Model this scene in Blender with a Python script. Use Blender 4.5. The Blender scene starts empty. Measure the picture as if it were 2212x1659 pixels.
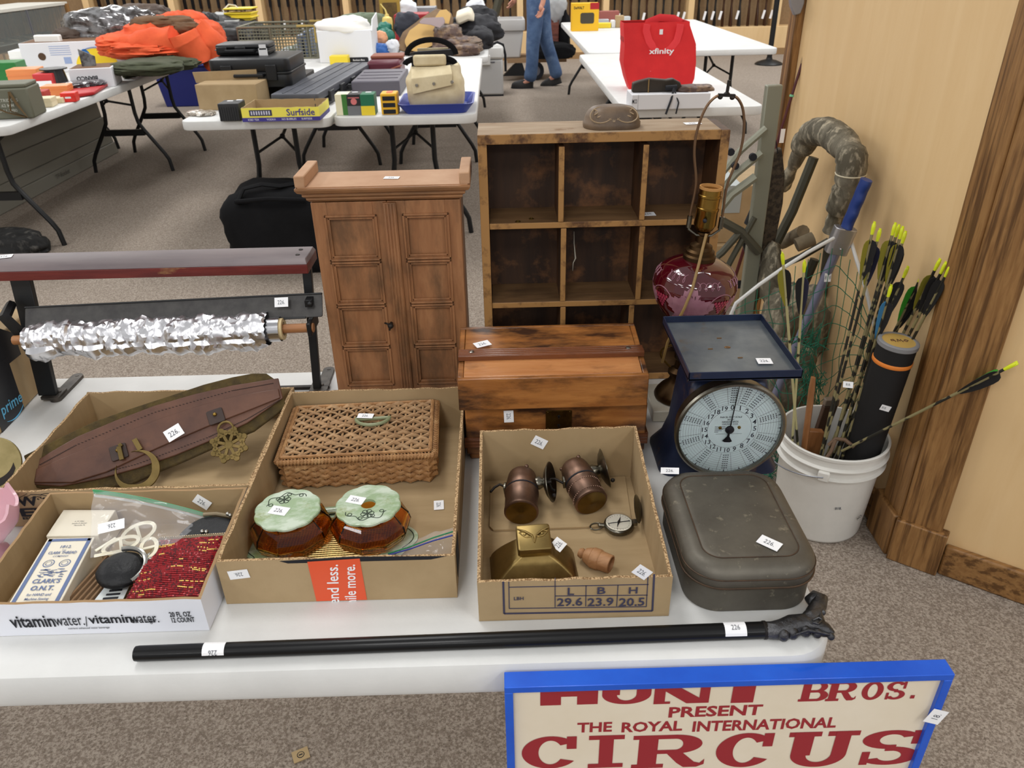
import bpy, bmesh, math, random
from mathutils import Vector as V, Matrix as MX, noise as NZ
sc = bpy.context.scene
R = math.radians
PI = math.pi
# ---------------------------------------------------------------- camera
PW, PH = 2212, 1659
FPX, PITCH, ROLL, YAW, CZ = 1659.012, 29.451, -1.2172, .554, 1.4753
_p, _r, _y = R(PITCH), R(ROLL), R(YAW)
CF = V((math.sin(_y)*math.cos(_p), math.cos(_y)*math.cos(_p), -math.sin(_p)))
_R = CF.cross(V((0, 0, 1))).normalized()
_U = _R.cross(CF)
CR = _R*math.cos(_r)+_U*math.sin(_r)
CU = -_R*math.sin(_r)+_U*math.cos(_r)
CP = V((0, 0, CZ))
cd = bpy.data.cameras.new('camera')
cam = bpy.data.objects.new('camera', cd)
sc.collection.objects.link(cam)
cd.sensor_width = 36
cd.lens = 36*FPX/PW
cd.clip_start = .02
cd.dof.use_dof = True
cd.dof.focus_distance = 1.32
cd.dof.aperture_fstop = 13
cam.matrix_world = MX(((CR.x, CU.x, -CF.x, CP.x), (CR.y, CU.y, -CF.y, CP.y), (CR.z, CU.z, -CF.z, CP.z), (0, 0, 0, 1)))
sc.camera = cam
# ---------------------------------------------------------------- light
sc.view_settings.view_transform = 'Standard'
sc.view_settings.look = 'None'
sc.view_settings.gamma = 1
sc.view_settings.use_curve_mapping = False
sc.view_settings.exposure = -0.09
w = bpy.data.worlds.new('world')
sc.world = w
w.use_nodes = True
w.node_tree.nodes['Background'].inputs[0].default_value = (1, .995, .985, 1)
w.node_tree.nodes['Background'].inputs[1].default_value = .46
def lamp(x, y, z, sx, sy, e):
    l = bpy.data.lights.new('ceiling_light', 'AREA')
    l.shape = 'RECTANGLE'
    l.size, l.size_y = sx, sy
    l.energy = e
    l.color = (1, .995, .98)
    o = bpy.data.objects.new('ceiling_light', l)
    o.location = (x, y, z)
    sc.collection.objects.link(o)
for yy, e in ((-4.6, 52), (-1.4, 36), (1.9, 29), (5.2, 42), (8.6, 46), (11.6, 46)):
    for xx in (-6.2, -3.4, -.7, 2.2, 5.0):
        lamp(xx, yy, 3.3, .6, 1.25, e)
# ---------------------------------------------------------------- pixel -> point on a real plane
def ray(px, py):
    return (CF*FPX+CR*(px-PW/2)-CU*(py-PH/2)).normalized()
def T(px, py, z=.74):
    d = ray(px, py); return CP+d*((z-CZ)/d.z)
def FY(px, py, y):
    d = ray(px, py); return CP+d*(y/d.y)
def FX(px, py, x):
    d = ray(px, py); return CP+d*(x/d.x)
def PL(px, py, o, n):
    d = ray(px, py); return CP+d*((V(o)-CP).dot(n)/d.dot(n))
def PR(p):
    v = V(p)-CP; z = v.dot(CF); return (PW/2+FPX*v.dot(CR)/z, PH/2-FPX*v.dot(CU)/z)
# ---------------------------------------------------------------- materials
def lin(c):
    if isinstance(c, str):
        c = tuple(int(c[i:i+2], 16) for i in (0, 2, 4))
    return tuple(((x/255)/12.92 if x/255 <= .04045 else ((x/255+.055)/1.055)**2.4) for x in c)+(1,)
MATS = {}
def mat(name, col, rough=.55, metal=0, var=None, scale=12, lo=.35, hi=.65, st=(1, 1, 1), bump=0, bs=60, trans=0, ior=1.45, coat=0,
        emit=0, var2=None, s2=3, lo2=.5, hi2=.7, alpha=1, st2=(1, 1, 1), detail=6, spec=.5, dist=0, rv=0):
    if name in MATS:
        return MATS[name]
    m = bpy.data.materials.new(name)
    m.use_nodes = True
    nt = m.node_tree
    b = nt.nodes['Principled BSDF']
    L = nt.links.new
    def I(k, v):
        b.inputs[k].default_value = v
    I('Base Color', lin(col)); I('Roughness', rough); I('Metallic', metal); I('IOR', ior)
    I('Transmission Weight', trans); I('Coat Weight', coat); I('Alpha', alpha); I('Specular IOR Level', spec)
    if coat: I('Coat Roughness', .08)
    if emit:
        I('Emission Color', lin(col)); I('Emission Strength', emit)
    tc = nt.nodes.new('ShaderNodeTexCoord')
    def noise(s, stretch, det=detail, d=0):
        mp = nt.nodes.new('ShaderNodeMapping'); mp.inputs['Scale'].default_value = stretch
        L(tc.outputs['Object'], mp.inputs['Vector'])
        n = nt.nodes.new('ShaderNodeTexNoise'); n.inputs['Scale'].default_value = s
        n.inputs['Detail'].default_value = det; n.inputs['Roughness'].default_value = .62; n.inputs['Distortion'].default_value = d
        L(mp.outputs[0], n.inputs['Vector']); return n
    def ramp(n, a, z):
        r = nt.nodes.new('ShaderNodeValToRGB'); r.color_ramp.elements[0].position = a; r.color_ramp.elements[1].position = z
        L(n.outputs['Fac'], r.inputs[0]); return r
    src = None
    if var:
        r = ramp(noise(scale, st, d=dist), lo, hi)
        r.color_ramp.elements[0].color = lin(col); r.color_ramp.elements[1].color = lin(var)
        src = r.outputs[0]
        if rv:
            mr = nt.nodes.new('ShaderNodeMapRange'); mr.inputs[3].default_value = rough; mr.inputs[4].default_value = rough+rv
            L(noise(scale*1.7, st).outputs['Fac'], mr.inputs[0]); L(mr.outputs[0], b.inputs['Roughness'])
    if var2:
        r2 = ramp(noise(s2, st2), lo2, hi2)
        mx = nt.nodes.new('ShaderNodeMix'); mx.data_type = 'RGBA'
        L(r2.outputs[0], mx.inputs[0])
        if src: L(src, mx.inputs[6])
        else: mx.inputs[6].default_value = lin(col)
        mx.inputs[7].default_value = lin(var2)
        src = mx.outputs[2]
    if src:
        L(src, b.inputs['Base Color'])
    if bump:
        bp = nt.nodes.new('ShaderNodeBump'); bp.inputs['Strength'].default_value = bump; bp.inputs['Distance'].default_value = .01
        L(noise(bs, st).outputs['Fac'], bp.inputs['Height']); L(bp.outputs[0], b.inputs['Normal'])
    MATS[name] = m
    return m
def wood(name, c1, c2, dark, axis=0, s=9, rough=.45, lo2=.5, hi2=.72, s2=9, coat=0, bump=.12, grain=.6, w2=1.6):
    st = [7, 7, 7]; st[axis] = .9
    st2 = [w2, w2, w2]; st2[axis] = grain
    return mat(name, c1, rough, 0, var=c2, scale=s, lo=.32, hi=.66, st=tuple(st), bump=bump, bs=s*2, var2=dark, s2=s2, lo2=lo2, hi2=hi2, st2=tuple(st2), coat=coat, dist=.6)
def camo(name, cols, scale=14, rough=.85, bump=.4):
    if name in MATS: return MATS[name]
    m = mat(name, cols[0], rough, var=cols[1], scale=scale, lo=.4, hi=.6, var2=cols[2], s2=scale*2.2, lo2=.52, hi2=.66, bump=bump, bs=40, st=(1, 1, .5), st2=(1, 1, .45), dist=1)
    return m
# ---------------------------------------------------------------- mesh builder
WM = {}
def Rot(ax, a): return MX.Rotation(a, 4, ax)
def Tr(*p): return MX.Translation(V(p) if len(p) == 3 else V(p[0]))
def frame(o, x, z):
    z = V(z).normalized(); x = V(x); x = (x-z*x.dot(z)).normalized(); y = z.cross(x)
    return MX(((x.x, y.x, z.x, o[0]), (x.y, y.y, z.y, o[1]), (x.z, y.z, z.z, o[2]), (0, 0, 0, 1)))
TXT = {}
def textmesh(s, size, bold=0, sx=1, align='CENTER', shear=0, track=1):
    k = (s, bold, align, shear, track)
    if k not in TXT:
        cu = bpy.data.curves.new('lettering', 'FONT')
        cu.body = s; cu.size = 1; cu.offset = bold; cu.align_x = align; cu.align_y = 'CENTER'; cu.shear = shear
        cu.space_character = track; cu.resolution_u = 2
        ob = bpy.data.objects.new('lettering', cu)
        me = ob.to_mesh()
        TXT[k] = ([v.co.copy() for v in me.vertices], [list(p.vertices) for p in me.polygons])
        ob.to_mesh_clear()
        bpy.data.objects.remove(ob); bpy.data.curves.remove(cu)
    vs, fs = TXT[k]
    return [(v.x*size*sx, v.y*size, 0) for v in vs], fs
class B:
    def __init__(s, X=None):
        s.v = []; s.f = []; s.m = []; s.X = X or MX(); s.mi = 0
    def add(s, vs, fs, M=None):
        X = s.X @ M if M is not None else s.X
        k = len(s.v)
        s.v += [X @ V(p) for p in vs]
        for f in fs:
            s.f.append([i+k for i in f]); s.m.append(s.mi)
        return s
    def box(s, x0, x1, y0, y1, z0, z1, M=None):
        return s.add([(x, y, z) for z in (z0, z1) for y in (y0, y1) for x in (x0, x1)],
                     [(0, 2, 3, 1), (4, 5, 7, 6), (0, 1, 5, 4), (2, 6, 7, 3), (0, 4, 6, 2), (1, 3, 7, 5)], M)
    def cb(s, c, d, M=None):
        return s.box(c[0]-d[0]/2, c[0]+d[0]/2, c[1]-d[1]/2, c[1]+d[1]/2, c[2]-d[2]/2, c[2]+d[2]/2, M)
    def hexa(s, p, M=None):     # 4 bottom points, 4 top points
        return s.add(p, [(3, 2, 1, 0), (4, 5, 6, 7), (0, 1, 5, 4), (1, 2, 6, 5), (2, 3, 7, 6), (3, 0, 4, 7)], M)
    def bar(s, a, b, w, h, up=(0, 0, 1), M=None):
        a = V(a); b = V(b); z = (b-a); L = z.length
        X = frame(a, up if abs(z.normalized().dot(V(up).normalized())) < .98 else (1, 0, 0), z)
        return s.box(-h/2, h/2, -w/2, w/2, 0, L, (M @ X) if M is not None else X)
    def tube(s, path, r, n=8, closed=False, caps=True, M=None, flat=1, up=None):
        P = [V(p) for p in path]; k = len(P)
        rr = r if isinstance(r, (list, tuple)) else [r]*k
        vs = []; fs = []
        pu = None
        for i in range(k):
            if closed: t = P[(i+1) % k]-P[i-1]
            else: t = P[min(i+1, k-1)]-P[max(i-1, 0)]
            t = t.normalized() if t.length > 1e-9 else V((0, 0, 1))
            if up is not None: u = V(up)
            elif pu is None: u = V((0, 0, 1)) if abs(t.z) < .9 else V((1, 0, 0))
            else: u = pu
            u = (u-t*u.dot(t)); u = u.normalized() if u.length > 1e-6 else t.orthogonal().normalized()
            pu = u; w_ = t.cross(u)
            for j in range(n):
                a = 2*PI*j/n
                vs.append(P[i]+(u*math.cos(a)*flat+w_*math.sin(a))*rr[i])
        K = k if closed else k-1
        for i in range(K):
            for j in range(n):
                a = i*n+j; b = i*n+(j+1) % n; c = ((i+1) % k)*n+(j+1) % n; d = ((i+1) % k)*n+j
                fs.append((a, b, c, d))
        if caps and not closed:
            fs.append(tuple(range(n))[::-1]); fs.append(tuple((k-1)*n+j for j in range(n)))
        return s.add(vs, fs, M)
    def lathe(s, prof, n=24, M=None, sx=1, sy=1, close=False, cap=True):
        vs = []; fs = []
        for r, z in prof:
            for j in range(n):
                a = 2*PI*j/n; vs.append((r*math.cos(a)*sx, r*math.sin(a)*sy, z))
        k = len(prof)
        for i in range(k if close else k-1):
            for j in range(n):
                i2 = (i+1) % k
                fs.append((i*n+j, i*n+(j+1) % n, i2*n+(j+1) % n, i2*n+j))
        if cap and not close:
            fs.append(tuple(range(n))[::-1]); fs.append(tuple((k-1)*n+j for j in range(n)))
        return s.add(vs, fs, M)
    def prism(s, poly, z0, z1, M=None):
        n = len(poly)
        vs = [(p[0], p[1], z0) for p in poly]+[(p[0], p[1], z1) for p in poly]
        fs = [tuple(range(n))[::-1], tuple(range(n, 2*n))]+[(i, (i+1) % n, n+(i+1) % n, n+i) for i in range(n)]
        return s.add(vs, fs, M)
    def loft(s, rings, M=None, cap=True):
        n = len(rings[0]); vs = [p for r_ in rings for p in r_]; fs = []
        for i in range(len(rings)-1):
            for j in range(n):
                fs.append((i*n+j, i*n+(j+1) % n, (i+1)*n+(j+1) % n, (i+1)*n+j))
        if cap:
            fs.append(tuple(range(n))[::-1]); fs.append(tuple((len(rings)-1)*n+j for j in range(n)))
        return s.add(vs, fs, M)
    def poly3(s, pts, d, M=None):   # polygon in space with thickness vector d
        n = len(pts); d = V(d)
        vs = [V(p) for p in pts]+[V(p)+d for p in pts]
        fs = [tuple(range(n))[::-1], tuple(range(n, 2*n))]+[(i, (i+1) % n, n+(i+1) % n, n+i) for i in range(n)]
        return s.add(vs, fs, M)
    def grid(s, fn, nu, nv, M=None, wrap=False):
        vs = [fn(i/nu, j/nv) for i in range(nu+1) for j in range(nv+1)]
        fs = [(i*(nv+1)+j, (i+1)*(nv+1)+j, (i+1)*(nv+1)+j+1, i*(nv+1)+j+1) for i in range(nu) for j in range(nv)]
        return s.add(vs, fs, M)
    def slab(s, fn, nu, nv, th, M=None):   # closed sheet with thickness along z
        a = [V(fn(i/nu, j/nv)) for i in range(nu+1) for j in range(nv+1)]
        b = [p-V((0, 0, th)) for p in a]
        k = len(a); W_ = nv+1
        q = lambda i, j: i*W_+j
        fs = []
        for i in range(nu):
            for j in range(nv):
                fs.append((q(i, j), q(i+1, j), q(i+1, j+1), q(i, j+1)))
                fs.append((k+q(i, j+1), k+q(i+1, j+1), k+q(i+1, j), k+q(i, j)))
        for i in range(nu):
            fs.append((q(i, 0), k+q(i, 0), k+q(i+1, 0), q(i+1, 0))); fs.append((q(i, nv), q(i+1, nv), k+q(i+1, nv), k+q(i, nv)))
        for j in range(nv):
            fs.append((q(0, j), q(0, j+1), k+q(0, j+1), k+q(0, j))); fs.append((q(nu, j), k+q(nu, j), k+q(nu, j+1), q(nu, j+1)))
        return s.add(a+b, fs, M)
    def ell(s, c, r, nu=16, nv=10, M=None, fn=None):
        vs = []; fs = []
        for i in range(nv+1):
            t = PI*i/nv
            for j in range(nu):
                a = 2*PI*j/nu
                d = V((math.sin(t)*math.cos(a), math.sin(t)*math.sin(a), math.cos(t)))
                k = fn(d) if fn else 1
                vs.append((c[0]+d.x*r[0]*k, c[1]+d.y*r[1]*k, c[2]+d.z*r[2]*k))
        for i in range(nv):
            for j in range(nu):
                fs.append((i*nu+j, (i+1)*nu+j, (i+1)*nu+(j+1) % nu, i*nu+(j+1) % nu))
        return s.add(vs, fs, M)
    def text(s, t, size, M, bold=0, sx=1, align='CENTER', shear=0, track=1):
        vs, fs = textmesh(t, size, bold, sx, align, shear, track)
        return s.add(vs, fs, M)
    def build(s, name, mats, parent=None, bev=0, smooth=40, label=None, weld=False, seg=2):
        me = bpy.data.meshes.new(name)
        inv = None; off = V((0, 0, 0))
        if parent is not None:
            inv = WM[parent].inverted()
            vs = [inv @ p for p in s.v]
        else:
            xs = [p.x for p in s.v]; ys = [p.y for p in s.v]; zs = [p.z for p in s.v]
            off = V(((min(xs)+max(xs))/2, (min(ys)+max(ys))/2, min(zs)))
            vs = [p-off for p in s.v]
        me.from_pydata(vs, [], s.f)
        ml = mats if isinstance(mats, (list, tuple)) else [mats]
        for m in ml: me.materials.append(m)
        if len(ml) > 1: me.polygons.foreach_set('material_index', s.m)
        me.polygons.foreach_set('use_smooth', [smooth > 0]*len(me.polygons))
        bm = bmesh.new(); bm.from_mesh(me)
        if weld: bmesh.ops.remove_doubles(bm, verts=bm.verts, dist=1e-5)
        bmesh.ops.recalc_face_normals(bm, faces=bm.faces)
        bm.to_mesh(me); bm.free()
        me.update()
        if smooth > 0: me.set_sharp_from_angle(angle=R(smooth))
        o = bpy.data.objects.new(name, me)
        sc.collection.objects.link(o)
        if parent is not None:
            o.parent = parent; WM[o] = WM[parent]
        else:
            o.location = off; WM[o] = MX.Translation(off)
        if bev:
            md = o.modifiers.new('bevel', 'BEVEL'); md.width = bev; md.segments = seg; md.limit_method = 'ANGLE'; md.angle_limit = R(40)
        if label: o['label'] = label
        return o
def tag(o, label, cat, group=None, kind=None):
    o['label'] = label; o['category'] = cat
    if group: o['group'] = group
    if kind: o['kind'] = kind
    return o
def thing(name, label, cat, loc=(0, 0, 0), rz=0, group=None, M=None):
    o = bpy.data.objects.new(name, None)
    sc.collection.objects.link(o)
    o.empty_display_size = .05
    if M is None: M = Tr(loc) @ Rot('Z', rz)
    o.matrix_world = M
    o.location, o.rotation_euler = M.to_translation(), M.to_euler()
    WM[o] = M
    return tag(o, label, cat, group)
def struct(name, b, m, **k):
    o = b.build(name, m, **k); o['kind'] = 'structure'; return o
def dup(root, loc, rz=0, label=None, group=None):
    def cp(o, par):
        c = o.copy(); sc.collection.objects.link(c)
        if par is not None: c.parent = par
        for ch in list(o.children): cp(ch, c)
        return c
    r = cp(root, None)
    r.location = loc; r.rotation_euler = (0, 0, rz)
    if label: r['label'] = label
    if group: r['group'] = group
    return r
def rrect(x0, x1, y0, y1, r, n=6):
    out = []
    for cx, cy, a0 in ((x1-r, y1-r, 0), (x0+r, y1-r, 90), (x0+r, y0+r, 180), (x1-r, y0+r, 270)):
        for i in range(n+1):
            a = R(a0+90*i/n); out.append((cx+r*math.cos(a), cy+r*math.sin(a)))
    return out
def rslab(b, x0, x1, y0, y1, z0, z1, r, e, n=7, M=None):     # rounded rectangle with rounded edges
    rings = []
    for ins, z in ((e, z0), (e*.3, z0+e*.3), (0, z0+e), (0, z1-e), (e*.3, z1-e*.3), (e, z1)):
        rings.append([(x, y, z) for x, y in rrect(x0+ins, x1-ins, y0+ins, y1-ins, max(r-ins, .0005), n)])
    b.loft(rings, M)
def fbm(p, s, oct=3):
    return NZ.fractal(V(p)*s, .6, 2.1, oct)
# ---------------------------------------------------------------- common materials
M_white = mat('white_plastic', (220, 220, 218), .5, var=(210, 210, 208), scale=7, bump=.05, bs=260)
M_black = mat('black_steel', (17, 18, 20), .45)
M_card = mat('cardboard', (174, 150, 114), .85, var=(162, 138, 102), scale=9, bump=.05, bs=150)
M_cardin = mat('cardboard_inside', (170, 146, 110), .9, var=(158, 134, 98), scale=6, st=(1, 6, 1))
M_edge = mat('corrugated_edge', (188, 158, 118), .9, var=(122, 94, 62), scale=420, lo=.46, hi=.56, detail=1)
M_paper = mat('white_paper', (240, 240, 242), .7)
M_ink = mat('grey_pencil_ink', (88, 90, 98), .8)
M_blk = mat('black_print', (20, 22, 30), .7)
M_brass = mat('brass', (156, 128, 66), .32, 1, var=(112, 90, 48), scale=18, rv=.2)
M_bronze = mat('old_bronze', (104, 82, 56), .4, 1, var=(70, 54, 40), scale=25, rv=.2)
M_iron = mat('dark_iron', (38, 36, 35), .5, .7, var=(58, 52, 48), scale=30)
def sticker(parent, o, x, z, w_=.026, h=.017, t='226.', name='price_sticker'):
    """paper lot sticker: o centre, x reading direction, z facing normal"""
    X = frame(V(o)+V(z).normalized()*.0007, x, z)
    b = B(X)
    b.box(-w_/2, w_/2, -h/2, h/2, 0, .0004)
    b.mi = 1
    b.text(t, h*.62, Tr(0, -.0005, .0006), bold=0, sx=.75)
    return b.build(name, [M_paper, M_ink], parent, smooth=0)
# ================================================================ setting
M_carpet = mat('carpet', (172, 160, 147), .95, var=(126, 113, 101), scale=170, lo=.38, hi=.6, var2=(92, 80, 70), s2=230, lo2=.56, hi2=.72, bump=.5, bs=260, detail=3)
M_maple = wood('maple_panel', (228, 196, 148), (222, 188, 138), (212, 174, 122), 2, s=2.2, rough=.4, lo2=.55, hi2=.8, s2=1.2, bump=.01)
M_oak = wood('dark_oak', (156, 116, 70), (130, 92, 52), (92, 62, 32), 2, s=14, rough=.42, lo2=.48, hi2=.6, s2=24, grain=.10, w2=2.4, bump=.06)
M_oakh = wood('dark_oak_flat', (156, 116, 70), (130, 92, 52), (92, 62, 32), 0, s=14, rough=.42, lo2=.48, hi2=.6, s2=24, grain=.10, w2=2.4, bump=.06)
M_wallp = mat('wall_paint', (206, 198, 184), .8)
M_felt = mat('rack_cloth', (150, 124, 92), .9, var=(138, 113, 84), scale=30)
b = B(); b.box(-9, 7.2, -2.5, 14, -.05, 0); struct('floor', b, M_carpet)
YW = 12.75
b = B(); b.box(-9, 7.2, YW+.35, YW+.5, 0, 3.2); struct('wall_back', b, M_wallp)
b = B(); b.box(-9.1, -9, -2.5, 14, 0, 3.2); struct('wall_left', b, M_wallp)
ZL = FY(1716, 56, YW).z
ZB = FY(1716, 103, YW).z
b = B(); b.box(-8.9, 7.2, YW-.012, YW+.02, 0, ZB); struct('baseboard_back', b, mat('base_brown', (150, 118, 80), .7))
# the gun rack along the back wall
t = thing('gun_rack', 'long maple gun rack with upright posts along the back wall', 'gun rack', (-.7, YW+.1, 0))
b = B(); b.box(-8.9, 7.2, YW, YW+.34, ZB, ZL); b.build('ledge_panel', M_maple, t, bev=.005)
b = B(); b.box(-8.9, 7.2, YW+.3, YW+.34, ZL, 1.7); b.build('back_panel', M_felt, t)
posts = [FY(q, 60, YW+.02).x for q in (198, 380, 566, 752, 938, 1124, 1308, 1490, 1676)]
for xp in posts:
    b = B(); b.box(xp-.045, xp+.045, YW+.02, YW+.3, ZL, 1.7); b.build('post', M_maple, t, bev=.004)
M_stk = [wood('walnut_stock', (70, 42, 26), (52, 30, 18), (34, 20, 13), 2, s=8, rough=.35), mat('black_stock', (30, 28, 28), .45)]
M_gunm = mat('gun_steel', (34, 34, 38), .35, .8)
protos = []
for k in range(4):
    r_ = thing('long_gun', 'long gun standing butt down in the back wall rack', 'rifle', (0, 0, 0), 0, 'long guns in the back wall rack')
    b = B()
    rings = []
    for z, w_, d0, d1 in ((0, .021, -.065, .05), (.02, .022, -.067, .052), (.2, .018, -.03, .045), (.3, .014, .005, .04), (.36, .016, -.005, .04), (.44, .024, -.01, .045), (.6, .023, -.004, .04), (.85, .02, .002, .034)):
        rings.append([(math.cos(a)*w_, (d0+d1)/2+math.sin(a)*(d1-d0)/2, z) for a in [2*PI*i/8 for i in range(8)]])
    b.loft(rings); b.build('stock', M_stk[k % 2], r_)
    b = B(); b.cb((0, .012, .5), (.036, .05, .2)); b.tube([(0, .03, .55), (0, .03, 1.12)], .012, 8); b.build('barrel', M_gunm, r_, bev=.004)
    if k >= 2:
        b = B(); b.cb((.03, -.09, .17), (.035, .002, .12), Rot('Y', R(12))); b.build('hang_tag', M_paper, r_)
    protos.append(r_)
random.seed(4)
first = {}
for i in range(len(posts)-1):
    a, c = posts[i]+.075, posts[i+1]-.075
    for j in range(9):
        x = a+(c-a)*(j+.5)/9+random.uniform(-.012, .012)
        k = random.choice((0, 0, 1, 1, 2, 3))
        L_ = (x, YW+.17, ZL+.002)
        if k not in first:
            first[k] = 1; protos[k].location = L_
        else:
            dup(protos[k], L_, random.uniform(-.15, .15))
# wall end with panel and trims at right
xa, ya = 1.075, 1.60
def VL(px, py, X=None, Y=None): return FX(px, py, X) if X else FY(px, py, Y)
EA = V((1.068, 1.598)); EF = V((1.085, 3.02))          # face A: corner -> far edge
dB = V((.80, -.60)).normalized()
EB = EA+dB*1.6
def wallbox(b, p, q, n, t0, t1, z0, z1):                   # n outward normal, from t0 to t1 along normal
    p = V(p); q = V(q); n = V(n)
    c = [p+n*t0, q+n*t0, q+n*t1, p+n*t1]
    b.hexa([(a.x, a.y, z0) for a in c]+[(a.x, a.y, z1) for a in c])
dA = (EF-EA).normalized(); nA = V((-dA.y, dA.x)); nB = V((dB.y, -dB.x)); nB = nB if nB.y < 0 else -nB
b = B(); b.prism([tuple(EA), tuple(EB), (EB.x+.3, EB.y+.5), (EF.x+.6, EF.y), tuple(EF)], 0, 3.2); struct('wall_right', b, M_maple)
# trims
b = B(); wallbox(b, EA, EA+dA*.10, nA, 0, .022, .13, 3.2); struct('trim_1', b, M_oak, bev=.004)
b = B(); wallbox(b, EA-dB*.012, EA+dB*.088, nB, 0, .022, .13, 3.2); struct('trim_2', b, M_oak, bev=.004)
b = B(); wallbox(b, EF-dA*.055, EF+dA*.02, nA, 0, .03, 0, 3.2); b.prism([(EF.x-.03, EF.y), (EF.x+.12, EF.y+.0), (EF.x+.12, EF.y+.02), (EF.x-.03, EF.y+.02)], 0, 3.2); struct('trim_3', b, M_oak, bev=.004)
b = B(); wallbox(b, EA, EA+dA*.125, nA, 0, .034, 0, .135); struct('trim_4', b, M_oak, bev=.004)
b = B(); wallbox(b, EA-dB*.02, EA+dB*.105, nB, 0, .034, 0, .135); struct('trim_5', b, M_oak, bev=.004)
b = B(); wallbox(b, EA+dB*.106, EB, nB, 0, .02, 0, .095); struct('baseboard_right', b, M_oakh, bev=.006)
b = B(); wallbox(b, EA+dA*.126, EF-dA*.056, nA, 0, .02, 0, .095); struct('baseboard_end', b, M_oakh, bev=.006)
# ================================================================ folding tables
def folding_table(x0, x1, y0, y1, label, th=.048, z=.74, ed=.008, group='white folding tables'):
    cx, cy = (x0+x1)/2, (y0+y1)/2
    t = thing('folding_table', label, 'table', (cx, cy, 0))
    b = B(); rslab(b, x0, x1, y0, y1, z-th, z, .06, ed, 7)
    o = b.build('tabletop', M_white, t)
    alongx = (x1-x0) > (y1-y0)
    for s in (-1, 1):
        if alongx:
            X = Tr((x0+.33 if s < 0 else x1-.33), cy, 0) @ Rot('Z', R(90)*(1 if s > 0 else -1))
        else:
            X = Tr(cx, (y0+.33 if s < 0 else y1-.33), 0) @ Rot('Z', 0 if s < 0 else PI)
        for q in (-1, 1):
            b = B(X); b.tube([(q*.115, .0, z-.04), (q*.115, 0, .44), (q*.125, 0, .37), (q*.16, 0, .31), (q*.27, 0, .14), (q*.295, 0, .09), (q*.305, 0, .0)], .0145, 8)
            b.build('leg', M_black, t)
        b = B(X); b.bar((-.155, 0, .3), (.155, 0, .3), .03, .045); b.build('crossbar', M_black, t)
        b = B(X)
        for q in (-1, 1): b.tube([(q*.115, 0, .5), (0, .16, .56)], .008, 6)
        b.tube([(0, .16, .56), (0, .62, z-.05)], .009, 6); b.ell((0, .16, .56), (.016, .016, .016), 8, 6)
        b.build('brace', M_black, t)
    return t
main_t = folding_table(-2.04, .395, .628, 1.383, 'long white folding table holding the antiques in the foreground', .056, ed=.013)
TL1 = folding_table(-3.29, -2.51, 4.10, 6.53, 'white folding table at left carrying the ammunition boxes and printed fruit carton')
TL2 = folding_table(-3.27, -2.48, 6.57, 9.0, 'white folding table under the orange jackets, mostly hidden beneath them')
TL3 = folding_table(-4.09, -3.31, 4.12, 7.4, 'white folding table at the left photo edge, behind the ammunition table')
T1 = folding_table(-1.645, -.872, 4.13, 6.56, 'white folding table carrying the yellow and blue drink tray and long grey gun case')
T1b = folding_table(-1.62, -.85, 6.6, 9.03, 'white folding table behind the wire basket and big black hard case')
T2 = folding_table(-.86, -.115, 4.15, 6.58, 'white folding table carrying the cream canvas tool bag on a blue tray')
T2b = folding_table(-.83, -.07, 6.62, 9.05, 'white folding table under the brown jackets and red case')
T3 = folding_table(.655, 1.4, 4.2, 6.64, 'white folding table carrying the red tote bag')
T4 = folding_table(.745, 1.51, 6.72, 9.76, 'white folding table holding the yellow tool box, left of its twin')
T5 = folding_table(1.515, 2.30, 6.75, 9.78, 'empty white folding table in front of the black stanchion, at right back')
# under the front table: lost tag on the carpet
p = T(650, 1632, 0)
X = Tr(p.x, p.y, .001) @ Rot('Z', R(25))
b = B(X); b.box(-.017, .017, -.014, .014, 0, .002); b.mi = 1; b.lathe([(.008, .0021), (.0065, .0026)], 12, cap=False); b.box(-.004, .004, -.0012, .0012, .0021, .0025)
tag(b.build('paper_tag', [mat('kraft_tag', (176, 152, 112), .8), M_blk]), 'small tan paper tag lying on the carpet under the front table', 'tag')
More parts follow.
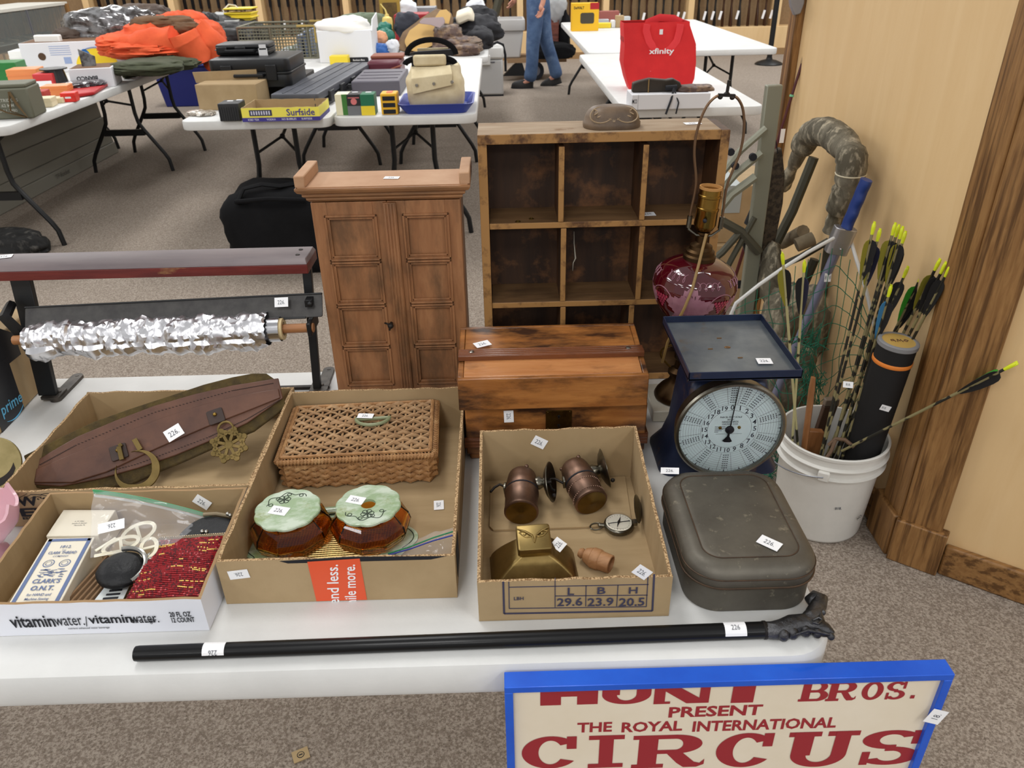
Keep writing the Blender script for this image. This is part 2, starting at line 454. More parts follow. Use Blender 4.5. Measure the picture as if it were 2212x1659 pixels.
# ================================================================ foreground table, back row
Z0 = .7405
def carton(name, label, cat, x0, x1, y0, y1, h, hf=None, th=.004, z=Z0, mats=None, rz=0, wob=.0015, seed=1, inn=None):
    """open cardboard tray; local frame at its base centre"""
    t = thing(name, label, cat, ((x0+x1)/2, (y0+y1)/2, z), rz)
    X = WM[t]
    hw, hd = (x1-x0)/2, (y1-y0)/2
    hf = hf or h
    hh = {0: hf, 1: h, 2: h, 3: hf}
    b = B(X); rnd = random.Random(seed)
    b.mi = 1; b.box(-hw+.0006, hw-.0006, -hd+.0006, hd-.0006, .0004, th); b.mi = 0
    # walls as strips with a slightly wavy top edge
    def wall(p, q, nin, za, zb, n=14):
        p = V(p); q = V(q); d = q-p; nin = V(nin)
        o = []; i_ = []
        for k in range(n+1):
            f = k/n; zz = za+(zb-za)*f+rnd.uniform(-wob, wob)
            o.append((p+d*f, zz))
        vs = []
        for c, zz in o:
            c2 = c+nin*th
            vs += [(c.x, c.y, 0), (c.x, c.y, zz), (c2.x, c2.y, zz), (c2.x, c2.y, 0)]
        b.mi = 0
        b.add(vs, [(k*4, k*4+4, k*4+5, k*4+1) for k in range(n)]+[(0, 1, 2, 3), (n*4, n*4+1, n*4+2, n*4+3)])
        b.mi = 1
        b.add(vs, [(k*4+2, k*4+6, k*4+7, k*4+3) for k in range(n)])
        b.mi = 2
        b.add(vs, [(k*4+1, k*4+5, k*4+6, k*4+2) for k in range(n)])
        b.mi = 0
    wall((-hw, -hd), (hw, -hd), (0, 1), hf, hf)
    wall((hw-.0001, -hd+th*1.01), (hw-.0001, hd-th*1.01), (-1, 0), hf, h)
    wall((hw, hd), (-hw, hd), (0, -1), h, h)
    wall((-hw+.0001, hd-th*1.01), (-hw+.0001, -hd+th*1.01), (1, 0), h, hf)
    m = mats or [M_card, M_cardin, M_edge]
    b.build('carton', m, t, smooth=0, weld=True)
    return t
# ---- tabletop cupboard with two doors
W_cab = wood('cupboard_wood', (160, 112, 74), (138, 92, 58), (108, 76, 50), 2, s=10, rough=.5, lo2=.46, hi2=.66, s2=14)
W_cabh = wood('cupboard_wood_flat', (166, 120, 80), (146, 100, 64), (118, 86, 58), 0, s=8, rough=.5, s2=8)
W_cabt = mat('dusty_top_wood', (186, 148, 116), .7, var=(168, 126, 92), scale=9)
cx0, cx1, cy0, cy1 = -.322, -.068, 1.283, 1.372
t = thing('cupboard', 'small carved wooden cupboard with two four-panel doors at the back of the table', 'cabinet', ((cx0+cx1)/2, (cy0+cy1)/2, Z0))
zt = 1.113
b = B(); b.box(cx0, cx1, cy0+.012, cy1, Z0, zt); b.build('case', W_cab, t, bev=.002)
def door(xa, xb, meet):
    b = B(); b.box(xa, xb, cy0+.006, cy0+.0115, Z0+.003, zt-.002)
    st = .026; e = .0
    xi0, xi1 = xa+st, xb-st
    if meet > 0: xi1 = xb-.024
    else: xi0 = xa+.03
    zz0, zz1 = Z0+.022, zt-.03
    n = 4; gap = .014
    ph = (zz1-zz0-gap*(n-1))/n
    b.box(xa, xi0, cy0, cy0+.007, Z0+.003, zt-.002); b.box(xi1, xb, cy0, cy0+.007, Z0+.003, zt-.002)
    b.box(xi0, xi1, cy0, cy0+.007, Z0+.003, zz0); b.box(xi0, xi1, cy0, cy0+.007, zz1, zt-.002)
    for k in range(n):
        p0 = zz0+k*(ph+gap); p1 = p0+ph
        if k: b.box(xi0, xi1, cy0+.001, cy0+.007, p0-gap, p0)
        for d, w_ in ((0, .0035), (.0045, .003)):       # stepped moulding round each panel
            a0, a1, c0, c1 = xi0-.006+d*1.2, xi1+.006-d*1.2, p0-.006+d*1.2, p1+.006-d*1.2
            yy = cy0-.0035+d*.7
            b.box(a0, a1, yy, cy0+.004, c0, c0+w_); b.box(a0, a1, yy, cy0+.004, c1-w_, c1)
            b.box(a0, a0+w_, yy, cy0+.004, c0, c1); b.box(a1-w_, a1, yy, cy0+.004, c0, c1)
    return b.build('door', W_cab, t, bev=.0008)
xm = (cx0+cx1)/2+.002
dl = door(cx0+.001, xm-.0005, 1)
dr = door(xm+.0005, cx1-.001, -1)
b = B()
b.box(xm-.006, xm+.016, cy0-.008, cy0+.001, Z0+.004, zt-.003)
for k in range(4): b.tube([(xm-.003+k*.0053, cy0-.008, Z0+.005), (xm-.003+k*.0053, cy0-.008, zt-.004)], .0021, 6)
b.build('door_batten', W_cab, dr, bev=.001)
b = B(); zk = Z0+.145
b.ell((xm-.013, cy0-.012, zk), (.0055, .006, .0055), 10, 8); b.tube([(xm-.013, cy0, zk), (xm-.013, cy0-.009, zk)], .003, 8)
b.tube([(xm-.024, cy0-.004, zk+.002), (xm-.019, cy0-.009, zk+.003), (xm-.013, cy0-.011, zk-.003), (xm-.016, cy0-.012, zk-.009)], .0018, 6)
b.build('latch', M_iron, dl)
b = B()
prof = [(0, 0), (.004, .004), (.004, .007), (.009, .011), (.009, .015), (.015, .018), (.018, .023), (.018, .026)]
rings = []
for o_, z in prof:
    rings.append([(cx0-o_, cy1, zt+z), (cx0-o_, cy0-o_, zt+z), (cx1+o_, cy0-o_, zt+z), (cx1+o_, cy1, zt+z)])
b.loft(rings); b.build('cornice', W_cabh, t, smooth=25)
b = B(); b.box(cx0-.014, cx1+.014, cy0-.012, cy1, zt+.026, zt+.0275); tp = b.build('tray_top', W_cabt, t)
for s in (0, 1):
    b = B(); xx = cx0-.018 if s == 0 else cx1+.0
    b.box(xx, xx+.018, cy0-.012, cy1+.01, zt+.0262, zt+.046)
    b.build('rail', W_cabt, t, bev=.002)
sticker(t, (-.185, 1.318, zt+.0275), (1, -.12, 0), (0, 0, 1), .026, .015)
# ---- pigeonhole shelf
W_cub = wood('dark_shelf_wood', (92, 60, 34), (70, 44, 24), (40, 26, 17), 2, s=7, rough=.55, lo2=.46, hi2=.64, s2=9)
W_cubh = wood('dark_shelf_wood_flat', (122, 92, 60), (100, 72, 44), (62, 42, 26), 0, s=7, rough=.6, lo2=.5, hi2=.7, s2=8)
W_cubb = mat('stained_back_board', (74, 49, 31), .6, var=(46, 30, 21), scale=5, st=(6, 6, .8), var2=(124, 82, 48), s2=11, lo2=.48, hi2=.62)
W_cube = mat('worn_shelf_edge', (158, 116, 66), .6, var=(84, 54, 30), scale=30, lo=.5, hi=.66)
W_cubt = mat('dusty_shelf_top', (166, 146, 122), .75, var=(142, 118, 92), scale=10, st=(1, 5, 5), var2=(118, 88, 58), s2=16, lo2=.62, hi2=.72)
ux0, ux1, uy0, uy1, uz1 = -.036, .382, 1.300, 1.402, 1.212
t = thing('pigeonhole_shelf', 'large dark stained wooden pigeonhole shelf standing behind the wooden chest', 'shelf', ((ux0+ux1)/2, (uy0+uy1)/2, Z0))
b = B(); b.box(ux0+.005, ux1-.005, uy1-.006, uy1, Z0+.002, uz1-.004); b.build('back_board', W_cubb, t)
def board(name, x0, x1, y0, y1, z0, z1, mtop):
    b = B()
    b.mi = 0; b.box(x0, x1, y0+.0015, y1, z0, z1)
    b.mi = 1; b.box(x0, x1, y0, y0+.002, z0+.0003, z1-.0003)
    return b.build(name, [mtop, W_cube], t, bev=.0012)
board('side_panel', ux0, ux0+.015, uy0, uy1-.006, Z0, uz1-.016, W_cub)
board('side_panel', ux1-.015, ux1, uy0, uy1-.006, Z0, uz1-.001, W_cub)
board('top_panel', ux0, ux1-.0152, uy0, uy1, uz1-.0165, uz1, W_cubt)
board('bottom_panel', ux0+.015, ux1-.015, uy0+.006, uy1-.006, Z0, Z0+.014, W_cubh)
zs = [FY(1120, 490, uy0).z, FY(1120, 661, uy0).z, FY(1120, 820, uy0).z]
for z in zs[:2]: board('shelf_board', ux0+.0152, ux1-.0152, uy0+.003, uy1-.0062, z-.0055, z+.0055, W_cubh)
zz = [Z0+.014, zs[1], zs[0], uz1-.0165]
for i in range(3):
    for q in ((1213, 1393), (1217, 1384), (1216, 1363))[2-i]:
        xx = FY(q, (380, 560, 700)[2-i], uy0).x
        board('divider', xx-.0048, xx+.0048, uy0+.002, uy1-.0062, zz[i]+.0056, zz[i+1]-.0056, W_cub)
cr = B(); pz = zz[2]
cr.tube([FY(1240, 500, uy1-.0066), FY(1240, 525, uy1-.0066), FY(1243, 558, uy1-.0066), FY(1238, 568, uy1-.0066), FY(1237, 585, uy1-.0066)], [.0004, .001, .0016, .001, .0003], 6)
cr.build('crack', mat('pale_split', (222, 214, 196), .8), t)
sticker(t, (.262, 1.335, zs[0]+.0056), (1, .05, 0), (0, 0, 1), .024, .02)
sticker(t, (.33, 1.352, uz1), (1, .1, 0), (0, 0, 1), .028, .017)
for q in ((1119, 479), (1148, 473)):
    p = T(q[0], q[1], zs[0]+.0058); b = B(Tr(p)); b.lathe([(.0045, 0), (.0045, .001), (.002, .002), (.0012, .003)], 12)
    tag(b.build('upholstery_tack', M_brass), ('dull brass tack lying at left on the top shelf board of the pigeonhole shelf', 'dull brass tack lying just right of another tack on the pigeonhole shelf board')[q[0] > 1130], 'tack')
# ---- carved hard object on top of the shelf
M_carv = mat('dark_leather_case', (112, 92, 72), .5, var=(84, 68, 54), scale=20, bump=.1)
p = T(1313, 262, uz1)
gx, gy = p.x, 1.345
t = thing('carved_case', 'oval carved brown case with leaf panels on top of the pigeonhole shelf', 'case', (gx, gy, uz1+.0005))
X = WM[t]
def carve(d):
    return 1
b = B(X)
rings = []
for z, k in ((0, .985), (.003, 1.0), (.008, 1.0), (.0095, .97), (.018, .93), (.026, .84), (.0315, .70), (.034, .45)):
    rings.append([(x*k, y*k, z) for x, y in rrect(-.0485, .0485, -.032, .032, .031, 8)])
b.loft(rings); body = b.build('body', M_carv, t, smooth=60)
b = B(X)
def onb(u, v):      # point on the front / top of the shell
    a = v*PI/2
    rr = .0318*math.cos(a)*.97
    k = 1-(.25*math.sin(a)**2)
    return (u*.046*k, -rr, .009+.0252*math.sin(a))
def groove(pts): b.tube([onb(*q) for q in pts], .0011, 5)
arc = lambda cu, ru, v0, v1, n=14: [(cu+ru*math.cos(PI*i/n), v0+(v1-v0)*math.sin(PI*i/n)) for i in range(n+1)]
for s in (-1, 1):
    groove([(s*(.49+.44*math.cos(2*PI*i/24)), .44+.38*math.sin(2*PI*i/24)) for i in range(25)])
    groove([(s*(.10+.78*i/10), .18+.50*i/10) for i in range(11)])
    for f, du, dv in ((.25, .02, .30), (.5, .05, .22), (.4, .22, -.10), (.65, .16, -.12)):
        groove([(s*(.10+.78*f), .18+.50*f), (s*(.10+.78*f+du*.5), .18+.50*f+dv*.5), (s*(.10+.78*f+du), .18+.50*f+dv)])
    groove([(s*.02, .08), (s*.05, .3), (s*.04, .6), (s*.12, .85)])
b.build('carving', mat('worn_ridge', (150, 128, 100), .5), t)
# ---- wooden chest
W_ch = wood('chest_wood', (170, 112, 58), (138, 84, 40), (58, 34, 20), 0, s=8, rough=.34, lo2=.45, hi2=.62, s2=13, coat=.25)
W_chl = wood('chest_lid_wood', (188, 130, 80), (164, 104, 58), (92, 56, 34), 0, s=7, rough=.28, lo2=.52, hi2=.70, s2=11, coat=.35)
W_chd = wood('chest_batten_wood', (122, 70, 36), (104, 56, 28), (70, 38, 22), 0, s=6, rough=.3, coat=.3)
hx0, hx1, hy0, hy1 = -.066, .226, 1.047, 1.185
t = thing('wooden_chest', 'small varnished wooden chest with brass lock plate in front of the pigeonhole shelf', 'chest', ((hx0+hx1)/2, (hy0+hy1)/2, Z0))
b = B(); b.box(hx0, hx1, hy0, hy1, Z0+.012, .843); b.build('body', W_ch, t, bev=.002)
b = B(); b.box(hx0-.003, hx1+.003, hy0-.0055, hy0, Z0+.028, Z0+.046)
for k in range(3): b.tube([(hx0-.003, hy0-.0055, Z0+.031+k*.006), (hx1+.003, hy0-.0055, Z0+.031+k*.006)], .0014, 6)
b.box(hx1, hx1+.0045, hy0, hy1, Z0+.028, Z0+.046)
b.build('batten', W_chd, t, bev=.001)
for xx in (hx0+.004, hx1-.034):
    for yy in (hy0+.004, hy1-.034):
        b = B(); b.box(xx, xx+.03, yy, yy+.03, Z0, Z0+.013); b.build('foot', W_ch, t, bev=.003)
b = B(); ly0, ly1 = hy0-.014, hy1+.004; lx0, lx1 = hx0-.008, hx1-.004
zf, zm, zr = .902, .914, .918
b.box(lx0, lx1, ly0, ly0+.008, .846, zf)
b.box(lx0, lx1, ly1-.008, ly1, .846, zr)
for xx in (lx0, lx1-.009):
    b.hexa([(xx, ly0+.008, .846), (xx+.009, ly0+.008, .846), (xx+.009, ly1-.008, .846), (xx, ly1-.008, .846), (xx, ly0+.008, zf), (xx+.009, ly0+.008, zf), (xx+.009, ly1-.008, zr), (xx, ly1-.008, zr)])
lid = b.build('lid', W_ch, t, bev=.0015)
b = B(); b.hexa([(lx0+.0095, ly0+.0085, .87), (lx1-.0095, ly0+.0085, .87), (lx1-.0095, 1.1, .87), (lx0+.0095, 1.1, .87), (lx0+.0095, ly0+.0085, zf), (lx1-.0095, ly0+.0085, zf), (lx1-.0095, 1.1, zm-.003), (lx0+.0095, 1.1, zm-.003)])
b.build('lid_panel', W_chl, lid, bev=.001)
b = B(); b.hexa([(lx0+.0095, 1.1, .87), (lx1-.0095, 1.1, .87), (lx1-.0095, ly1-.0085, .87), (lx0+.0095, ly1-.0085, .87), (lx0+.0095, 1.1, zm-.003), (lx1-.0095, 1.1, zm-.003), (lx1-.0095, ly1-.0085, zr), (lx0+.0095, ly1-.0085, zr)])
b.build('lid_panel', W_ch, lid, bev=.001)
b = B(); b.box(lx0+.0, lx1-.0, 1.082, 1.108, zm-.006, zm+.0025)
for k in range(4): b.tube([(lx0, 1.0855+k*.0063, zm+.0023), (lx1, 1.0855+k*.0063, zm+.0023)], .0016, 6)
bt = b.build('lid_batten', W_chd, lid, bev=.001)
b = B()
for xx in (lx0+.021, lx1-.024): b.lathe([(.0042, 0), (.0042, .0012), (.002, .002)], 12, Tr(xx, 1.095, zm+.0035))
b.build('screw', mat('pale_steel', (180, 176, 168), .25, 1), lid)
b = B(); xx = FY(1207, 905, hy0).x; zl = FY(1207, 907, hy0).z
b.prism(rrect(-.021, .021, -.0185, .0185, .003), 0, .0014, frame((xx, hy0-.0002, zl), (1, 0, 0), (0, -1, 0)))
for sx in (-1, 1):
    for sz in (-1, 1): b.ell((xx+sx*.0175, hy0-.0018, zl+sz*.0155), (.0016, .001, .0016), 8, 6)
lp = b.build('lock_plate', mat('tarnished_brass', (112, 86, 40), .4, 1, var=(72, 52, 26), scale=40), t, bev=.0005)
b = B()
for dz in (.008, -.009):
    b.lathe([(.0024, 0), (.0024, .0006)], 10, frame((xx, hy0-.0016, zl+dz), (1, 0, 0), (0, -1, 0))); b.box(xx-.0008, xx+.0008, hy0-.0022, hy0-.0014, zl+dz-.005, zl+dz)
b.build('keyhole', M_iron, t)
sticker(t, FY(1099, 899, hy0), (.02, 0, -1), (0, -1, 0), .022, .0155)
sticker(t, T(1042, 744, zr-.001), (.9, .42, 0), (0, -.02, 1), .026, .018)
# ---- paper roll cutter with foil on it
W_red = wood('red_bar_wood', (112, 40, 34), (86, 28, 26), (150, 110, 70), 0, s=10, rough=.4, lo2=.62, hi2=.7, s2=12)
M_gbar = mat('worn_black_paint', (70, 68, 66), .5, .2, var=(52, 50, 50), scale=40)
t = thing('paper_roll_cutter', 'old black iron paper roll cutter with red wooden top bar, standing at back left', 'paper cutter', (-.63, 1.33, Z0))
bx1 = -.344
b = B(); b.mi = 0; b.box(-.99, bx1, 1.288, 1.366, .983, 1.0)
b.mi = 1; b.hexa([(-.99, 1.288, 1.0002), (bx1, 1.288, 1.0002), (bx1, 1.366, 1.0002), (-.99, 1.366, 1.0002), (-.99, 1.298, 1.008), (bx1-.004, 1.298, 1.008), (bx1-.004, 1.362, 1.008), (-.99, 1.362, 1.008)])
b.build('top_bar', [W_red, mat('dusty_mauve_paint', (112, 100, 100), .45, var=(94, 84, 86), scale=9, st=(.5, 2, 2))], t, bev=.001)
b = B()
for yy in (1.318, 1.345): b.lathe([(.004, 0), (.004, .001), (.002, .0018)], 12, Tr(bx1-.022, yy, 1.008))
b.build('screw', M_iron, t)
for xl, w_ in ((-.893, .045), (-.369, .019)):
    b = B()
    tx = xl+.004 if xl < -.6 else xl+.008
    b.hexa([(xl, 1.285, Z0+.01), (xl+w_*.75, 1.285, Z0+.01), (xl+w_*.75, 1.296, Z0+.01), (xl, 1.296, Z0+.01), (tx-.002, 1.320, .9825), (tx+w_*.75, 1.320, .9825), (tx+w_*.75, 1.332, .9825), (tx-.002, 1.332, .9825)])
    lg = b.build('leg', M_black, t, bev=.001)
    b = B(); b.prism(rrect(-.011, .011, -.012, .095, .0105), 0, .006, Tr(xl+w_*.7, 1.287, Z0))
    b.prism(rrect(-.016, .018, -.012, .03, .006), .006, .010, Tr(xl+w_*.5, 1.287, Z0)); b.ell((xl+w_*.7, 1.30, Z0+.0105), (.005, .005, .002), 10, 6)
    b.lathe([(.004, .0061), (.004, .0066)], 10, Tr(xl+w_*.7, 1.372, Z0))
    b.build('foot_plate', mat('worn_iron', (92, 86, 80), .5, .6, var=(64, 60, 56), scale=40), lg, bev=.001)
b = B(); b.box(-.36, -.34, 1.294, 1.298, Z0+.004, Z0+.010); b.box(-.44, -.366, 1.30, 1.308, Z0, Z0+.006); b.build('base_rod', M_iron, t)
ya = 1.268
A0, A1 = FY(55, 690, ya), FY(694, 657, ya)
b = B(); X = frame(A0, A1-A0, (0, -.82, .57))
L_ = (A1-A0).length
b.prism(rrect(0, L_, -.021, .021, .004), -.002, .0015, X); b.mi = 1
b.box(.0, L_, .0195, .0225, -.002, .004, X); b.box(0, L_-.03, -.023, -.0195, -.002, .003, X)
b.build('cutter_bar', [M_gbar, M_black], t, bev=.0006)
b = B(); b.tube([(-.89, 1.30, .935), (-.885, 1.262, .925), (-.868, 1.262, .895), (-.862, 1.268, .872)], [.008, .011, .011, .006], 6); b.build('spring_arm', M_black, t)
b = B(); b.box(-.352, -.34, 1.262, 1.296, .93, .942); b.ell((-.343, 1.262, .936), (.005, .004, .005), 8, 6); b.build('bar_bracket', M_black, t)
sticker(t, FY(608, 653, ya-.003), A1-A0, (0, -.82, .57), .024, .017)
sticker(t, T(10, 555, 1.0082), (1, .3, 0), (0, 0, 1), .026, .018)
R0, R1 = FY(30, 735, 1.246), FY(668, 708, 1.252)
dd = (R1-R0)
b = B(); b.tube([R0+dd*.0, R1+dd*.015], .0085, 12); b.build('dowel', wood('dowel_wood', (168, 116, 74), (150, 100, 60), (120, 78, 46), 0, s=12), t)
b = B(); b.box(R1.x-.002, R1.x+.006, R1.y-.012, R1.y+.05, R1.z-.013, R1.z+.013); b.build('dowel_bracket', M_black, t, bev=.002)
# the foil roll is a thing of its own, slid onto the dowel
F0, F1 = R0+dd*.045, R0+dd*.895
t = thing('foil_roll', 'roll of crumpled silver foil hanging on the wooden dowel of the paper cutter', 'foil', F0)
fd = (F1-F0); fx = fd.normalized()
b = B()
X = frame(F0, (0, 0, 1), fd)
n_, k_ = 34, 110
vs = []; fs = []
for i in range(k_+1):
    f = i/k_
    base = .026+.007*math.sin(f*2.2)+(.004 if f < .2 else 0)
    for j in range(n_):
        a = 2*PI*j/n_
        d = V((math.cos(a), math.sin(a), 0))
        pz = V((math.cos(a)*.022, math.sin(a)*.022, f*fd.length))
        c = NZ.voronoi(pz*44)[0]
        c2 = NZ.voronoi(pz*110+V((3, 1, 7)))[0]
        rr = base+.0085*(c[1]-c[0])-.004+.003*(c2[1]-c2[0])+.004*NZ.noise(pz*30)
        if math.cos(a) < -.2: rr += .013*max(0, NZ.noise(V((f*9, 1, 0)))+.35)*(1 if f < .95 else .2)
        if f < .02: rr *= .75
        vs.append(d*rr+V((0, 0, f*fd.length*(.96 if j % 2 else .965))))
for i in range(k_):
    for j in range(n_):
        q = (i*n_+j, i*n_+(j+1) % n_, (i+1)*n_+(j+1) % n_, (i+1)*n_+j)
        if (i+j) % 2: fs += [(q[0], q[1], q[2]), (q[0], q[2], q[3])]
        else: fs += [(q[0], q[1], q[3]), (q[1], q[2], q[3])]
b.add(vs, fs, X)
b.build('foil', mat('silver_foil', (226, 226, 230), .3, 1), t, smooth=22)
b = B(); b.lathe([(.0215, 0), (.0225, 0), (.0225, .05), (.0215, .05)], 28, X @ Tr(0, 0, fd.length-.045), close=True); b.build('foil_end', mat('smooth_foil', (206, 206, 210), .2, 1), t)
b = B(); b.lathe([(.0125, 0), (.0195, 0), (.0195, .028), (.0125, .028)], 28, X @ Tr(0, 0, fd.length-.018), close=True); b.build('card_core', mat('pale_card_core', (206, 184, 140), .8), t)
# ---- parcel box at far left
t = thing('parcel_box', 'brown parcel box with black printed tape at the far left of the table', 'box', (-1.06, 1.25, Z0))
M_tape = mat('black_tape', (26, 28, 34), .35)
M_sky = mat('sky_blue_print', (92, 172, 214), .6)
pa, pb = T(0, 940), T(119, 812); pa.z = pb.z = Z0
d = (pb-pa).normalized(); n = V((d.y, -d.x, 0)).normalized()
pa = pa-d*.12
Lp = (pb-pa).length
hp = FX(45, 690, pa.x).z-Z0
hp = .15
X = MX(((d.x, 0, n.x, pa.x), (d.y, 0, n.y, pa.y), (0, 1, 0, Z0), (0, 0, 0, 1)))   # x along face, y up, z outward
b = B(X); b.box(0, Lp, 0, hp, -.26, 0); bxo = b.build('carton', M_card, t, bev=.003)
def onf(q): 
    p = PL(q[0], q[1], pa, n); p = X.inverted() @ p; return (p.x, p.y)
b = B(X)
b.prism([onf(q) for q in ((5, 935), (52, 882), (14, 770), (-40, 820))], .0002, .0008)
b.prism([onf(q) for q in ((-30, 800), (14, 790), (45, 765), (30, 720), (-30, 700))], .0002, .0006)
b.mi = 1
c = onf((24, 872)); e = onf((45, 850)); ang = math.atan2(e[1]-c[1], e[0]-c[0])
b.text('prime', .03, Tr(c[0], c[1], .0012) @ Rot('Z', ang-.12), bold=.012)
b.tube([(c[0]+math.cos(ang)*.03*u-math.sin(ang)*(-.02-.008*(1-u*u)), c[1]+math.sin(ang)*.03*u+math.cos(ang)*(-.02-.008*(1-u*u)), .0012) for u in [i/8-1 for i in range(17)]], [.0004+.0011*(1-abs(i/8-1)) for i in range(17)], 5)
b.build('printed_tape', [M_tape, M_sky], t, smooth=0)
# ================================================================ foreground table, front rows
def fit(b, s, L_, R_, top, bot, y, dy=-.0012, bold=0, track=1, shear=0, X=None):
    """lettering fitted between two pixels on the plane y"""
    vs, fs = textmesh(s, 1, bold, 1, 'LEFT', shear, track)
    xs = [v[0] for v in vs]; ys = [v[1] for v in vs]
    x0, x1, y0, y1 = min(xs), max(xs), min(ys), max(ys)
    a = FY(L_, (top+bot)/2, y); c = FY(R_, (top+bot)/2, y)
    zt_ = FY((L_+R_)/2, top, y).z; zb_ = FY((L_+R_)/2, bot, y).z
    b.add([(a.x+(v[0]-x0)/(x1-x0)*(c.x-a.x), y+dy, zb_+(v[1]-y0)/(y1-y0)*(zt_-zb_)) for v in vs], fs)
# ---- carton with the carbide lamps
lb = carton('cardboard_tray', 'tan cardboard tray printed with L B H sizes, holding two old lamps and a compass', 'box', -.041, .198, .696, .988, .097, .066, seed=3)
X = WM[lb]
M_navy = mat('navy_print', (62, 60, 82), .8)
b = B(); yf = .696
def line(p, q, w_=.0012, y=yf):
    a = FY(p[0], p[1], y); c = FY(q[0], q[1], y)
    b.bar((a.x, y-.0004, a.z), (c.x, y-.0004, c.z), .0006, w_, up=(0, 1, 0) if False else (0, 0, 1)) if abs(a.x-c.x) > abs(a.z-c.z) else b.bar((a.x, y-.0004, a.z), (c.x, y-.0004, c.z), .0006, w_, up=(1, 0, 0))
for p, q, w_ in (((1087, 1256), (1089, 1325), .0024), ((1089, 1325), (1409, 1319), .0024), ((1409, 1319), (1413, 1240), .0024), ((1099, 1256), (1100, 1314), .001), ((1100, 1314), (1396, 1310), .001), ((1396, 1310), (1400, 1240), .001),
                 ((1199, 1248), (1199, 1311), .001), ((1099, 1268), (1401, 1262), .001), ((1199, 1287), (1399, 1285), .001), ((1266, 1264), (1265, 1309), .001), ((1335, 1263), (1332, 1309), .001)): line(p, q, w_)
for s, l, r_, tp, bt in (('L', 1226, 1240, 1268, 1284), ('B', 1290, 1308, 1267, 1282), ('H', 1358, 1377, 1267, 1281), ('29.6', 1203, 1258, 1290, 1308), ('23.9', 1269, 1325, 1290, 1308), ('20.5', 1337, 1392, 1290, 1308), ('LBH', 1110, 1131, 1288, 1295)):
    fit(b, s, l, r_, tp, bt, yf, bold=.02)
b.build('printing', M_navy, lb, smooth=0)
sticker(lb, FY(1165, 955, .984), (.8, 0, -.45), (0, -1, .05), .022, .017)
sticker(lb, FY(1387, 1235, yf-.0004), (.72, 0, -.6), (0, -1, 0), .021, .016)
b = B(); zf = Z0+.0045
b.prism([tuple(T(q[0], q[1], zf)[:2]) for q in ((1060, 1050), (1350, 1032), (1365, 1135), (1250, 1142), (1066, 1148), (1058, 1140))], zf, zf+.003)
b.build('inner_flap', M_cardin, lb)
M_cop = mat('old_copper', (140, 110, 94), .38, 1, var=(104, 84, 72), scale=30, rv=.15)
M_ngun = mat('dull_nickel', (128, 124, 112), .3, 1, var=(84, 80, 72), scale=30)
def carbide(base, ax, roll, label, knurl):
    t = thing('carbide_lamp', label, 'lamp', base, M=frame(base, ax.orthogonal(), ax))
    z = ax.normalized(); x = V(roll); Xl = frame(base, x, z) @ MX.Scale(1.12, 4)
    b = B(Xl); b.lathe([(.0205, 0), (.0222, .001), (.0224, .004), (.0216, .006), (.0216, .030), (.0228, .032), (.0228, .035), (.0205, .036)], 28); 
    tk = b.build('tank', M_cop, t)
    b = B(Xl); b.lathe([(.0195, .0002), (.0198, -.0006), (.004, -.0008), (.0035, -.0012)], 28); b.build('base_plate', mat('tank_base_brass', (132, 106, 56), .35, 1, var=(104, 82, 44), scale=16), tk)
    if knurl:
        b = B(Xl)
        for zz_ in (.009, .027):
            for k in range(44): b.ell((.0216*math.cos(k*PI/22), .0216*math.sin(k*PI/22), zz_), (.0011, .0011, .0011), 5, 4)
        b.build('beading', M_cop, tk)
    b = B(Xl); b.lathe([(.0222, .0365), (.0222, .0385)], 28); b.build('gasket', M_blk, t)
    b = B(Xl); b.lathe([(.0205, .0385), (.0218, .042), (.0212, .050), (.0195, .062), (.0185, .067), (.0165, .070), (.012, .0715), (.004, .072)], 28)
    for k in range(3): b.ell((.0165*math.cos(k*2.1+1), .0165*math.sin(k*2.1+1), .0705), (.003, .003, .003), 8, 6)
    b.build('water_chamber', M_cop, t)
    b = B(Xl @ Tr(.019, 0, .052) @ Rot('Y', R(90)))
    b.lathe([(.0085, 0), (.009, .004), (.0065, .009), (.006, .012)], 16, cap=True); b.build('neck', M_ngun, t)
    b = B(Xl @ Tr(.03, 0, .052) @ Rot('Y', R(97)) @ Rot('X', R(8)))
    b.lathe([(.004, 0), (.012, .0012), (.020, .0042), (.0265, .0085), (.0272, .0090), (.0268, .0098), (.0198, .006), (.012, .0028), (.003, .0018)], 30)
    rf = b.build('reflector', M_ngun, t)
    b = B(Xl @ Tr(.031, 0, .052) @ Rot('Y', R(84))); b.lathe([(.0025, 0), (.0025, .008), (.001, .009)], 10); b.ell((.022, .004, .009), (.003, .003, .003), 8, 6); b.build('burner', M_iron, rf)
    b = B(Xl); b.tube([(-.019, 0, .042), (-.024, 0, .046), (-.031, 0, .056), (-.037, 0, .058), (-.041, 0, .052), (-.041, 0, .040), (-.038, 0, .036)] if knurl else [(-.019, 0, .046), (-.023, 0, .05), (-.030, 0, .055), (-.037, 0, .05), (-.042, 0, .042)], .0017, 8); b.build('hook', M_iron, t)
    b = B(Xl); b.prism(rrect(-.006, .006, -.008, .008, .004), 0, .003, Tr(-.0205, 0, .046) @ Rot('Y', R(-82))); b.build('hook_plate', M_ngun, t, bev=.0006)
    return t
carbide(T(1126, 1108, Z0+.032), V((.05, .98, .13)), (1, 0, .12), 'left carbide miner lamp with plain copper tank lying in the L B H cardboard tray', False)
carbide(T(1278, 1086, Z0+.032), V((-.26, .95, .16)), (.95, .3, .1), 'right carbide miner lamp with beaded tank and curled hook lying in the cardboard tray', True)
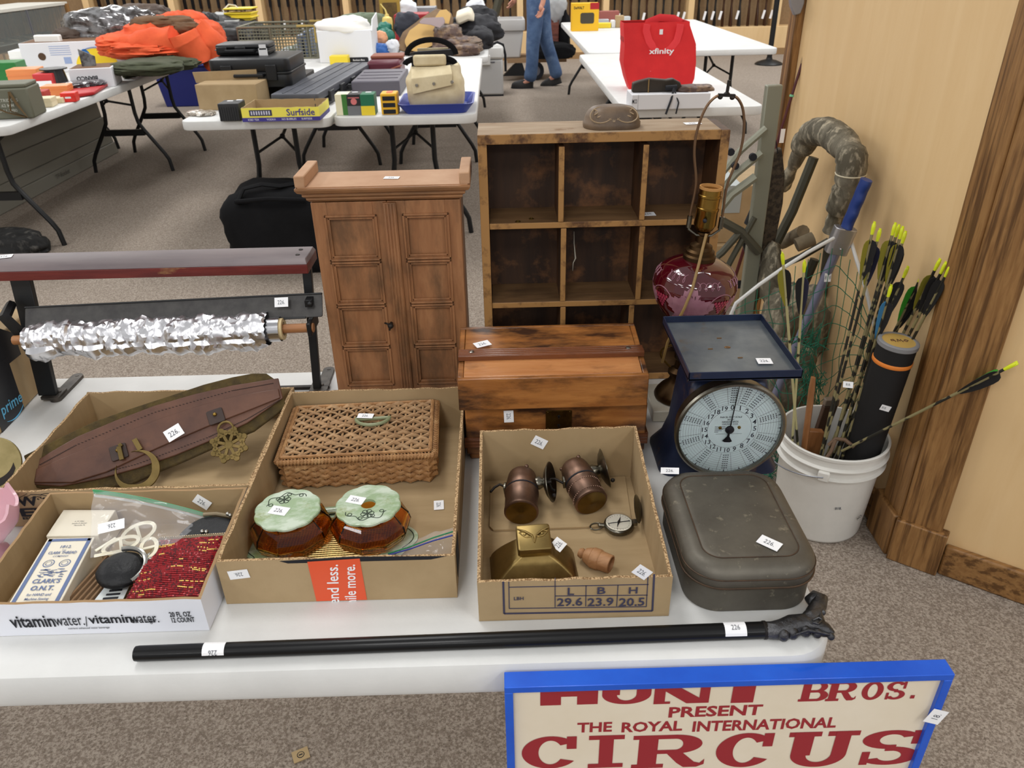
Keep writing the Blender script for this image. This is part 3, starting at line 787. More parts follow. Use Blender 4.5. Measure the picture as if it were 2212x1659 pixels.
# compass
pc = T(1336, 1140, Z0+.0055)
t = thing('pocket_compass', 'silver pocket compass with its lid open in the cardboard tray', 'compass', pc)
b = B(Tr(pc)); b.lathe([(.017, 0), (.0205, .002), (.0218, .005), (.0212, .008), (.0195, .0095), (.0185, .0095)], 32); cs = b.build('case', M_ngun, t)
b = B(Tr(pc)); b.lathe([(.0184, .0094), (.0184, .0098)], 32); b.mi = 1
for k in range(24): b.box(.0145, .0165, -.0002, .0002, .0098, .0099, Rot('Z', k*PI/12))
b.box(-.017, .017, -.0006, .0006, .0099, .0103, Rot('Z', R(8)))
b.build('dial', [mat('ivory_dial', (226, 220, 204), .4), M_blk], t)
b = B(Tr(pc)); b.prism([(-.013, 0), (0, -.0016), (.013, 0), (0, .0016)], .0104, .0108, Rot('Z', R(70))); b.lathe([(.002, .0104), (.0016, .0122)], 10); b.build('needle', M_iron, t)
b = B(Tr(pc)); b.lathe([(.0183, .0128), (.0178, .0138), (.001, .0142)], 32); b.build('glass', mat('clear_glass', (250, 250, 250), .02, trans=1, ior=1.2), t)
b = B(frame(pc+V((.0285, .012, .024)), (0, .3, 1), V((1, -.25, .28)))); b.lathe([(.0002, .003), (.012, .0022), (.0185, .0), (.0205, -.0012), (.021, -.0004), (.019, .0012), (.012, .0034), (.0002, .0042)], 32); b.build('lid', M_ngun, t)
b = B(Tr(pc)); b.box(.020, .0265, -.004, .006, .006, .0105); b.build('hinge', M_ngun, t)
b = B(Tr(pc)); b.tube([(-.021, 0, .005), (-.027, 0, .006)], .0032, 10); b.ell((-.0275, 0, .006), (.0028, .0035, .0032), 10, 8)
b.tube([(-.0325+.0085*math.cos(a), .0075*math.sin(a), .0035+.001*math.cos(a)) for a in [2*PI*i/20 for i in range(20)]], .0011, 6, closed=True); b.build('bow_ring', M_ngun, t)
# brass owl
po = T(1152, 1210, Z0+.0045)
t = thing('brass_owl', 'brass owl-faced desk piece with flared base in the front of the cardboard tray', 'ornament', (po.x, .776, Z0+.0042))
X = WM[t] @ Rot('Z', R(3)) @ MX.Scale(1.08, 4)
M_owl = mat('gold_brass', (152, 130, 82), .33, 1, var=(122, 102, 62), scale=22, rv=.15, var2=(108, 72, 46), s2=30, lo2=.6, hi2=.72)
b = B(X); rings = []
for i in range(9):
    f = i/8; z = .002+.040*f
    hw = .052-.034*math.sin(f*PI/2)**1.0 if f > .0 else .052
    hw = .053-.0335*f**1.5; hd = .034-.016*f**1.2
    rings.append([(x, y, z) for x, y in rrect(-hw, hw, -hd, hd, .004, 3)])
b.loft([[(x, y, 0) for x, y in rrect(-.054, .054, -.035, .035, .004, 3)]]+rings); b.build('base', M_owl, t, smooth=50)
b = B(X @ Tr(0, .003, .046) @ Rot('X', R(14)))
rslab(b, -.0205, .0205, -.019, .019, -.006, .012, .003, .002, 3); hd_ = b.build('head', M_owl, t)
b = B(X @ Tr(0, .003, .046) @ Rot('X', R(14)) @ Tr(0, 0, .012))
for s in (-1, 1):
    pts = [(s*(.003+.0145*u), .001+.006*u+.0036*math.sin(PI*u)) for u in [i/10 for i in range(11)]]+[(s*(.003+.0145*u), .001+.006*u-.0036*math.sin(PI*u)) for u in [i/10 for i in range(10, 0, -1)]]
    b.tube([(x, y, .0004) for x, y in pts], .0007, 6, closed=True)
    b.lathe([(.0022, 0), (.0018, .0008), (.0008, .001)], 10, Tr(s*.0105, .0045, 0))
    b.tube([(s*.0195, .0125, .0006), (s*.010, .0075, .0014), (s*.002, .001, .0014), (0, -.0085, .0006)], [.0006, .0013, .0014, .0008], 6)
b.build('face', M_owl, hd_)
sticker(t, T(1206, 1177, Z0+.042), (.55, .83, 0), (.3, -.15, .9), .02, .0165)
# little wooden barrel
pb = T(1290, 1208, Z0+.0165)
t = thing('wooden_barrel', 'tiny turned wooden barrel lying in the front right of the cardboard tray', 'barrel', (pb.x, pb.y, Z0+.0045))
Xb = frame(pb, (0, 0, 1), V((.84, -.54, .0)))
W_bar = wood('barrel_wood', (172, 128, 88), (152, 106, 68), (122, 82, 52), 0, s=16, rough=.5)
b = B(Xb); b.lathe([(.0003, -.028), (.006, -.027), (.0075, -.023), (.005, -.019), (.0095, -.018), (.0128, -.010), (.0128, -.0085), (.0142, -.007), (.0145, .002), (.0138, .0045), (.0132, .005), (.0125, .02), (.0108, .0205), (.0105, .006), (.0003, .005)], 24); b.build('body', W_bar, t)
# ---- deep carton with basket and jars
ab = carton('cardboard_tray', 'tan cardboard tray with an orange printed strip, holding the wicker basket and amber jars', 'box', -.3705, -.070, .738, 1.15, .082, .072, seed=5)
yf = .738
b = B(); b.mi = 0
c_ = [FY(q[0], q[1], yf) for q in ((664, 1213), (777, 1206), (794, 1303), (686, 1309))]
b.poly3([(p.x, yf-.0003, max(p.z, Z0+.0012)) for p in c_], (0, -.0004, 0))
b.mi = 1
for s, px in (('end less.', 716), ('nile more.', 753)):
    a = FY(px, 1305, yf); c = FY(px-4, 1218, yf)
    vs, fs = textmesh(s, 1, .012, 1, 'LEFT', 0, 1)
    xs = [v[0] for v in vs]; W_ = max(xs); H_ = .0155/.72
    up = (c-a); up.y = 0
    b.add([(a.x+up.x*v[0]/W_-v[1]*H_*.98+.004, yf-.0011, a.z+up.z*v[0]/W_*.985+.0005) for v in vs], fs)
b.build('printed_strip', [mat('orange_tape', (226, 88, 50), .4), M_paper], ab, smooth=0)
b = B(); b.prism([(-.3, 0), (-.31, .01), (-.22, .02), (-.1, .012), (-.12, 0)], 0, .0004, MX(((1, 0, 0, .02), (0, 0, -1, yf-.0001), (0, .4, 0, .8075), (0, 0, 0, 1)))); b.build('print_mark', M_blk, ab, smooth=0)
sticker(ab, FY(516, 1240, yf), (-1, 0, -.12), (0, -1, 0), .026, .014)
sticker(ab, T(948, 1092, Z0+.0042), (.08, -1, 0), (0, 0, 1), .022, .015)
b = B(); b.box(-.0696, -.0692, .76, .80, Z0+.015, Z0+.06); b.build('side_print', M_blk, ab, smooth=0)
# wicker basket (real weave)
M_wick = mat('wicker', (172, 128, 82), .65, var=(138, 98, 60), scale=60, var2=(184, 146, 100), s2=40, lo2=.55, hi2=.7, bump=.2, bs=220)
M_wickd = mat('wicker_top', (178, 142, 102), .7, var=(146, 112, 78), scale=60, var2=(172, 144, 110), s2=40, lo2=.55, hi2=.7)
t = thing('wicker_basket', 'lidded brown wicker basket at the back of the orange-striped cardboard tray', 'basket', (-.237, 1.059, Z0+.0052), R(2.5))
X = WM[t]
w2, d2, hb = .1165, .076, .046
b = B(X)
per = [((-w2, -d2), (w2, -d2)), ((w2, -d2), (w2, d2)), ((w2, d2), (-w2, d2)), ((-w2, d2), (-w2, -d2))]
random.seed(2)
pos = 0
loop = []
for (p, q) in per:
    n_ = 16 if p[1] == q[1] else 10
    for k in range(n_): loop.append((V(p)+(V(q)-V(p))*((k+.5)/n_), V((q[1]-p[1], -(q[0]-p[0]))).normalized()))
for (p, nn) in loop: b.tube([(p.x, p.y, .002), (p.x, p.y, hb)], .0021, 6)
rows = 8
for r_ in range(rows):
    z = .004+r_*(hb-.004)/rows
    path = []
    rad = .0036 if r_ % 3 != 1 else .0042
    for k, (p, nn) in enumerate(loop):
        s = 1 if (k+r_) % 2 else -1
        for dd_ in (0, .5):
            q = loop[(k+1) % len(loop)][0]
            pp = p.lerp(q, dd_); ss = s*(1-2*dd_) if dd_ else s
            path.append((pp.x+nn.x*.0036*ss, pp.y+nn.y*.0036*ss, z+random.uniform(-.0007, .0007)+.0008*(1 if dd_ else 0)))
    b.tube(path, rad, 6, closed=True)
b.build('body', M_wick, t)
b = B(X); b.box(-w2+.003, w2-.003, -d2+.003, d2-.003, .0005, hb-.003); b.build('lining', mat('basket_lining', (92, 84, 50), .9), t)
zl = hb+.004
b = B(X)
for k in range(17):
    x = -w2+.004+k*(2*w2-.008)/16
    b.tube([(x, -d2-.001, zl+.0055), (x, d2+.001, zl+.0055)], .0019, 5)
for r_ in range(15):
    y = -d2+.004+r_*(2*d2-.008)/14
    path = []
    for k in range(33):
        x = -w2+.004+(k/2)*(2*w2-.008)/16
        s = math.cos(PI*(k/2)+(PI if r_ % 2 else 0))
        path.append((x, y+.0012*math.sin(k*1.7+r_*2), zl+.0055+.0035*s))
    b.tube(path, .0037, 6, flat=.62)
lid = b.build('lid', M_wickd, t)
b = B(X); rslab(b, -w2+.002, w2-.002, -d2+.002, d2-.002, zl-.002, zl+.0018, .003, .001, 2); b.build('lid_backing', mat('lid_backing', (66, 48, 30), .9), lid)
b = B(X)
for k in range(4):
    p, q = per[k]; p = V((p[0]*1.035, p[1]*1.05)); q = V((q[0]*1.035, q[1]*1.05)); n_ = 46 if k % 2 == 0 else 30
    b.tube([(p.x, p.y, zl+.001), (q.x, q.y, zl+.001)], .0042, 8)
    for i in range(n_):
        c = p+(q-p)*((i+.5)/n_); dn = (q-p).normalized()
        b.tube([(c.x-dn.x*.0022-dn.y*-.004*0, c.y-dn.y*.0022, zl+.001+.0046*math.sin(a)) if False else (c.x+dn.x*.0016*math.sin(a*2)+dn.y*.0048*math.cos(a), c.y+dn.y*.0016*math.sin(a*2)-dn.x*.0048*math.cos(a), zl+.001+.0048*math.sin(a)) for a in [2*PI*j/10 for j in range(10)]], .0011, 4, closed=True)
    b.tube([(p.x*.95, p.y*.94, zl+.0075), (q.x*.95, q.y*.94, zl+.0075)], .0028, 6)
b.build('lid_border', M_wick, lid)
b = B(X)
hx, hy = .018, .012
b.tube([(hx-.028, hy+.006, zl+.012), (hx+.028, hy+.008, zl+.012)], .003, 8)
b.tube([(hx+.027*math.cos(a), hy+.008+.026*math.sin(a), zl+.0125+.003*math.sin(-a)) for a in [-PI*i/16 for i in range(17)]], .003, 8)
b.build('handle', mat('sage_plastic', (128, 134, 100), .4), lid)
b = B(X); b.tube([(.008, -d2-.006, zl+.003), (.008, -d2-.008, zl-.004), (.008, -d2-.0065, zl-.013)], .0015, 6); b.build('clasp', M_wick, t)
sticker(t, X @ V((.006, .021, zl+.0158)), (1, -.1, 0), (0, 0, 1), .026, .014)
# amber jars
M_amb = mat('amber_glass', (246, 184, 84), .03, trans=1, ior=1.46)
M_cel = mat('green_celluloid', (150, 172, 136), .25, var=(196, 208, 190), scale=26, lo=.4, hi=.6, var2=(136, 150, 92), s2=24, lo2=.52, hi2=.66, st=(1, 1.8, 1), coat=.3)
M_dkg = mat('dark_green_line', (44, 58, 44), .5)
def jar(px, py, label, hole):
    c = T(px, py, Z0+.059); c.z = Z0+.0052
    t = thing('glass_jar', label, 'jar', c, R(12))
    X = WM[t]
    b = B(X)
    prof = [(.036, .0015), (.044, .001), (.0515, .008), (.0575, .022), (.055, .033), (.0475, .042), (.0425, .047), (.0425, .053), (.0395, .053), (.0395, .047), (.044, .041), (.0505, .032), (.0535, .022), (.048, .011), (.041, .006), (.001, .006)]
    b.lathe(prof, 10, cap=True); b.build('jar_body', M_amb, t, bev=.0015, smooth=20)
    b = B(X); n_ = 80
    def sc_(a): return .0448+.0022*abs(math.sin(a*5))-.001
    out = [(sc_(2*PI*i/n_)*math.cos(2*PI*i/n_), sc_(2*PI*i/n_)*math.sin(2*PI*i/n_)) for i in range(n_)]
    zz_ = .0535
    if hole:
        inn = [(.0105*math.cos(2*PI*i/n_), .0105*math.sin(2*PI*i/n_)) for i in range(n_)]
        b.loft([[(x, y, zz_) for x, y in inn], [(x, y, zz_) for x, y in out], [(x*1.0, y*1.0, zz_+.003) for x, y in out], [(x*.97, y*.97, zz_+.0042) for x, y in out], [(x, y, zz_+.0042) for x, y in inn], [(x, y, zz_) for x, y in inn]], cap=False)
    else:
        b.loft([[(x, y, zz_) for x, y in out], [(x, y, zz_+.003) for x, y in out], [(x*.97, y*.97, zz_+.0042) for x, y in out]])
    ld = b.build('lid', M_cel, t)
    b = B(X); zz_ += .0043
    b.tube([(x*.955, y*.955, zz_-.0008) for x, y in out], .0007, 5, closed=True)
    def scroll(cx, cy, r0, r1, a0, a1): b.tube([(cx+(r0+(r1-r0)*i/20)*math.cos(a0+(a1-a0)*i/20), cy+(r0+(r1-r0)*i/20)*math.sin(a0+(a1-a0)*i/20), zz_) for i in range(21)], .00065, 5)
    a0 = R(200 if hole else 40)
    vine = [(.0335+.003*math.sin(i*.55), a0+i*.062) for i in range(34)]
    b.tube([(r_*math.cos(a), r_*math.sin(a), zz_) for r_, a in vine], .0006, 5)
    for i in (4, 13, 22, 31):
        r_, a = vine[i]; cx, cy = (r_-.004)*math.cos(a), (r_-.004)*math.sin(a)
        b.tube([(cx+.0028*math.cos(q), cy+.0028*math.sin(q), zz_) for q in [2*PI*j/12 for j in range(12)]], .0006, 5, closed=True)
    fx, fy = .022*math.cos(a0+1.1), .022*math.sin(a0+1.1)
    for q in range(6):
        a = q*PI/3; b.tube([(fx+.0055*math.cos(a)+.0036*math.cos(u), fy+.0055*math.sin(a)+.0036*math.sin(u), zz_) for u in [2*PI*j/12 for j in range(12)]], .0006, 5, closed=True)
    b.ell((fx, fy, zz_), (.002, .002, .0006), 8, 6)
    b.build('painted_scrolls', M_dkg, ld)
    return t
j1 = jar(622, 1103, 'amber glass dresser jar with solid green pearly lid, left of the pair', False)
j2 = jar(796, 1093, 'amber glass dresser jar with a round hole in its green lid', True)
zs_ = Z0+.0625
sticker(j1, T(603, 1104, zs_), (1, -.28, 0), (0, 0, 1), .026, .0175)
sticker(j2, T(769, 1081, zs_), (1, -.32, 0), (0, 0, 1), .025, .0165)
pt = T(715, 1172, Z0+.0045)
t = thing('dresser_tray', 'dresser tray of gold mesh with green scalloped celluloid ends under the amber jars', 'tray', (pt.x, pt.y, Z0+.0042), R(3))
X = WM[t]
def lobes(r1, r2, e, z):
    o = []
    for i in range(96):
        a = 2*PI*i/96
        k = 1+e*abs(math.cos(a*4))
        o.append((r1*math.cos(a)*k*(1 if abs(math.cos(a)) < .9 else 1), r2*math.sin(a)*k, z))
    return o
b = B(X); b.loft([lobes(.116, .062, .05, 0), lobes(.118, .064, .05, .0016), lobes(.116, .062, .05, .0024)]); b.build('rim', M_cel, t)
b = B(X); b.tube([(x, y, z+.0024) for x, y, z in lobes(.112, .058, .05, 0)], .0007, 5, closed=True); b.build('painted_line', M_dkg, t)
b = B(X); b.loft([lobes(.09, .052, .03, .0024), lobes(.09, .052, .03, .0028)]); b.build('mesh_base', mat('gold_paint', (150, 124, 66), .35, .6), t)
b = B(X)
for k in range(-21, 22):
    x = k*.0042; h = .052*math.sqrt(max(0, 1-(x/.092)**2))
    if h > .003: b.tube([(x, -h, .0031), (x, h, .0031)], .0006, 4)
for k in range(-12, 13):
    y = k*.0042; h = .09*math.sqrt(max(0, 1-(y/.0535)**2))
    if h > .003: b.tube([(-h, y, .0034), (h, y, .0034)], .0006, 4)
b.build('gold_mesh', mat('gold_thread', (214, 186, 120), .35, .5), t)
p = T(712, 1100, Z0+.012)
b = B(); b.tube([(p.x-.04, p.y-.006, Z0+.011), (p.x+.03, p.y+.002, Z0+.011)], .0062, 10, flat=.75)
tag(b.build('nail_buffer', M_cel), 'green celluloid nail buffer lying between the amber jars and the wicker basket', 'nail buffer')
M_film = mat('clear_film', (238, 240, 246), .06, alpha=.10, spec=.9)
M_film2 = mat('clear_film_seal', (226, 232, 232), .2, alpha=.45)
t = thing('zip_bag', 'flat clear zip bag with blue and green seal lines beside the amber jars', 'bag', T(905, 1180, Z0+.01))
b = B(); q = [T(*s, Z0+zz_) for s, zz_ in (((838, 1198), .012), ((975, 1205), .012), ((982, 1140), .05), ((930, 1150), .02))]
def bag(u, v_):
    p = (q[0]*(1-u)+q[1]*u)*(1-v_)+(q[3]*(1-u)+q[2]*u)*v_
    return p+V((0, 0, .006*NZ.noise(V((u*4, v_*4, .3)))))
b.slab(bag, 14, 8, .0004); b.build('bag_film', M_film, t)
for dz, c, nm in ((0, (40, 128, 84), 'green_seal'), (8, (48, 62, 150), 'blue_seal')):
    b = B(); a_, c_ = T(838, 1196+dz*.4, Z0+.016), T(979, 1148+dz, Z0+.054)
    b.tube([a_, a_.lerp(c_, .35)+V((0, 0, -.001)), a_.lerp(c_, .7)+V((0, 0, .001)), c_], .0011, 6); b.build(nm, mat(nm, c, .4), t)
# ---- harness carton
hbx = carton('cardboard_tray', 'tan cardboard tray with black wood grain print on its front, holding a leather strap', 'box', -.742, -.3765, .908, 1.195, .066, .064, seed=9)
yf = .908
b = B()
for cxp, cyp, r0, n_ in ((90, 1078, 8, 5), (505, 1042, 5, 3), (300, 1100, 20, 6), (190, 1120, 14, 6), (420, 1110, 24, 5)):
    for k in range(n_):
        rx = (r0+k*13); ry = rx*.36
        pts = []
        for i in range(26):
            a = PI*i/25
            qx, qy = cxp+rx*math.cos(a)+3*math.sin(i*.9+k), cyp-ry*math.sin(a)-2*math.sin(i*.5+k*2)
            p = FY(qx, qy, yf)
            if Z0+.001 < p.z < Z0+.061 and -.741 < p.x < -.378: pts.append((p.x, yf-.0002, p.z))
            else:
                if len(pts) > 2: b.tube(pts, .0008, 4, flat=.4)
                pts = []
        if len(pts) > 2: b.tube(pts, .0008, 4, flat=.4)
fit(b, 'NEW', -12, 83, 1072, 1093, yf, bold=.03); fit(b, 'EVE', 44, 150, 1096, 1114, yf, bold=.03); fit(b, 'BR', 50, 80, 1116, 1121, yf, bold=.02)
b.build('printing', M_blk, hbx, smooth=0)
M_lea = mat('brown_leather', (100, 66, 50), .42, var=(74, 47, 37), scale=14, bump=.08, bs=90, var2=(126, 84, 62), s2=9, lo2=.6, hi2=.75, coat=.1)
M_lead = mat('dark_leather', (62, 44, 38), .5, var=(46, 34, 30), scale=20, bump=.1)
M_feltg = mat('olive_felt', (88, 72, 34), .95, var=(62, 50, 28), scale=40, bump=.5, bs=160)
hO, hE = T(60, 1030, Z0+.03), T(605, 842, Z0+.098)
hw_ = V((-.15, .72, .62)); hn = (hE-hO).cross(hw_).normalized()
if hn.z < 0: hn = -hn
def HP(px, py, lift=0): return PL(px, py, hO, hn)+hn*lift
t = thing('harness_strap', 'brown leather horse harness strap with brass ornaments and olive felt backing', 'harness', hO)
b = B(); b.poly3([HP(*q) for q in ((50, 984), (125, 947), (201, 911), (285, 881), (368, 854), (440, 830), (502, 814), (545, 806), (575, 806), (595, 820), (619, 878), (549, 931), (468, 965), (401, 995), (340, 1020), (284, 1046), (180, 1062), (75, 1052))], -hn*.006); b.build('felt_backing', M_feltg, t, bev=.002, smooth=60)
b = B(); b.poly3([HP(*q) for q in ((67, 1005), (115, 975), (167, 945), (250, 910), (334, 878), (420, 853), (502, 834), (602, 818), (612, 861), (535, 915), (452, 955), (380, 985), (301, 1012), (220, 1035), (134, 1052), (72, 1048))], hn*.004); st = b.build('leather_body', M_lea, t, bev=.0015, smooth=60)
b = B(); b.poly3([HP(q[0], q[1], .004) for q in ((78, 1045), (82, 1015), (170, 978), (267, 938), (350, 906), (435, 878), (520, 856), (603, 842), (607, 862), (530, 893), (448, 925), (340, 972), (234, 1022), (160, 1045))], hn*.0035); b.build('raised_band', M_lea, t, bev=.0015, smooth=60)
b = B()
def stitch(pts, n_):
    for i in range(n_):
        f = i/(n_-1)*(len(pts)-1); k = min(int(f), len(pts)-2); g = f-k
        q = (pts[k][0]*(1-g)+pts[k+1][0]*g, pts[k][1]*(1-g)+pts[k+1][1]*g)
        p = HP(q[0], q[1], .0043); d_ = (hE-hO).normalized()
        b.tube([p-d_*.0014+hw_*.0006, p+d_*.0014-hw_*.0006], .0006, 4)
stitch(((90, 1005), (167, 963), (334, 893), (502, 846), (590, 830)), 90)
b.build('stitching', mat('dark_stitching', (36, 28, 26), .9), st)
b = B(); stitch(((160, 1040), (301, 1003), (452, 946), (535, 907), (605, 866)), 90)
b.build('stitching', mat('dark_stitching', (36, 28, 26), .9), st)
def brass_tab(px, py, s=1):
    b = B(frame(HP(px, py, .0078), hE-hO, hn)); b.prism(rrect(-.013*s, .013*s, -.011*s, .014*s, .003), 0, .003); b.build('leather_tab', M_lead, t, bev=.0008)
    b = B(frame(HP(px-2, py-5, .0108), hE-hO, hn)); b.ell((0, 0, .001), (.0034, .0034, .003), 10, 8); b.build('brass_stud', M_brass, t)
def hd(b, c, r, z0=.012, th=.003, n_=16):
    b.prism([(c[0]+r*math.cos(2*PI*i/n_), c[1]+r*math.sin(2*PI*i/n_)) for i in range(n_)], z0, z0+th)
M_obr = mat('aged_brass', (128, 108, 66), .45, .8, var=(98, 82, 46), scale=24)
# trefoil brass
brass_tab(470, 905)
Xh = frame(HP(499, 966), (1, 0, 0), hn)
Xh = frame(HP(499, 966), hE-hO, hn)
b = B(Xh); hd(b, (0, 0), .007)
for k in range(8):
    a = 2*PI*k/8+.2
    for rr, da, rad in ((.0215, .19, .0049), (.0215, -.19, .0049), (.0265, 0, .0049)): hd(b, (rr*math.cos(a+da), rr*math.sin(a+da)), rad)
    b.bar((.005*math.cos(a), .005*math.sin(a), .0135), (.022*math.cos(a), .022*math.sin(a), .0135), .005, .003)
    b.bar((.0215*math.cos(a+.19), .0215*math.sin(a+.19), .0135), (.0215*math.cos(a+.6), .0215*math.sin(a+.6), .0135), .003, .003)
top = Xh.inverted() @ HP(481, 925, 0)
b.tube([(top.x+.012*math.cos(q)+.006, top.y+.013*math.sin(q)-.009, .0135) for q in [R(-60)+R(300)*i/14 for i in range(15)]], .0022, 6)
b.build('trefoil_brass', M_obr, t, bev=.0004)
# crescent brass
brass_tab(262, 982)
Xh = frame(HP(304, 1022), (1, 0, 0), hn)
b = B(Xh)
o_ = []
for i in range(25):
    a = R(-60)+R(300)*i/24; o_.append((.034*math.cos(a+R(0)), .034*math.sin(a)))
ang = [R(115)+R(-310)*i/40 for i in range(41)]
outer = [(.034*math.cos(a), .034*math.sin(a)) for a in ang]
inner = [(-.001+(.023-.006*0)*math.cos(a), .001+.023*math.sin(a)) for a in ang]
wd = [(.5-abs(i/40-.5))*2 for i in range(41)]
inner = [(o0[0]*(1-.36*min(1, w_*1.6)), o0[1]*(1-.36*min(1, w_*1.6))) for o0, w_ in zip(outer, wd)]
b.loft([[(o0[0], o0[1], .012), (i0[0], i0[1], .012), (i0[0], i0[1], .0155), (o0[0], o0[1], .0155)] for o0, i0 in zip(outer, inner)])
b.bar((-.026, .018, .014), (-.034, .040, .014), .007, .004); b.bar((.0, .034, .014), (-.012, .052, .014), .008, .004); b.bar((-.034, .040, .014), (-.03, .044, .014), .006, .004)
b.build('crescent_brass', M_obr, t, bev=.0006)
# round brass with a face-like cut-out
Xh = frame(HP(-2, 1012, .018), (1, 0, 0), (hn+V((0, -.25, 0))).normalized())
b = B(Xh)
disc = [(.044*math.cos(2*PI*i/48), .044*math.sin(2*PI*i/48)) for i in range(48)]
b.prism(disc, 0, .004); b.build('round_brass', mat('pale_brass', (146, 132, 92), .45, .75, var=(116, 104, 66), scale=18), t, bev=.001)
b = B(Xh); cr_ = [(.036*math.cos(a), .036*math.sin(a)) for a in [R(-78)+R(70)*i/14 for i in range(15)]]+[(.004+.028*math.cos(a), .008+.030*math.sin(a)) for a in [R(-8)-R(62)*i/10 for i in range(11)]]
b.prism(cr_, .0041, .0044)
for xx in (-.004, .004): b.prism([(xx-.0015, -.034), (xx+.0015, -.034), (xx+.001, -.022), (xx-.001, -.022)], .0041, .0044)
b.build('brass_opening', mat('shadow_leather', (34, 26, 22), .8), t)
sticker(t, HP(379, 938, .0076), (hE-hO)+V((0, .12, .05)), hn, .027, .021)
# ---- white printed carton at front left
vb = carton('cardboard_tray', 'white printed drink carton tray at front left holding thread box and purses', 'box', -.664, -.3785, .694, .904, .064, .0535, seed=7, mats=[mat('white_card', (226, 228, 236), .55), M_cardin, mat('cut_card_edge', (158, 128, 92), .9)], wob=.001)
yf = .694
b = B()
fit(b, 'vitamin', 22, 118, 1329, 1354, yf, bold=.018); fit(b, 'water.', 118, 182, 1331, 1350, yf)
b.bar((FY(186, 1331, yf).x, yf-.0008, FY(186, 1331, yf).z), (FY(188, 1352, yf).x, yf-.0008, FY(188, 1352, yf).z), .0006, .0006, up=(1, 0, 0))
fit(b, 'vitamin', 191, 285, 1327, 1345, yf, bold=.018); fit(b, 'water.', 282, 343, 1327, 1344, yf); fit(b, 'zero sugar', 286, 340, 1337, 1347, yf, bold=.004)
fit(b, '20 FL OZ', 366, 413, 1320, 1331, yf, bold=.022); fit(b, '12 COUNT', 371, 421, 1332, 1343, yf, bold=.022); fit(b, 'nutrient enhanced water beverage', 148, 238, 1353, 1358, yf, bold=.01)
b.build('printing', M_blk, vb, smooth=0)
sticker(vb, FY(437, 1084, .8995), (.72, 0, -.62), (0, -1, .1), .024, .016)
M_blue = mat('blue_print', (96, 112, 150), .7)
M_crm = mat('cream_card', (224, 216, 198), .6)
# thread box
zt_ = Z0+.046
c0, c1, c2, c3 = T(103, 1163, zt_), T(205, 1160, zt_), T(118, 1322, zt_), T(2, 1326, zt_)
c2 = c1+(c3-c0)
c2.y = max(c2.y, .7005); c3.y = max(c3.y, .7005)
t = thing('thread_box', 'cream box of sewing thread with blue engraved printing in the white carton', 'box', ((c0.x+c2.x)/2, (c0.y+c2.y)/2, Z0+.0045))
b = B(); b.hexa([(p.x, p.y, Z0+.0045) for p in (c3, c2, c1, c0)]+[(p.x, p.y, zt_) for p in (c3, c2, c1, c0)]); b.build('carton', M_crm, t, bev=.001)
ux = (c2-c3).normalized(); X = frame(c3+V((0, 0, .0003)), ux, (0, 0, 1)); W_ = (c2-c3).length; H_ = (c0-c3).length
b = B(X); m_ = .003; bw = .005
sk = (X.inverted() @ (c0+V((0, 0, .0003)))).x
def sh(x, y): return x+sk*y/H_
def quad(x0, x1, y0, y1, z=.0003): b.prism([(sh(x0, y0), y0), (sh(x1, y0), y0), (sh(x1, y1), y1), (sh(x0, y1), y1)], 0, z)
quad(m_, m_+bw, m_, H_-m_); quad(W_-m_-bw, W_-m_, m_, H_-m_); quad(m_, W_-m_, H_-m_-bw, H_-m_)
def tx(s, f, size, bold=.01, sx=1): 
    y = H_*f; b.text(s, size, Tr(sh(W_/2, y), y, .0006), bold=bold, sx=sx)
tx('1812.', .84, .0075); tx('THE', .785, .003); tx('CLARK THREAD', .745, .0072, .02, .72); tx('COMPANY', .69, .0042, .01, 1); tx("CLARK'S", .315, .0105, .025, .9); tx('O.N.T.', .215, .011, .03, .95); tx('for HAND and', .125, .0062, .015, .8); tx('Machine Sewing', .065, .0058, .012, .8)
for s in (-1, 1):
    b.lathe([(.0072, .0002), (.0062, .0005)], 20, Tr(sh(W_/2+s*.0105, H_*.585), H_*.585, 0), cap=False); b.lathe([(.0042, .0002), (.0036, .0005)], 16, Tr(sh(W_/2+s*.0105, H_*.585), H_*.585, 0), cap=False)
random.seed(8)
for k in range(34):
    yy = H_*random.uniform(.38, .5); xx = W_/2+random.uniform(-.017, .013)
    b.bar((sh(xx, yy), yy, .0003), (sh(xx, yy)+random.uniform(.003, .009), yy+random.uniform(-.0015, .001), .0003), random.uniform(.0004, .0011), .0004)
b.build('printing', M_blue, t, smooth=0)
# cream envelope packet
zt_ = Z0+.04
q = [T(*s, zt_) for s in ((99, 1158), (212, 1157), (250, 1101), (137, 1101))]
b = B(); b.hexa([(p.x, p.y, Z0+.005) for p in q]+[(p.x, p.y, zt_) for p in q])
t = tag(b.build('stationery_box', M_crm, bev=.001), 'plain cream stationery box with tiny print behind the thread box', 'box')
b = B()
for k, s in enumerate(('A. W. HALL', 'Jewelry & Optician', 'Mount Joy, Pa.')): 
    p = T(172, 1126+k*4.2, zt_+.0004); b.text(s, .0034, frame(p, (1, .02, 0), (0, 0, 1)), sx=.8)
b.build('lettering', M_ink, t, smooth=0)
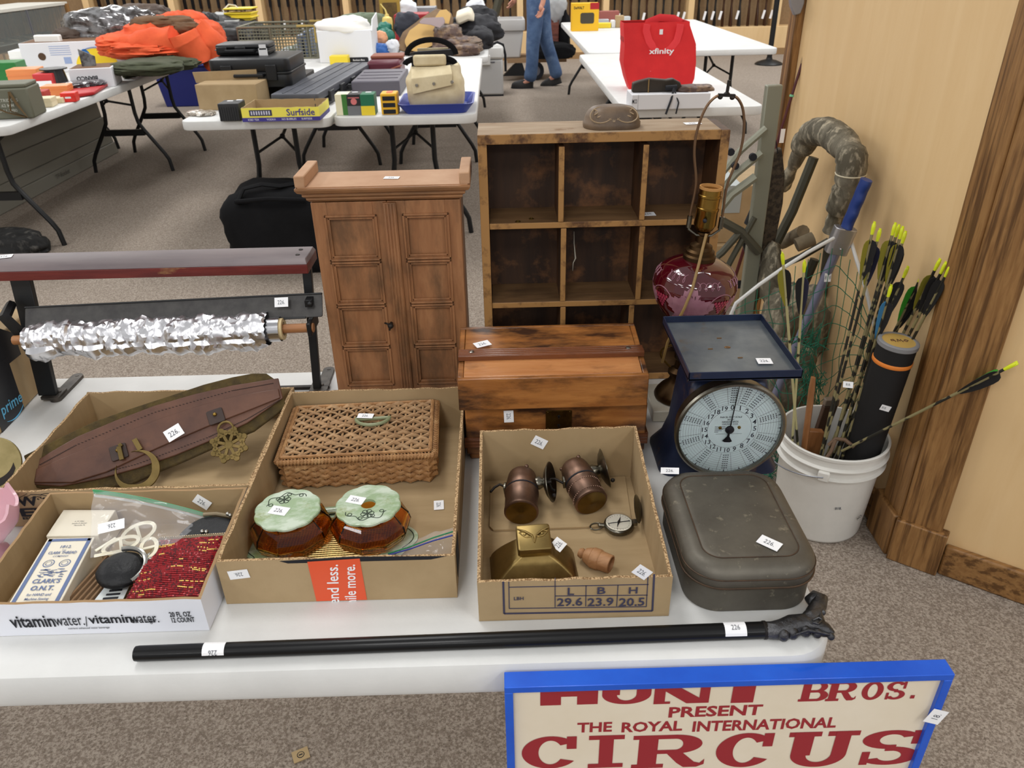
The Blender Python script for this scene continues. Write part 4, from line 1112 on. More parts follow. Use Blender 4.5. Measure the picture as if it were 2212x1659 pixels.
# brown card strips
t0 = T(215, 1215, Z0+.02)
for k in range(7):
    b = B(); f = k/6
    a_ = V((T(205+f*10, 1213, Z0+.032).x-.034+f*.03, .0, 0)); 
    x0 = -.560+f*.034; dz = .034-.002*k
    b.hexa([(x0+.004, .702, Z0+.005), (x0+.0075, .702, Z0+.005), (x0+.026, .80, Z0+.005), (x0+.0225, .80, Z0+.005), (x0-.004, .702, Z0+dz), (x0-.001, .702, Z0+dz), (x0+.018, .80, Z0+dz), (x0+.015, .80, Z0+dz)])
    nm = ('first', 'second', 'third', 'fourth', 'fifth', 'sixth', 'seventh')[k]
    tag(b.build('card_strip', mat('brown_card_strip', (142, 112, 82), .85, var=(116, 88, 62), scale=20)), 'thin brown card standing right of the thread box, %s from the box in its row' % nm, 'card', 'brown cards beside the thread box')
# black coin purse
M_bleather = mat('black_leather', (14, 15, 17), .42, var=(22, 23, 26), spec=.35, scale=22, bump=.25, bs=55)
M_silv = mat('silver_metal', (176, 174, 168), .25, 1)
pc = T(262, 1232, Z0+.045)
t = thing('coin_purse', 'round black leather coin purse with silver frame in the white carton', 'purse', pc)
Xp = frame(pc, (.85, .5, .1), (.12, -.18, 1))
b = B(Xp); b.ell((0, 0, 0), (.030, .0285, .012), 26, 14, fn=lambda d: 1+.05*NZ.noise(d*3)); b.build('pouch', M_bleather, t)
b = B(Xp); b.tube([(.031*math.cos(a), .0295*math.sin(a), .004+.004*math.cos(a*.7)) for a in [R(-75)+R(150)*i/20 for i in range(21)]], .0034, 8); b.build('frame', M_silv, t)
b = B(Xp)
for a in (R(-70), R(0), R(70)): b.ell((.0325*math.cos(a), .031*math.sin(a), .007), (.002, .002, .002), 8, 6)
b.ell((.036, .004, .005), (.0035, .003, .0035), 8, 6); b.ell((.036, -.004, .006), (.0035, .003, .0035), 8, 6); b.build('clasp', M_silv, t)
# white card with dark writing and pearl shine
q = [T(*s, Z0+.03) for s in ((196, 1308), (262, 1305), (282, 1262), (228, 1268))]
for p in q: p.y = max(p.y, .701)
b = B(); b.poly3(q, (0, 0, .001)); b.mi = 1
for f in (.3, .5, .7): b.tube([q[0].lerp(q[3], f).lerp(q[1].lerp(q[2], f), g)+V((0, 0, .0014)) for g in (.25+f*.1, .4, .55, .8)], .0018, 4, flat=.4)
tag(b.build('pearl_card', [mat('mother_of_pearl', (222, 226, 224), .2, coat=.5, var=(206, 214, 216), scale=30), M_blk]), 'white shiny card with black marking under the black coin purse', 'card')
# red beaded purse
zr_ = Z0+.05
rq = [T(343, 1168, zr_), T(487, 1158, zr_), T(437, 1293, zr_), T(268, 1300, zr_)]
rq[2].y = max(rq[2].y, .7015); rq[3].y = max(rq[3].y, .7015)
for p in rq: p.x = min(p.x, -.3835)
t = thing('beaded_purse', 'red beaded purse with tarnished frame along its top in the white carton', 'purse', ((rq[0].x+rq[2].x)/2, (rq[0].y+rq[2].y)/2, Z0+.02))
def RQ(u, v_): 
    p = (rq[0]*(1-u)+rq[1]*u)*(1-v_)+(rq[3]*(1-u)+rq[2]*u)*v_
    return p+V((0, 0, .005*math.sin(PI*u)*math.sin(PI*v_)+.0025*NZ.noise(V((u*5, v_*5, 1)))))
b = B(); b.slab(RQ, 20, 20, .014); b.build('pouch', mat('red_cloth', (120, 20, 30), .6), t)
random.seed(11)
b = B()
nu, nv = 46, 34
for i in range(nu):
    for j in range(nv):
        u, v_ = (i+.5+(.5 if j % 2 else 0))/(nu+.5), (j+.5)/nv
        p = RQ(u, v_)
        g = NZ.noise(V((u*3, v_*26, 5)))
        b.mi = 1 if (g > .38 and random.random() < .75) else (2 if random.random() < .06 else (3 if random.random() < .3 else 0))
        z = .0012; r_ = .00165
        b.add([p+V((r_, 0, z)), p+V((0, r_*.8, z)), p+V((-r_, 0, z)), p+V((0, -r_*.8, z)), p+V((0, 0, z+r_*.8)), p+V((0, 0, z-r_*.8))], [(0, 1, 4), (1, 2, 4), (2, 3, 4), (3, 0, 4), (1, 0, 5), (2, 1, 5), (3, 2, 5), (0, 3, 5)])
b.build('beads', [mat('red_bead', (158, 12, 26), .4), mat('gold_bead', (196, 158, 84), .3, .6), mat('pink_glint_bead', (206, 96, 100), .4), mat('dark_red_bead', (96, 8, 18), .4)], t, smooth=0)
b = B(); b.tube([rq[0]+V((0, .002, .0)), rq[1]+V((0, .002, 0))], .0035, 8); b.tube([rq[0], rq[0].lerp(rq[3], .32)], .003, 8)
for k in range(30): b.ell(tuple(rq[0].lerp(rq[1], (k+.5)/30)+V((0, .002, .003))), (.0017, .0017, .0014), 6, 4)
b.build('frame', mat('tarnished_silver', (150, 136, 112), .35, .9), t)
# black leather purse at back right
t = thing('leather_purse', 'flat black leather snap purse at the back right of the white carton', 'purse', T(445, 1140, Z0+.03))
pp = [T(*s, Z0+.05) for s in ((380, 1160), (392, 1146), (412, 1128), (440, 1114), (468, 1112), (505, 1118), (500, 1150), (490, 1160))]
for p in pp: p.x = min(p.x, -.384)
b = B(); b.poly3(pp, (0, -.004, -.035)); b.build('pouch', M_bleather, t, bev=.004, smooth=60)
b = B(); b.tube([p+V((0, 0, .002)) for p in pp[3:6]], .003, 8); b.build('frame', mat('tarnished_silver', (0, 0, 0)), t)
b = B(); p = T(437, 1148, Z0+.052); b.ell(tuple(p), (.003, .003, .003), 8, 6); b.ell(tuple(p+V((.006, -.001, .0))), (.003, .003, .003), 8, 6); p = T(492, 1110, Z0+.056); b.ell(tuple(p), (.003, .003, .003), 8, 6); b.ell(tuple(p+V((.004, -.002, -.001))), (.003, .003, .003), 8, 6); b.build('snap_clasp', M_silv, t)
# zip bag of pearl buckles
M_pearl = mat('pearl_shell', (234, 228, 208), .25, coat=.4, var=(222, 214, 188), scale=30)
bz = Z0+.036
t = thing('zip_bag', 'clear zip bag with green seal strip, holding pearl buckles', 'bag', T(290, 1150, Z0+.03))
g0, g1, g2 = FY(200, 1057, .862), FY(300, 1066, .868), FY(457, 1112, .872)
def gs(f): return g0*(1-f)**2+g1*2*f*(1-f)+g2*f*f
b0, b1 = T(195, 1205, Z0+.045), T(380, 1172, Z0+.058)
def gb(u, v_):
    p = gs(u)*(1-v_)+(b0*(1-u)+b1*u)*v_
    return p+V((0, 0, .012*math.sin(PI*v_)*math.sin(PI*min(1, u*1.2))))+V((.3, -1, .6))*.008*NZ.noise(V((u*5, v_*5, 2)))
b = B(); b.slab(gb, 26, 20, .0003); b.build('bag_film', M_film, t, smooth=25)
b = B(); b.loft([[tuple(gs(f)+V((0, 0, .0))), tuple(gs(f)+V((0, 0, -.007))), tuple(gs(f)+V((0, -.0008, -.007))), tuple(gs(f)+V((0, -.0008, 0)))] for f in [i/12 for i in range(13)]]); b.build('seal_strip', mat('green_zip_seal', (76, 168, 112), .35, alpha=.9), t)
b = B(); b.loft([[tuple(gs(f)+V((0, -.001, -.008))), tuple(gs(f)+V((0, -.001, -.012))), tuple(gs(f)+V((0, -.0018, -.012))), tuple(gs(f)+V((0, -.0018, -.008)))] for f in [i/12 for i in range(13)]]); b.build('seal_line', M_film2, t)
sticker(t, FY(241, 1137, .80), (-.95, -.1, -.25), (0, -.5, .8), .034, .014)
def buckle(px, py, rx, ry, rz, label, bar_=True, tilt=0):
    p = T(px, py, Z0+.052)
    t = thing('pearl_buckle', label, 'buckle', p, group='pearl buckles in the zip bag')
    X = frame(p, (math.cos(rz), math.sin(rz), .1), (0, -.35+tilt, 1))
    b = B(X)
    n_ = 36; e = .0052
    ring = lambda k, z: [((rx-k)*math.cos(2*PI*i/n_), (ry-k)*math.sin(2*PI*i/n_), z) for i in range(n_)]
    b.loft([ring(0, 0), ring(e, 0), ring(e, .0016), ring(0, .0016), ring(0, 0)], cap=False); b.build('ring', M_pearl, t)
    b = B(X); b.bar((0, -ry+e, .0008), (0, ry-e, .0008), .0042, .0014); b.build('bar', M_pearl, t)
buckle(300, 1152, .024, .0165, R(28), 'round pearl ring buckle on top inside the zip bag')
buckle(322, 1184, .021, .0125, R(110), 'oval pearl buckle leaning right of the round one in the zip bag', tilt=.3)
buckle(262, 1178, .025, .013, R(20), 'long oval pearl buckle lying left of the round one in the zip bag')
p = T(240, 1195, Z0+.05); b = B(); b.tube([T(204, 1201, Z0+.05), T(280, 1186, Z0+.05)], .003, 8, flat=.5); b.tube([T(206, 1190, Z0+.053), T(250, 1162, Z0+.053)], .0025, 8, flat=.5)
tag(b.build('pearl_slide', M_pearl), 'straight pearl slide pieces at the lower left end of the zip bag', 'buckle')
# pink glass bowl at left edge
pk = T(-58, 1130, Z0+.06); pk.z = Z0
t = thing('glass_bowl', 'frosted pink glass bowl with pointed rim at the left edge of the table', 'bowl', pk)
b = B(Tr(pk)); n_ = 48; rings = []
prof = ((.026, 0), (.028, .004), (.016, .012), (.02, .02), (.04, .035), (.053, .05), (.058, .065), (.060, .076))
def rg(r_, z, k): return [(r_*math.cos(2*PI*i/n_), r_*math.sin(2*PI*i/n_), z+k*.014*(max(0, math.cos(2*PI*i/n_*6))**3)) for i in range(n_)]
for i, (r_, z) in enumerate(prof): rings.append(rg(r_, z, (i/7)**3))
for i, (r_, z) in list(enumerate(prof))[::-1][:5]: rings.append(rg(r_-.004, z+.0005, (i/7)**3))
b.loft(rings); b.build('bowl', mat('pink_glass', (240, 196, 206), .3, trans=.35, ior=1.3, coat=.4), t)
# ---- tin box
M_tin = mat('old_tin', (108, 103, 93), .42, .5, var=(84, 79, 71), scale=9, rv=.15, var2=(144, 137, 120), s2=75, lo2=.6, hi2=.72, bump=.04, bs=50)
M_rust = mat('rusty_tin', (92, 72, 56), .5, .6, var=(70, 58, 48), scale=40)
tx0, tx1, ty0, ty1 = .220, .388, .696, .912
t = thing('tin_box', 'dark grey metal tin with hinged lid and rounded corners at the front right', 'box', ((tx0+tx1)/2, (ty0+ty1)/2, Z0))
b = B()
def rr(e, z, r=.046): return [(x, y, z) for x, y in rrect(tx0+e, tx1-e, ty0+e, ty1-e, r-e, 10)]
b.loft([rr(.005, Z0), rr(.0035, Z0+.003), rr(.0035, Z0+.046)]); b.build('body', M_tin, t)
b = B(); b.loft([rr(.001, Z0+.042), rr(.0, Z0+.044), rr(.0, Z0+.056), rr(.0015, Z0+.062), rr(.005, Z0+.067), rr(.011, Z0+.0705), rr(.021, Z0+.0735), rr(.0225, Z0+.0728), rr(.024, Z0+.0735), rr(.03, Z0+.0742), rr(.044, Z0+.0745)]); ld = b.build('lid', M_tin, t, smooth=50)
b = B(); b.tube([(x, y, z) for x, y, z in rr(-.0005, Z0+.0435)], .0014, 6, closed=True); b.tube([(x, y, z) for x, y, z in rr(-.0002, Z0+.0565)], .0010, 6, closed=True); b.tube([(x, y, z) for x, y, z in rr(.0228, Z0+.0733)], .0008, 6, closed=True); b.build('bead', M_rust, ld)
sticker(t, T(1662, 1174, Z0+.0752), (.72, -.66, 0), (0, 0, 1), .028, .018)
sticker(t, T(1447, 1018, Z0+.0725), (1, -.22, 0), (-.1, 0, 1), .026, .015)
# ---- cane
t = thing('walking_cane', 'black walking cane with a carved pewter animal handle along the front table edge', 'cane', (-.05, .655, Z0))
za = Z0+.0105
c0, c1 = T(293, 1412, za), T(1652, 1361, za)
b = B(); b.tube([c0, c0.lerp(c1, .005), c1], [.0088, .0093, .0104], 20); b.build('shaft', mat('black_lacquer', (10, 10, 12), .36, coat=.08, spec=.3), t)
M_pew = mat('dark_pewter', (92, 92, 94), .36, .85, var=(58, 58, 60), scale=30, bump=.35, bs=70)
hp = lambda px, py, z=.012: T(px, py, Z0+z)
ax = (c1-c0).normalized()
b = B()
neck = [c1-ax*.001, hp(1668, 1362), hp(1690, 1360), hp(1712, 1352), hp(1735, 1348), hp(1760, 1352), hp(1785, 1362), hp(1800, 1370)]
b.tube(neck, [.0102, .0108, .0125, .0135, .0125, .0115, .0088, .004], 14)
b.tube([hp(1735, 1352), hp(1752, 1338, .014), hp(1768, 1328, .014), hp(1772, 1345, .013)], [.010, .012, .010, .006], 12)
b.tube([hp(1752, 1340, .013), hp(1758, 1322, .013), hp(1768, 1308, .013), hp(1771, 1296, .013), hp(1760, 1291, .013), hp(1751, 1298, .012), hp(1751, 1306, .011)], [.0105, .0095, .010, .0105, .0095, .008, .003], 12)
for q, r_ in (((1776, 1322), .0045), ((1770, 1312), .004), ((1795, 1375), .0045), ((1692, 1372), .0075), ((1688, 1350), .006), ((1712, 1368), .0075), ((1740, 1364), .007), ((1765, 1368), .006), ((1725, 1340), .006)):
    b.ell(tuple(hp(q[0], q[1], .013)), (r_, r_, r_*1.1), 10, 8)
b.tube([hp(1755, 1340, .024), hp(1768, 1334, .024), hp(1776, 1340, .023), hp(1766, 1348, .024), hp(1756, 1344, .025)], .0014, 6)
b.tube([hp(1720, 1370, .02), hp(1745, 1362, .025), hp(1770, 1366, .022), hp(1796, 1372, .016)], [.001, .0022, .002, .001], 6)
hdl = b.build('handle', M_pew, t, smooth=55)
b = B(); b.lathe([(.0102, 0), (.0112, .001), (.0112, .004), (.0104, .005)], 20, frame(c1-ax*.003, (0, 0, 1), ax)); b.build('collar', M_iron, t)
def cane_st(px, py, s, flip):
    o = T(px, py, za); f = (o.x-c0.x)/(c1.x-c0.x); rr_ = .0092+.0012*f+.0004; o = c0.lerp(c1, f)
    b = B()
    rows = []
    for k in range(7):
        a = R(-35)+R(110)*k/6
        rows.append([tuple(o+V((dx, -math.sin(a)*r_, math.cos(a)*r_))) for dx, r_ in ((-.013, rr_), (.013, rr_), (.013, rr_+.0003), (-.013, rr_+.0003))])
    b.loft(rows); b.mi = 1
    X = frame(o+V((0, -math.sin(R(s))*(rr_+.0006), math.cos(R(s))*(rr_+.0006))), (flip, 0, 0), (0, -math.sin(R(s)), math.cos(R(s))))
    b.text('226', .009, X, sx=.8); b.build('price_sticker', [M_paper, M_ink], t, smooth=0)
cane_st(1583, 1358, 20, 1); cane_st(463, 1413, 55, -1)
# ================================================================ parcel scale, lamp, poster, and the corner by the wall
# ---- parcel scale
M_sblue = mat('worn_blue_paint', (34, 44, 70), .38, .3, var=(24, 32, 56), scale=12, var2=(82, 60, 48), s2=26, lo2=.6, hi2=.7, bump=.05)
M_plat = mat('worn_scale_plate', (120, 126, 128), .4, .5, var=(92, 100, 108), scale=14, var2=(112, 96, 78), s2=20, lo2=.62, hi2=.75)
t = thing('parcel_scale', 'blue metal parcel scale with a square tray and round white dial', 'scale', (.338, 1.03, Z0))
b = B(); rings = []
for z, a, c, y0, y1, r_ in ((Z0, .243, .432, .988, 1.105, .02), (Z0+.006, .243, .432, .988, 1.105, .02), (Z0+.03, .258, .418, .990, 1.095, .02), (Z0+.06, .268, .408, .992, 1.09, .015), (.885, .276, .400, .992, 1.086, .012), (.902, .280, .396, .995, 1.082, .012), (.906, .286, .390, 1.0, 1.076, .01)):
    rings.append([(x, y, z) for x, y in rrect(a, c, y0, y1, r_, 4)])
b.loft(rings); b.build('housing', M_sblue, t, smooth=50)
dc = V((.338, .990, .836)); Rr = .084
XD = frame(dc, (1, 0, 0), (0, -1, 0))
b = B(XD); b.lathe([(Rr-.004, -.004), (Rr-.004, .013), (Rr, .014), (Rr+.0005, .020), (Rr-.002, .0225), (Rr-.0055, .0225), (Rr-.0065, .0175)], 56, cap=False); b.build('bezel', mat('nickel_ring', (140, 136, 124), .3, 1, var=(112, 106, 96), scale=30), t)
b = B(XD); b.lathe([(Rr-.003, .010), (Rr-.003, .0145)], 56); df = b.build('dial_plate', mat('pale_blue_dial', (206, 222, 224), .5), t)
b = B(XD); zq = .0148
def circ(r_, w_): b.lathe([(r_-w_/2, zq), (r_+w_/2, zq)], 56, cap=False)
for r_ in (.0335, .0435): circ(r_, .0004)
for k in range(8): circ(.0465+k*.0040, .00022)
circ(.0785, .0005)
def radial(a, r0, r1, w_): b.box(-w_/2, w_/2, r0, r1, zq, zq+.0001, Rot('Z', -a))
for k in range(20):
    a = R(18*k)
    b.text(str(k), .0118 if k < 10 else .0108, Tr(.0385*math.sin(a), .0385*math.cos(a), zq+.0002), bold=.012)
    radial(a+R(9), .0445, .0785, .00035)
    for j in range(4):
        aa = a+R(18*j/4); radial(aa, .0745 if j else .0725, .0785, .0003)
    b.prism([(-.0012, .0785), (.0012, .0785), (0, .0735)], zq, zq+.0001, Rot('Z', -a))
    if k % 2 == 0 or k in (1, 7):
        for q in range(7):
            for s in (-1, 0, 1): b.box(-.0016+s*.0033, .0009+s*.0033, .0472+q*.0040, .0484+q*.0040, zq, zq+.0001, Rot('Z', -a))
for s, y, sz in (('PARCEL POST SCALE', .0215, .0042), ('MFD. BY', .0172, .0032), ('HANSON BROS.', .0132, .0042), ('CHICAGO, U.S.A.', .0092, .0038)): b.text(s, sz, Tr(0, y, zq+.0002), bold=.012, sx=.85)
for k in range(5): b.box(-.0225, -.0225+(.016, .018, .013, .011, .006)[k], .0045-k*.0024, .0052-k*.0024, zq, zq+.0001)
b.box(-.02, .02, -.0085, -.0082, zq, zq+.0001)
b.build('dial_print', mat('dial_print', (46, 52, 62), .7), df, smooth=0)
b = B(XD)
for s in (-1, 1): b.lathe([(.0026, .0146), (.0024, .0162), (.001, .0168)], 14, Tr(s*.0145, .003, 0))
b.build('screw', M_brass, t)
b = B(XD @ Rot('Z', R(-4))); b.prism([(-.0009, 0), (.0009, 0), (.0005, .076), (-.0005, .076)], .0162, .0168); b.lathe([(.0068, .0158), (.0066, .0178), (.004, .0186)], 24)
b.prism([(-.0012, 0), (.0012, 0), (.0018, -.012), (.0075, -.0205), (.004, -.0225), (-.004, -.0225), (-.0075, -.0205), (-.0018, -.012)], .0162, .0168); b.build('pointer', mat('pointer_black', (18, 18, 26), .4), t)
b = B(XD); b.lathe([(.0003, .0208), (Rr-.006, .0200), (Rr-.006, .0206), (.0003, .0214)], 48, cap=False); b.build('dial_glass', mat('scale_glass', (255, 255, 255), .02, trans=1, ior=1.15, spec=.4), t)
b = B(); b.tube([(.338, 1.026, .905), (.338, 1.026, .953)], .006, 12); b.lathe([(.014, .9065), (.012, .9085)], 20, Tr(.338, 1.026, 0)); b.build('stem', M_iron, t)
zp = .953
pcs = [T(1487, 806, zp+.012), T(1730, 800, zp+.012), T(1650, 677, zp+.012), T(1434, 685, zp+.012)]
px0, px1, py0, py1 = (pcs[0].x+pcs[3].x)/2, (pcs[1].x+pcs[2].x)/2, (pcs[0].y+pcs[1].y)/2, (pcs[2].y+pcs[3].y)/2
b = B(); b.box(px0, px1, py0, py1, zp, zp+.002)
tp = b.build('tray', M_plat, t)
b = B()
for a_ in ((px0, px0+.0018, py0, py1), (px1-.0018, px1, py0, py1), (px0, px1, py0, py0+.0018), (px0, px1, py1-.0018, py1)): b.box(*a_, zp-.001, zp+.0125)
b.build('tray_rim', M_sblue, tp, bev=.0004)
b = B(); cxp, cyp = (px0+px1)/2, (py0+py1)/2
b.tube([(cxp+.004*math.cos(a), cyp+.0022*math.sin(a), zp+.0024) for a in [2*PI*i/12 for i in range(12)]], .0009, 5, closed=True)
for dx, dy in ((-.008, .03), (.006, -.035), (-.03, -.005)): b.box(cxp+dx, cxp+dx+.007, cyp+dy, cyp+dy+.0014, zp+.002, zp+.0032)
b.build('tray_rivet', mat('rusty_rivet', (128, 96, 62), .5, .6), tp)
sticker(t, T(1651, 781, zp+.003), (1, -.05, 0), (0, 0, 1), .021, .017)
# ---- lamp
lx, ly = .309, 1.2
AX = V((.06, 0, 1)).normalized()
t = thing('table_lamp', 'ruby etched glass table lamp without shade, on brass and marble base behind the scale', 'lamp', (lx, ly, Z0))
XL = frame((lx, ly, Z0), (1, 0, 0), (0, 0, 1)) 
b = B(); b.box(lx-.05, lx+.05, ly-.05, ly+.05, Z0, Z0+.022); b.build('marble_base', mat('cream_marble', (206, 200, 184), .35, var=(178, 172, 158), scale=14), t, bev=.002)
XA = frame((lx, ly, Z0+.0225), (1, 0, 0), AX)
M_lb = mat('lamp_brass', (84, 64, 42), .38, 1, var=(60, 44, 30), scale=22, rv=.15)
b = B(XA); b.lathe([(.039, 0), (.040, .004), (.037, .012), (.030, .022), (.021, .030), (.017, .036), (.016, .045), (.021, .048), (.021, .054), (.012, .060), (.010, .075), (.014, .080), (.014, .088), (.010, .094), (.010, .118), (.016, .124), (.024, .130), (.026, .136), (.020, .139)], 30); b.build('brass_stem', M_lb, t)
b = B(XA)
for q in range(3):
    a0 = q*2.1+2.6
    b.tube([((.010+.03*math.sin(PI*f))*math.cos(a0), (.010+.03*math.sin(PI*f))*math.sin(a0), .05+.055*f) for f in [i/12 for i in range(13)]], .0022, 6)
b.build('scroll_arm', M_brass, t)
M_ruby = mat('ruby_glass', (72, 6, 18), .06, var=(54, 5, 14), scale=6, coat=.6, spec=.8)
M_etch = mat('etched_glass', (160, 116, 126), .5, var=(132, 84, 98), scale=18)
def vr(z):     # radius of the vase by height
    pts = ((.139, .020), (.150, .030), (.168, .048), (.185, .060), (.205, .0675), (.222, .0700), (.238, .066), (.250, .057), (.258, .044), (.263, .030), (.265, .022))
    for (z0, r0), (z1, r1) in zip(pts, pts[1:]):
        if z0 <= z <= z1: return r0+(r1-r0)*(z-z0)/(z1-z0)
    return .02
b = B(XA); zz = [.139+i*(.126)/40 for i in range(41)]
b.lathe([(vr(z), z) for z in zz], 56); vs_ = b.build('glass_vase', M_ruby, t, smooth=60)
def vp(a, z, l=.0006): return (( vr(z)+l)*math.cos(a), (vr(z)+l)*math.sin(a), z)
b = B(XA)
def patch(a, z, pts, sz, l=.0004):      # shape wrapped on the vase, fan triangulated on a fine polar grid
    n_ = len(pts); vs = []; fs = []
    for k in range(6):
        f = k/5
        for x, y in pts: vs.append(vp(a+x*sz*f/vr(z), min(.262, max(.142, z+y*sz*f)), l))
    for k in range(5):
        for i in range(n_): fs.append((k*n_+i, k*n_+(i+1) % n_, (k+1)*n_+(i+1) % n_, (k+1)*n_+i))
    b.add(vs, fs)
leaf = []
for i in range(60):
    th = 2*PI*i/60
    r_ = .62+.30*abs(math.cos(2.5*th))**1.5+.06*math.sin(25*th)
    leaf.append((r_*math.cos(th+PI/2), r_*math.sin(th+PI/2)))
circ_ = [(math.cos(2*PI*i/14), math.sin(2*PI*i/14)) for i in range(14)]
oval = [(1.0*math.cos(2*PI*i/30), 1.0*math.sin(2*PI*i/30)*.8) for i in range(30)]
for k in range(4):
    a0 = R(-90-18+90*k)
    patch(a0, .196, leaf, .043)
    for w_ in (-1, 1): patch(a0+w_*.2, .172, leaf, .018)
b.mi = 1
for k in range(4):
    a0 = R(-45-18+90*k)
    for (x, y) in ((-2, 3), (-1, 3), (0, 3), (1, 3), (2, 3), (-1.5, 2.1), (-.5, 2.1), (.5, 2.1), (1.5, 2.1), (-1, 1.2), (0, 1.2), (1, 1.2), (-.5, .3), (.5, .3), (0, -.6)):
        patch(a0+x*.0058/.065, .196+y*.0052, circ_, .0026, .0010)
b.build('etched_pattern', [M_etch, mat('etched_grape', (150, 50, 72), .3)], vs_)
b = B(XA)
for k in range(7):
    a0 = R(360*k/7)
    b.tube([vp(a0+.62*f+.055*math.sin(2*PI*f*4), .242+.005*math.sin(k*2)+.0055*math.cos(2*PI*f*4)) for f in [i/64 for i in range(65)]], .00055, 4)
for k in range(4):
    a0 = R(-45-18+90*k)
    b.tube([vp(a0+.34*math.cos(q), .205+.021*math.sin(q)) for q in [PI*1.1*i/20-.15 for i in range(21)]], .0008, 4)
b.build('etched_scroll', M_etch, vs_)
b = B(XA); b.lathe([(.024, .262), (.0265, .264), (.0265, .270), (.0235, .273), (.0235, .278), (.019, .281), (.018, .287), (.012, .290), (.0085, .292), (.0085, .304), (.0105, .306), (.0105, .310)], 30); b.build('vase_cap', M_lb, t)
M_sock = mat('socket_brass', (158, 126, 62), .22, 1, var=(124, 96, 46), scale=14)
b = B(XA); b.lathe([(.009, .310), (.014, .314), (.0178, .322), (.0178, .345), (.0185, .346), (.0185, .350), (.0172, .351), (.0172, .366), (.0182, .367), (.0182, .370), (.017, .371), (.017, .379)], 30); so = b.build('socket', M_sock, t)
b = B(XA); b.lathe([(.0168, .379), (.0178, .3795), (.0178, .3835), (.0155, .3835), (.0155, .360), (.001, .360)], 30, cap=False); b.build('socket_liner', mat('card_liner', (176, 128, 72), .8), so)
b = B(XA); b.ell((-.006, -.0178, .333), (.0035, .0045, .0035), 10, 8); b.build('switch', M_blk, so)
b = B(XA)
hz0, hz1 = .322, .518
def hw(f): return .019+.021*math.sin(min(1, f*1.15)*PI/2*1.15)**1.0 if f < .75 else None
pf = [(.026, .322), (.026, .345), (.0245, .372), (.0262, .395), (.0345, .43), (.0365, .455), (.034, .48), (.0275, .502), (.018, .515), (.009, .5195)]
sm = []
for s in (-1, 1):
    path = [(s*r_, 0, z) for r_, z in pf]
    fine = []
    for i in range(len(path)-1):
        for k in range(4):
            p0 = V(path[max(i-1, 0)]); p1 = V(path[i]); p2 = V(path[i+1]); p3 = V(path[min(i+2, len(path)-1)]); q = k/4
            fine.append(.5*((2*p1)+(-p0+p2)*q+(2*p0-5*p1+4*p2-p3)*q*q+(-p0+3*p1-3*p2+p3)*q**3))
    fine.append(V(path[-1])); b.tube(fine, .0021, 8)
b.build('harp', mat('harp_bronze', (118, 92, 70), .4, .8), t)
b = B(XA); b.tube([(-.026, 0, .325), (-.025, 0, .313), (-.012, -.004, .305), (.012, -.004, .305), (.025, 0, .313), (.026, 0, .325)], .0022, 6)
for s in (-1, 1): b.tube([(s*.026, 0, .316), (s*.026, 0, .335)], .0042, 8)
b.build('harp_saddle', M_ngun, t)
b = B(XA); b.bar((-.0125, 0, .5195), (.0125, 0, .5195), .006, .004); b.lathe([(.005, .522), (.0025, .524), (.0025, .5405)], 10); 
for s in (-1, 1): b.ell((s*.009, 0, .5165), (.004, .004, .0035), 8, 6)
b.build('finial', M_iron, t)
b = B(XA); b.tube([(.0, -.018, .312), (-.004, -.026, .296), (-.012, -.045, .270), (-.022, -.066, .235), (-.032, -.074, .205), (-.042, -.070, .17), (-.048, -.066, .14), (-.05, -.06, .1)], .0024, 8); b.build('cord', mat('gold_cord', (132, 104, 58), .45), t)
sticker(t, XA @ V((-.003, -.0505, .2515)), (1, -.05, -.1), (.02, -.62, .78), .023, .014, '226')
# ---- circus poster
yp = .602
t = thing('framed_poster', 'circus poster in a bright blue metal frame leaning on the front of the table', 'poster', (.25, .612, 0))
fx0, fx1 = FY(1088, 1447, yp).x, FY(2072, 1437, yp).x
zt = (FY(1300, 1474, yp).z+FY(1900, 1468, yp).z)/2
M_fr = mat('blue_frame_paint', (22, 96, 216), .35, .1, var=(16, 80, 196), scale=8, coat=.3)
b = B(); b.box(fx0, fx1, yp, yp+.023, zt-.010, zt); b.box(fx0, fx1, yp, yp+.023, 0.001, .011); b.box(fx0, fx0+.010, yp, yp+.023, .011, zt-.010); b.box(fx1-.010, fx1, yp, yp+.023, .011, zt-.010); b.build('frame', M_fr, t, bev=.001)
b = B(); b.box(fx0+.009, fx1-.009, yp+.006, yp+.012, .009, zt-.009); pp = b.build('poster_sheet', mat('aged_poster_paper', (228, 217, 198), .6, var=(220, 207, 184), scale=5), t)
def arcb(cx, cy, rx, ry, ix, iy, a0, a1, n_=20):
    o = [(cx+rx*math.cos(R(a0+(a1-a0)*i/n_)), cy+ry*math.sin(R(a0+(a1-a0)*i/n_))) for i in range(n_+1)]
    i_ = [(cx+ix*math.cos(R(a0+(a1-a0)*i/n_)), cy+iy*math.sin(R(a0+(a1-a0)*i/n_))) for i in range(n_+1)]
    return o+i_[::-1]
def rc(x0, x1, y0, y1): return [(x0, y0), (x1, y0), (x1, y1), (x0, y1)]
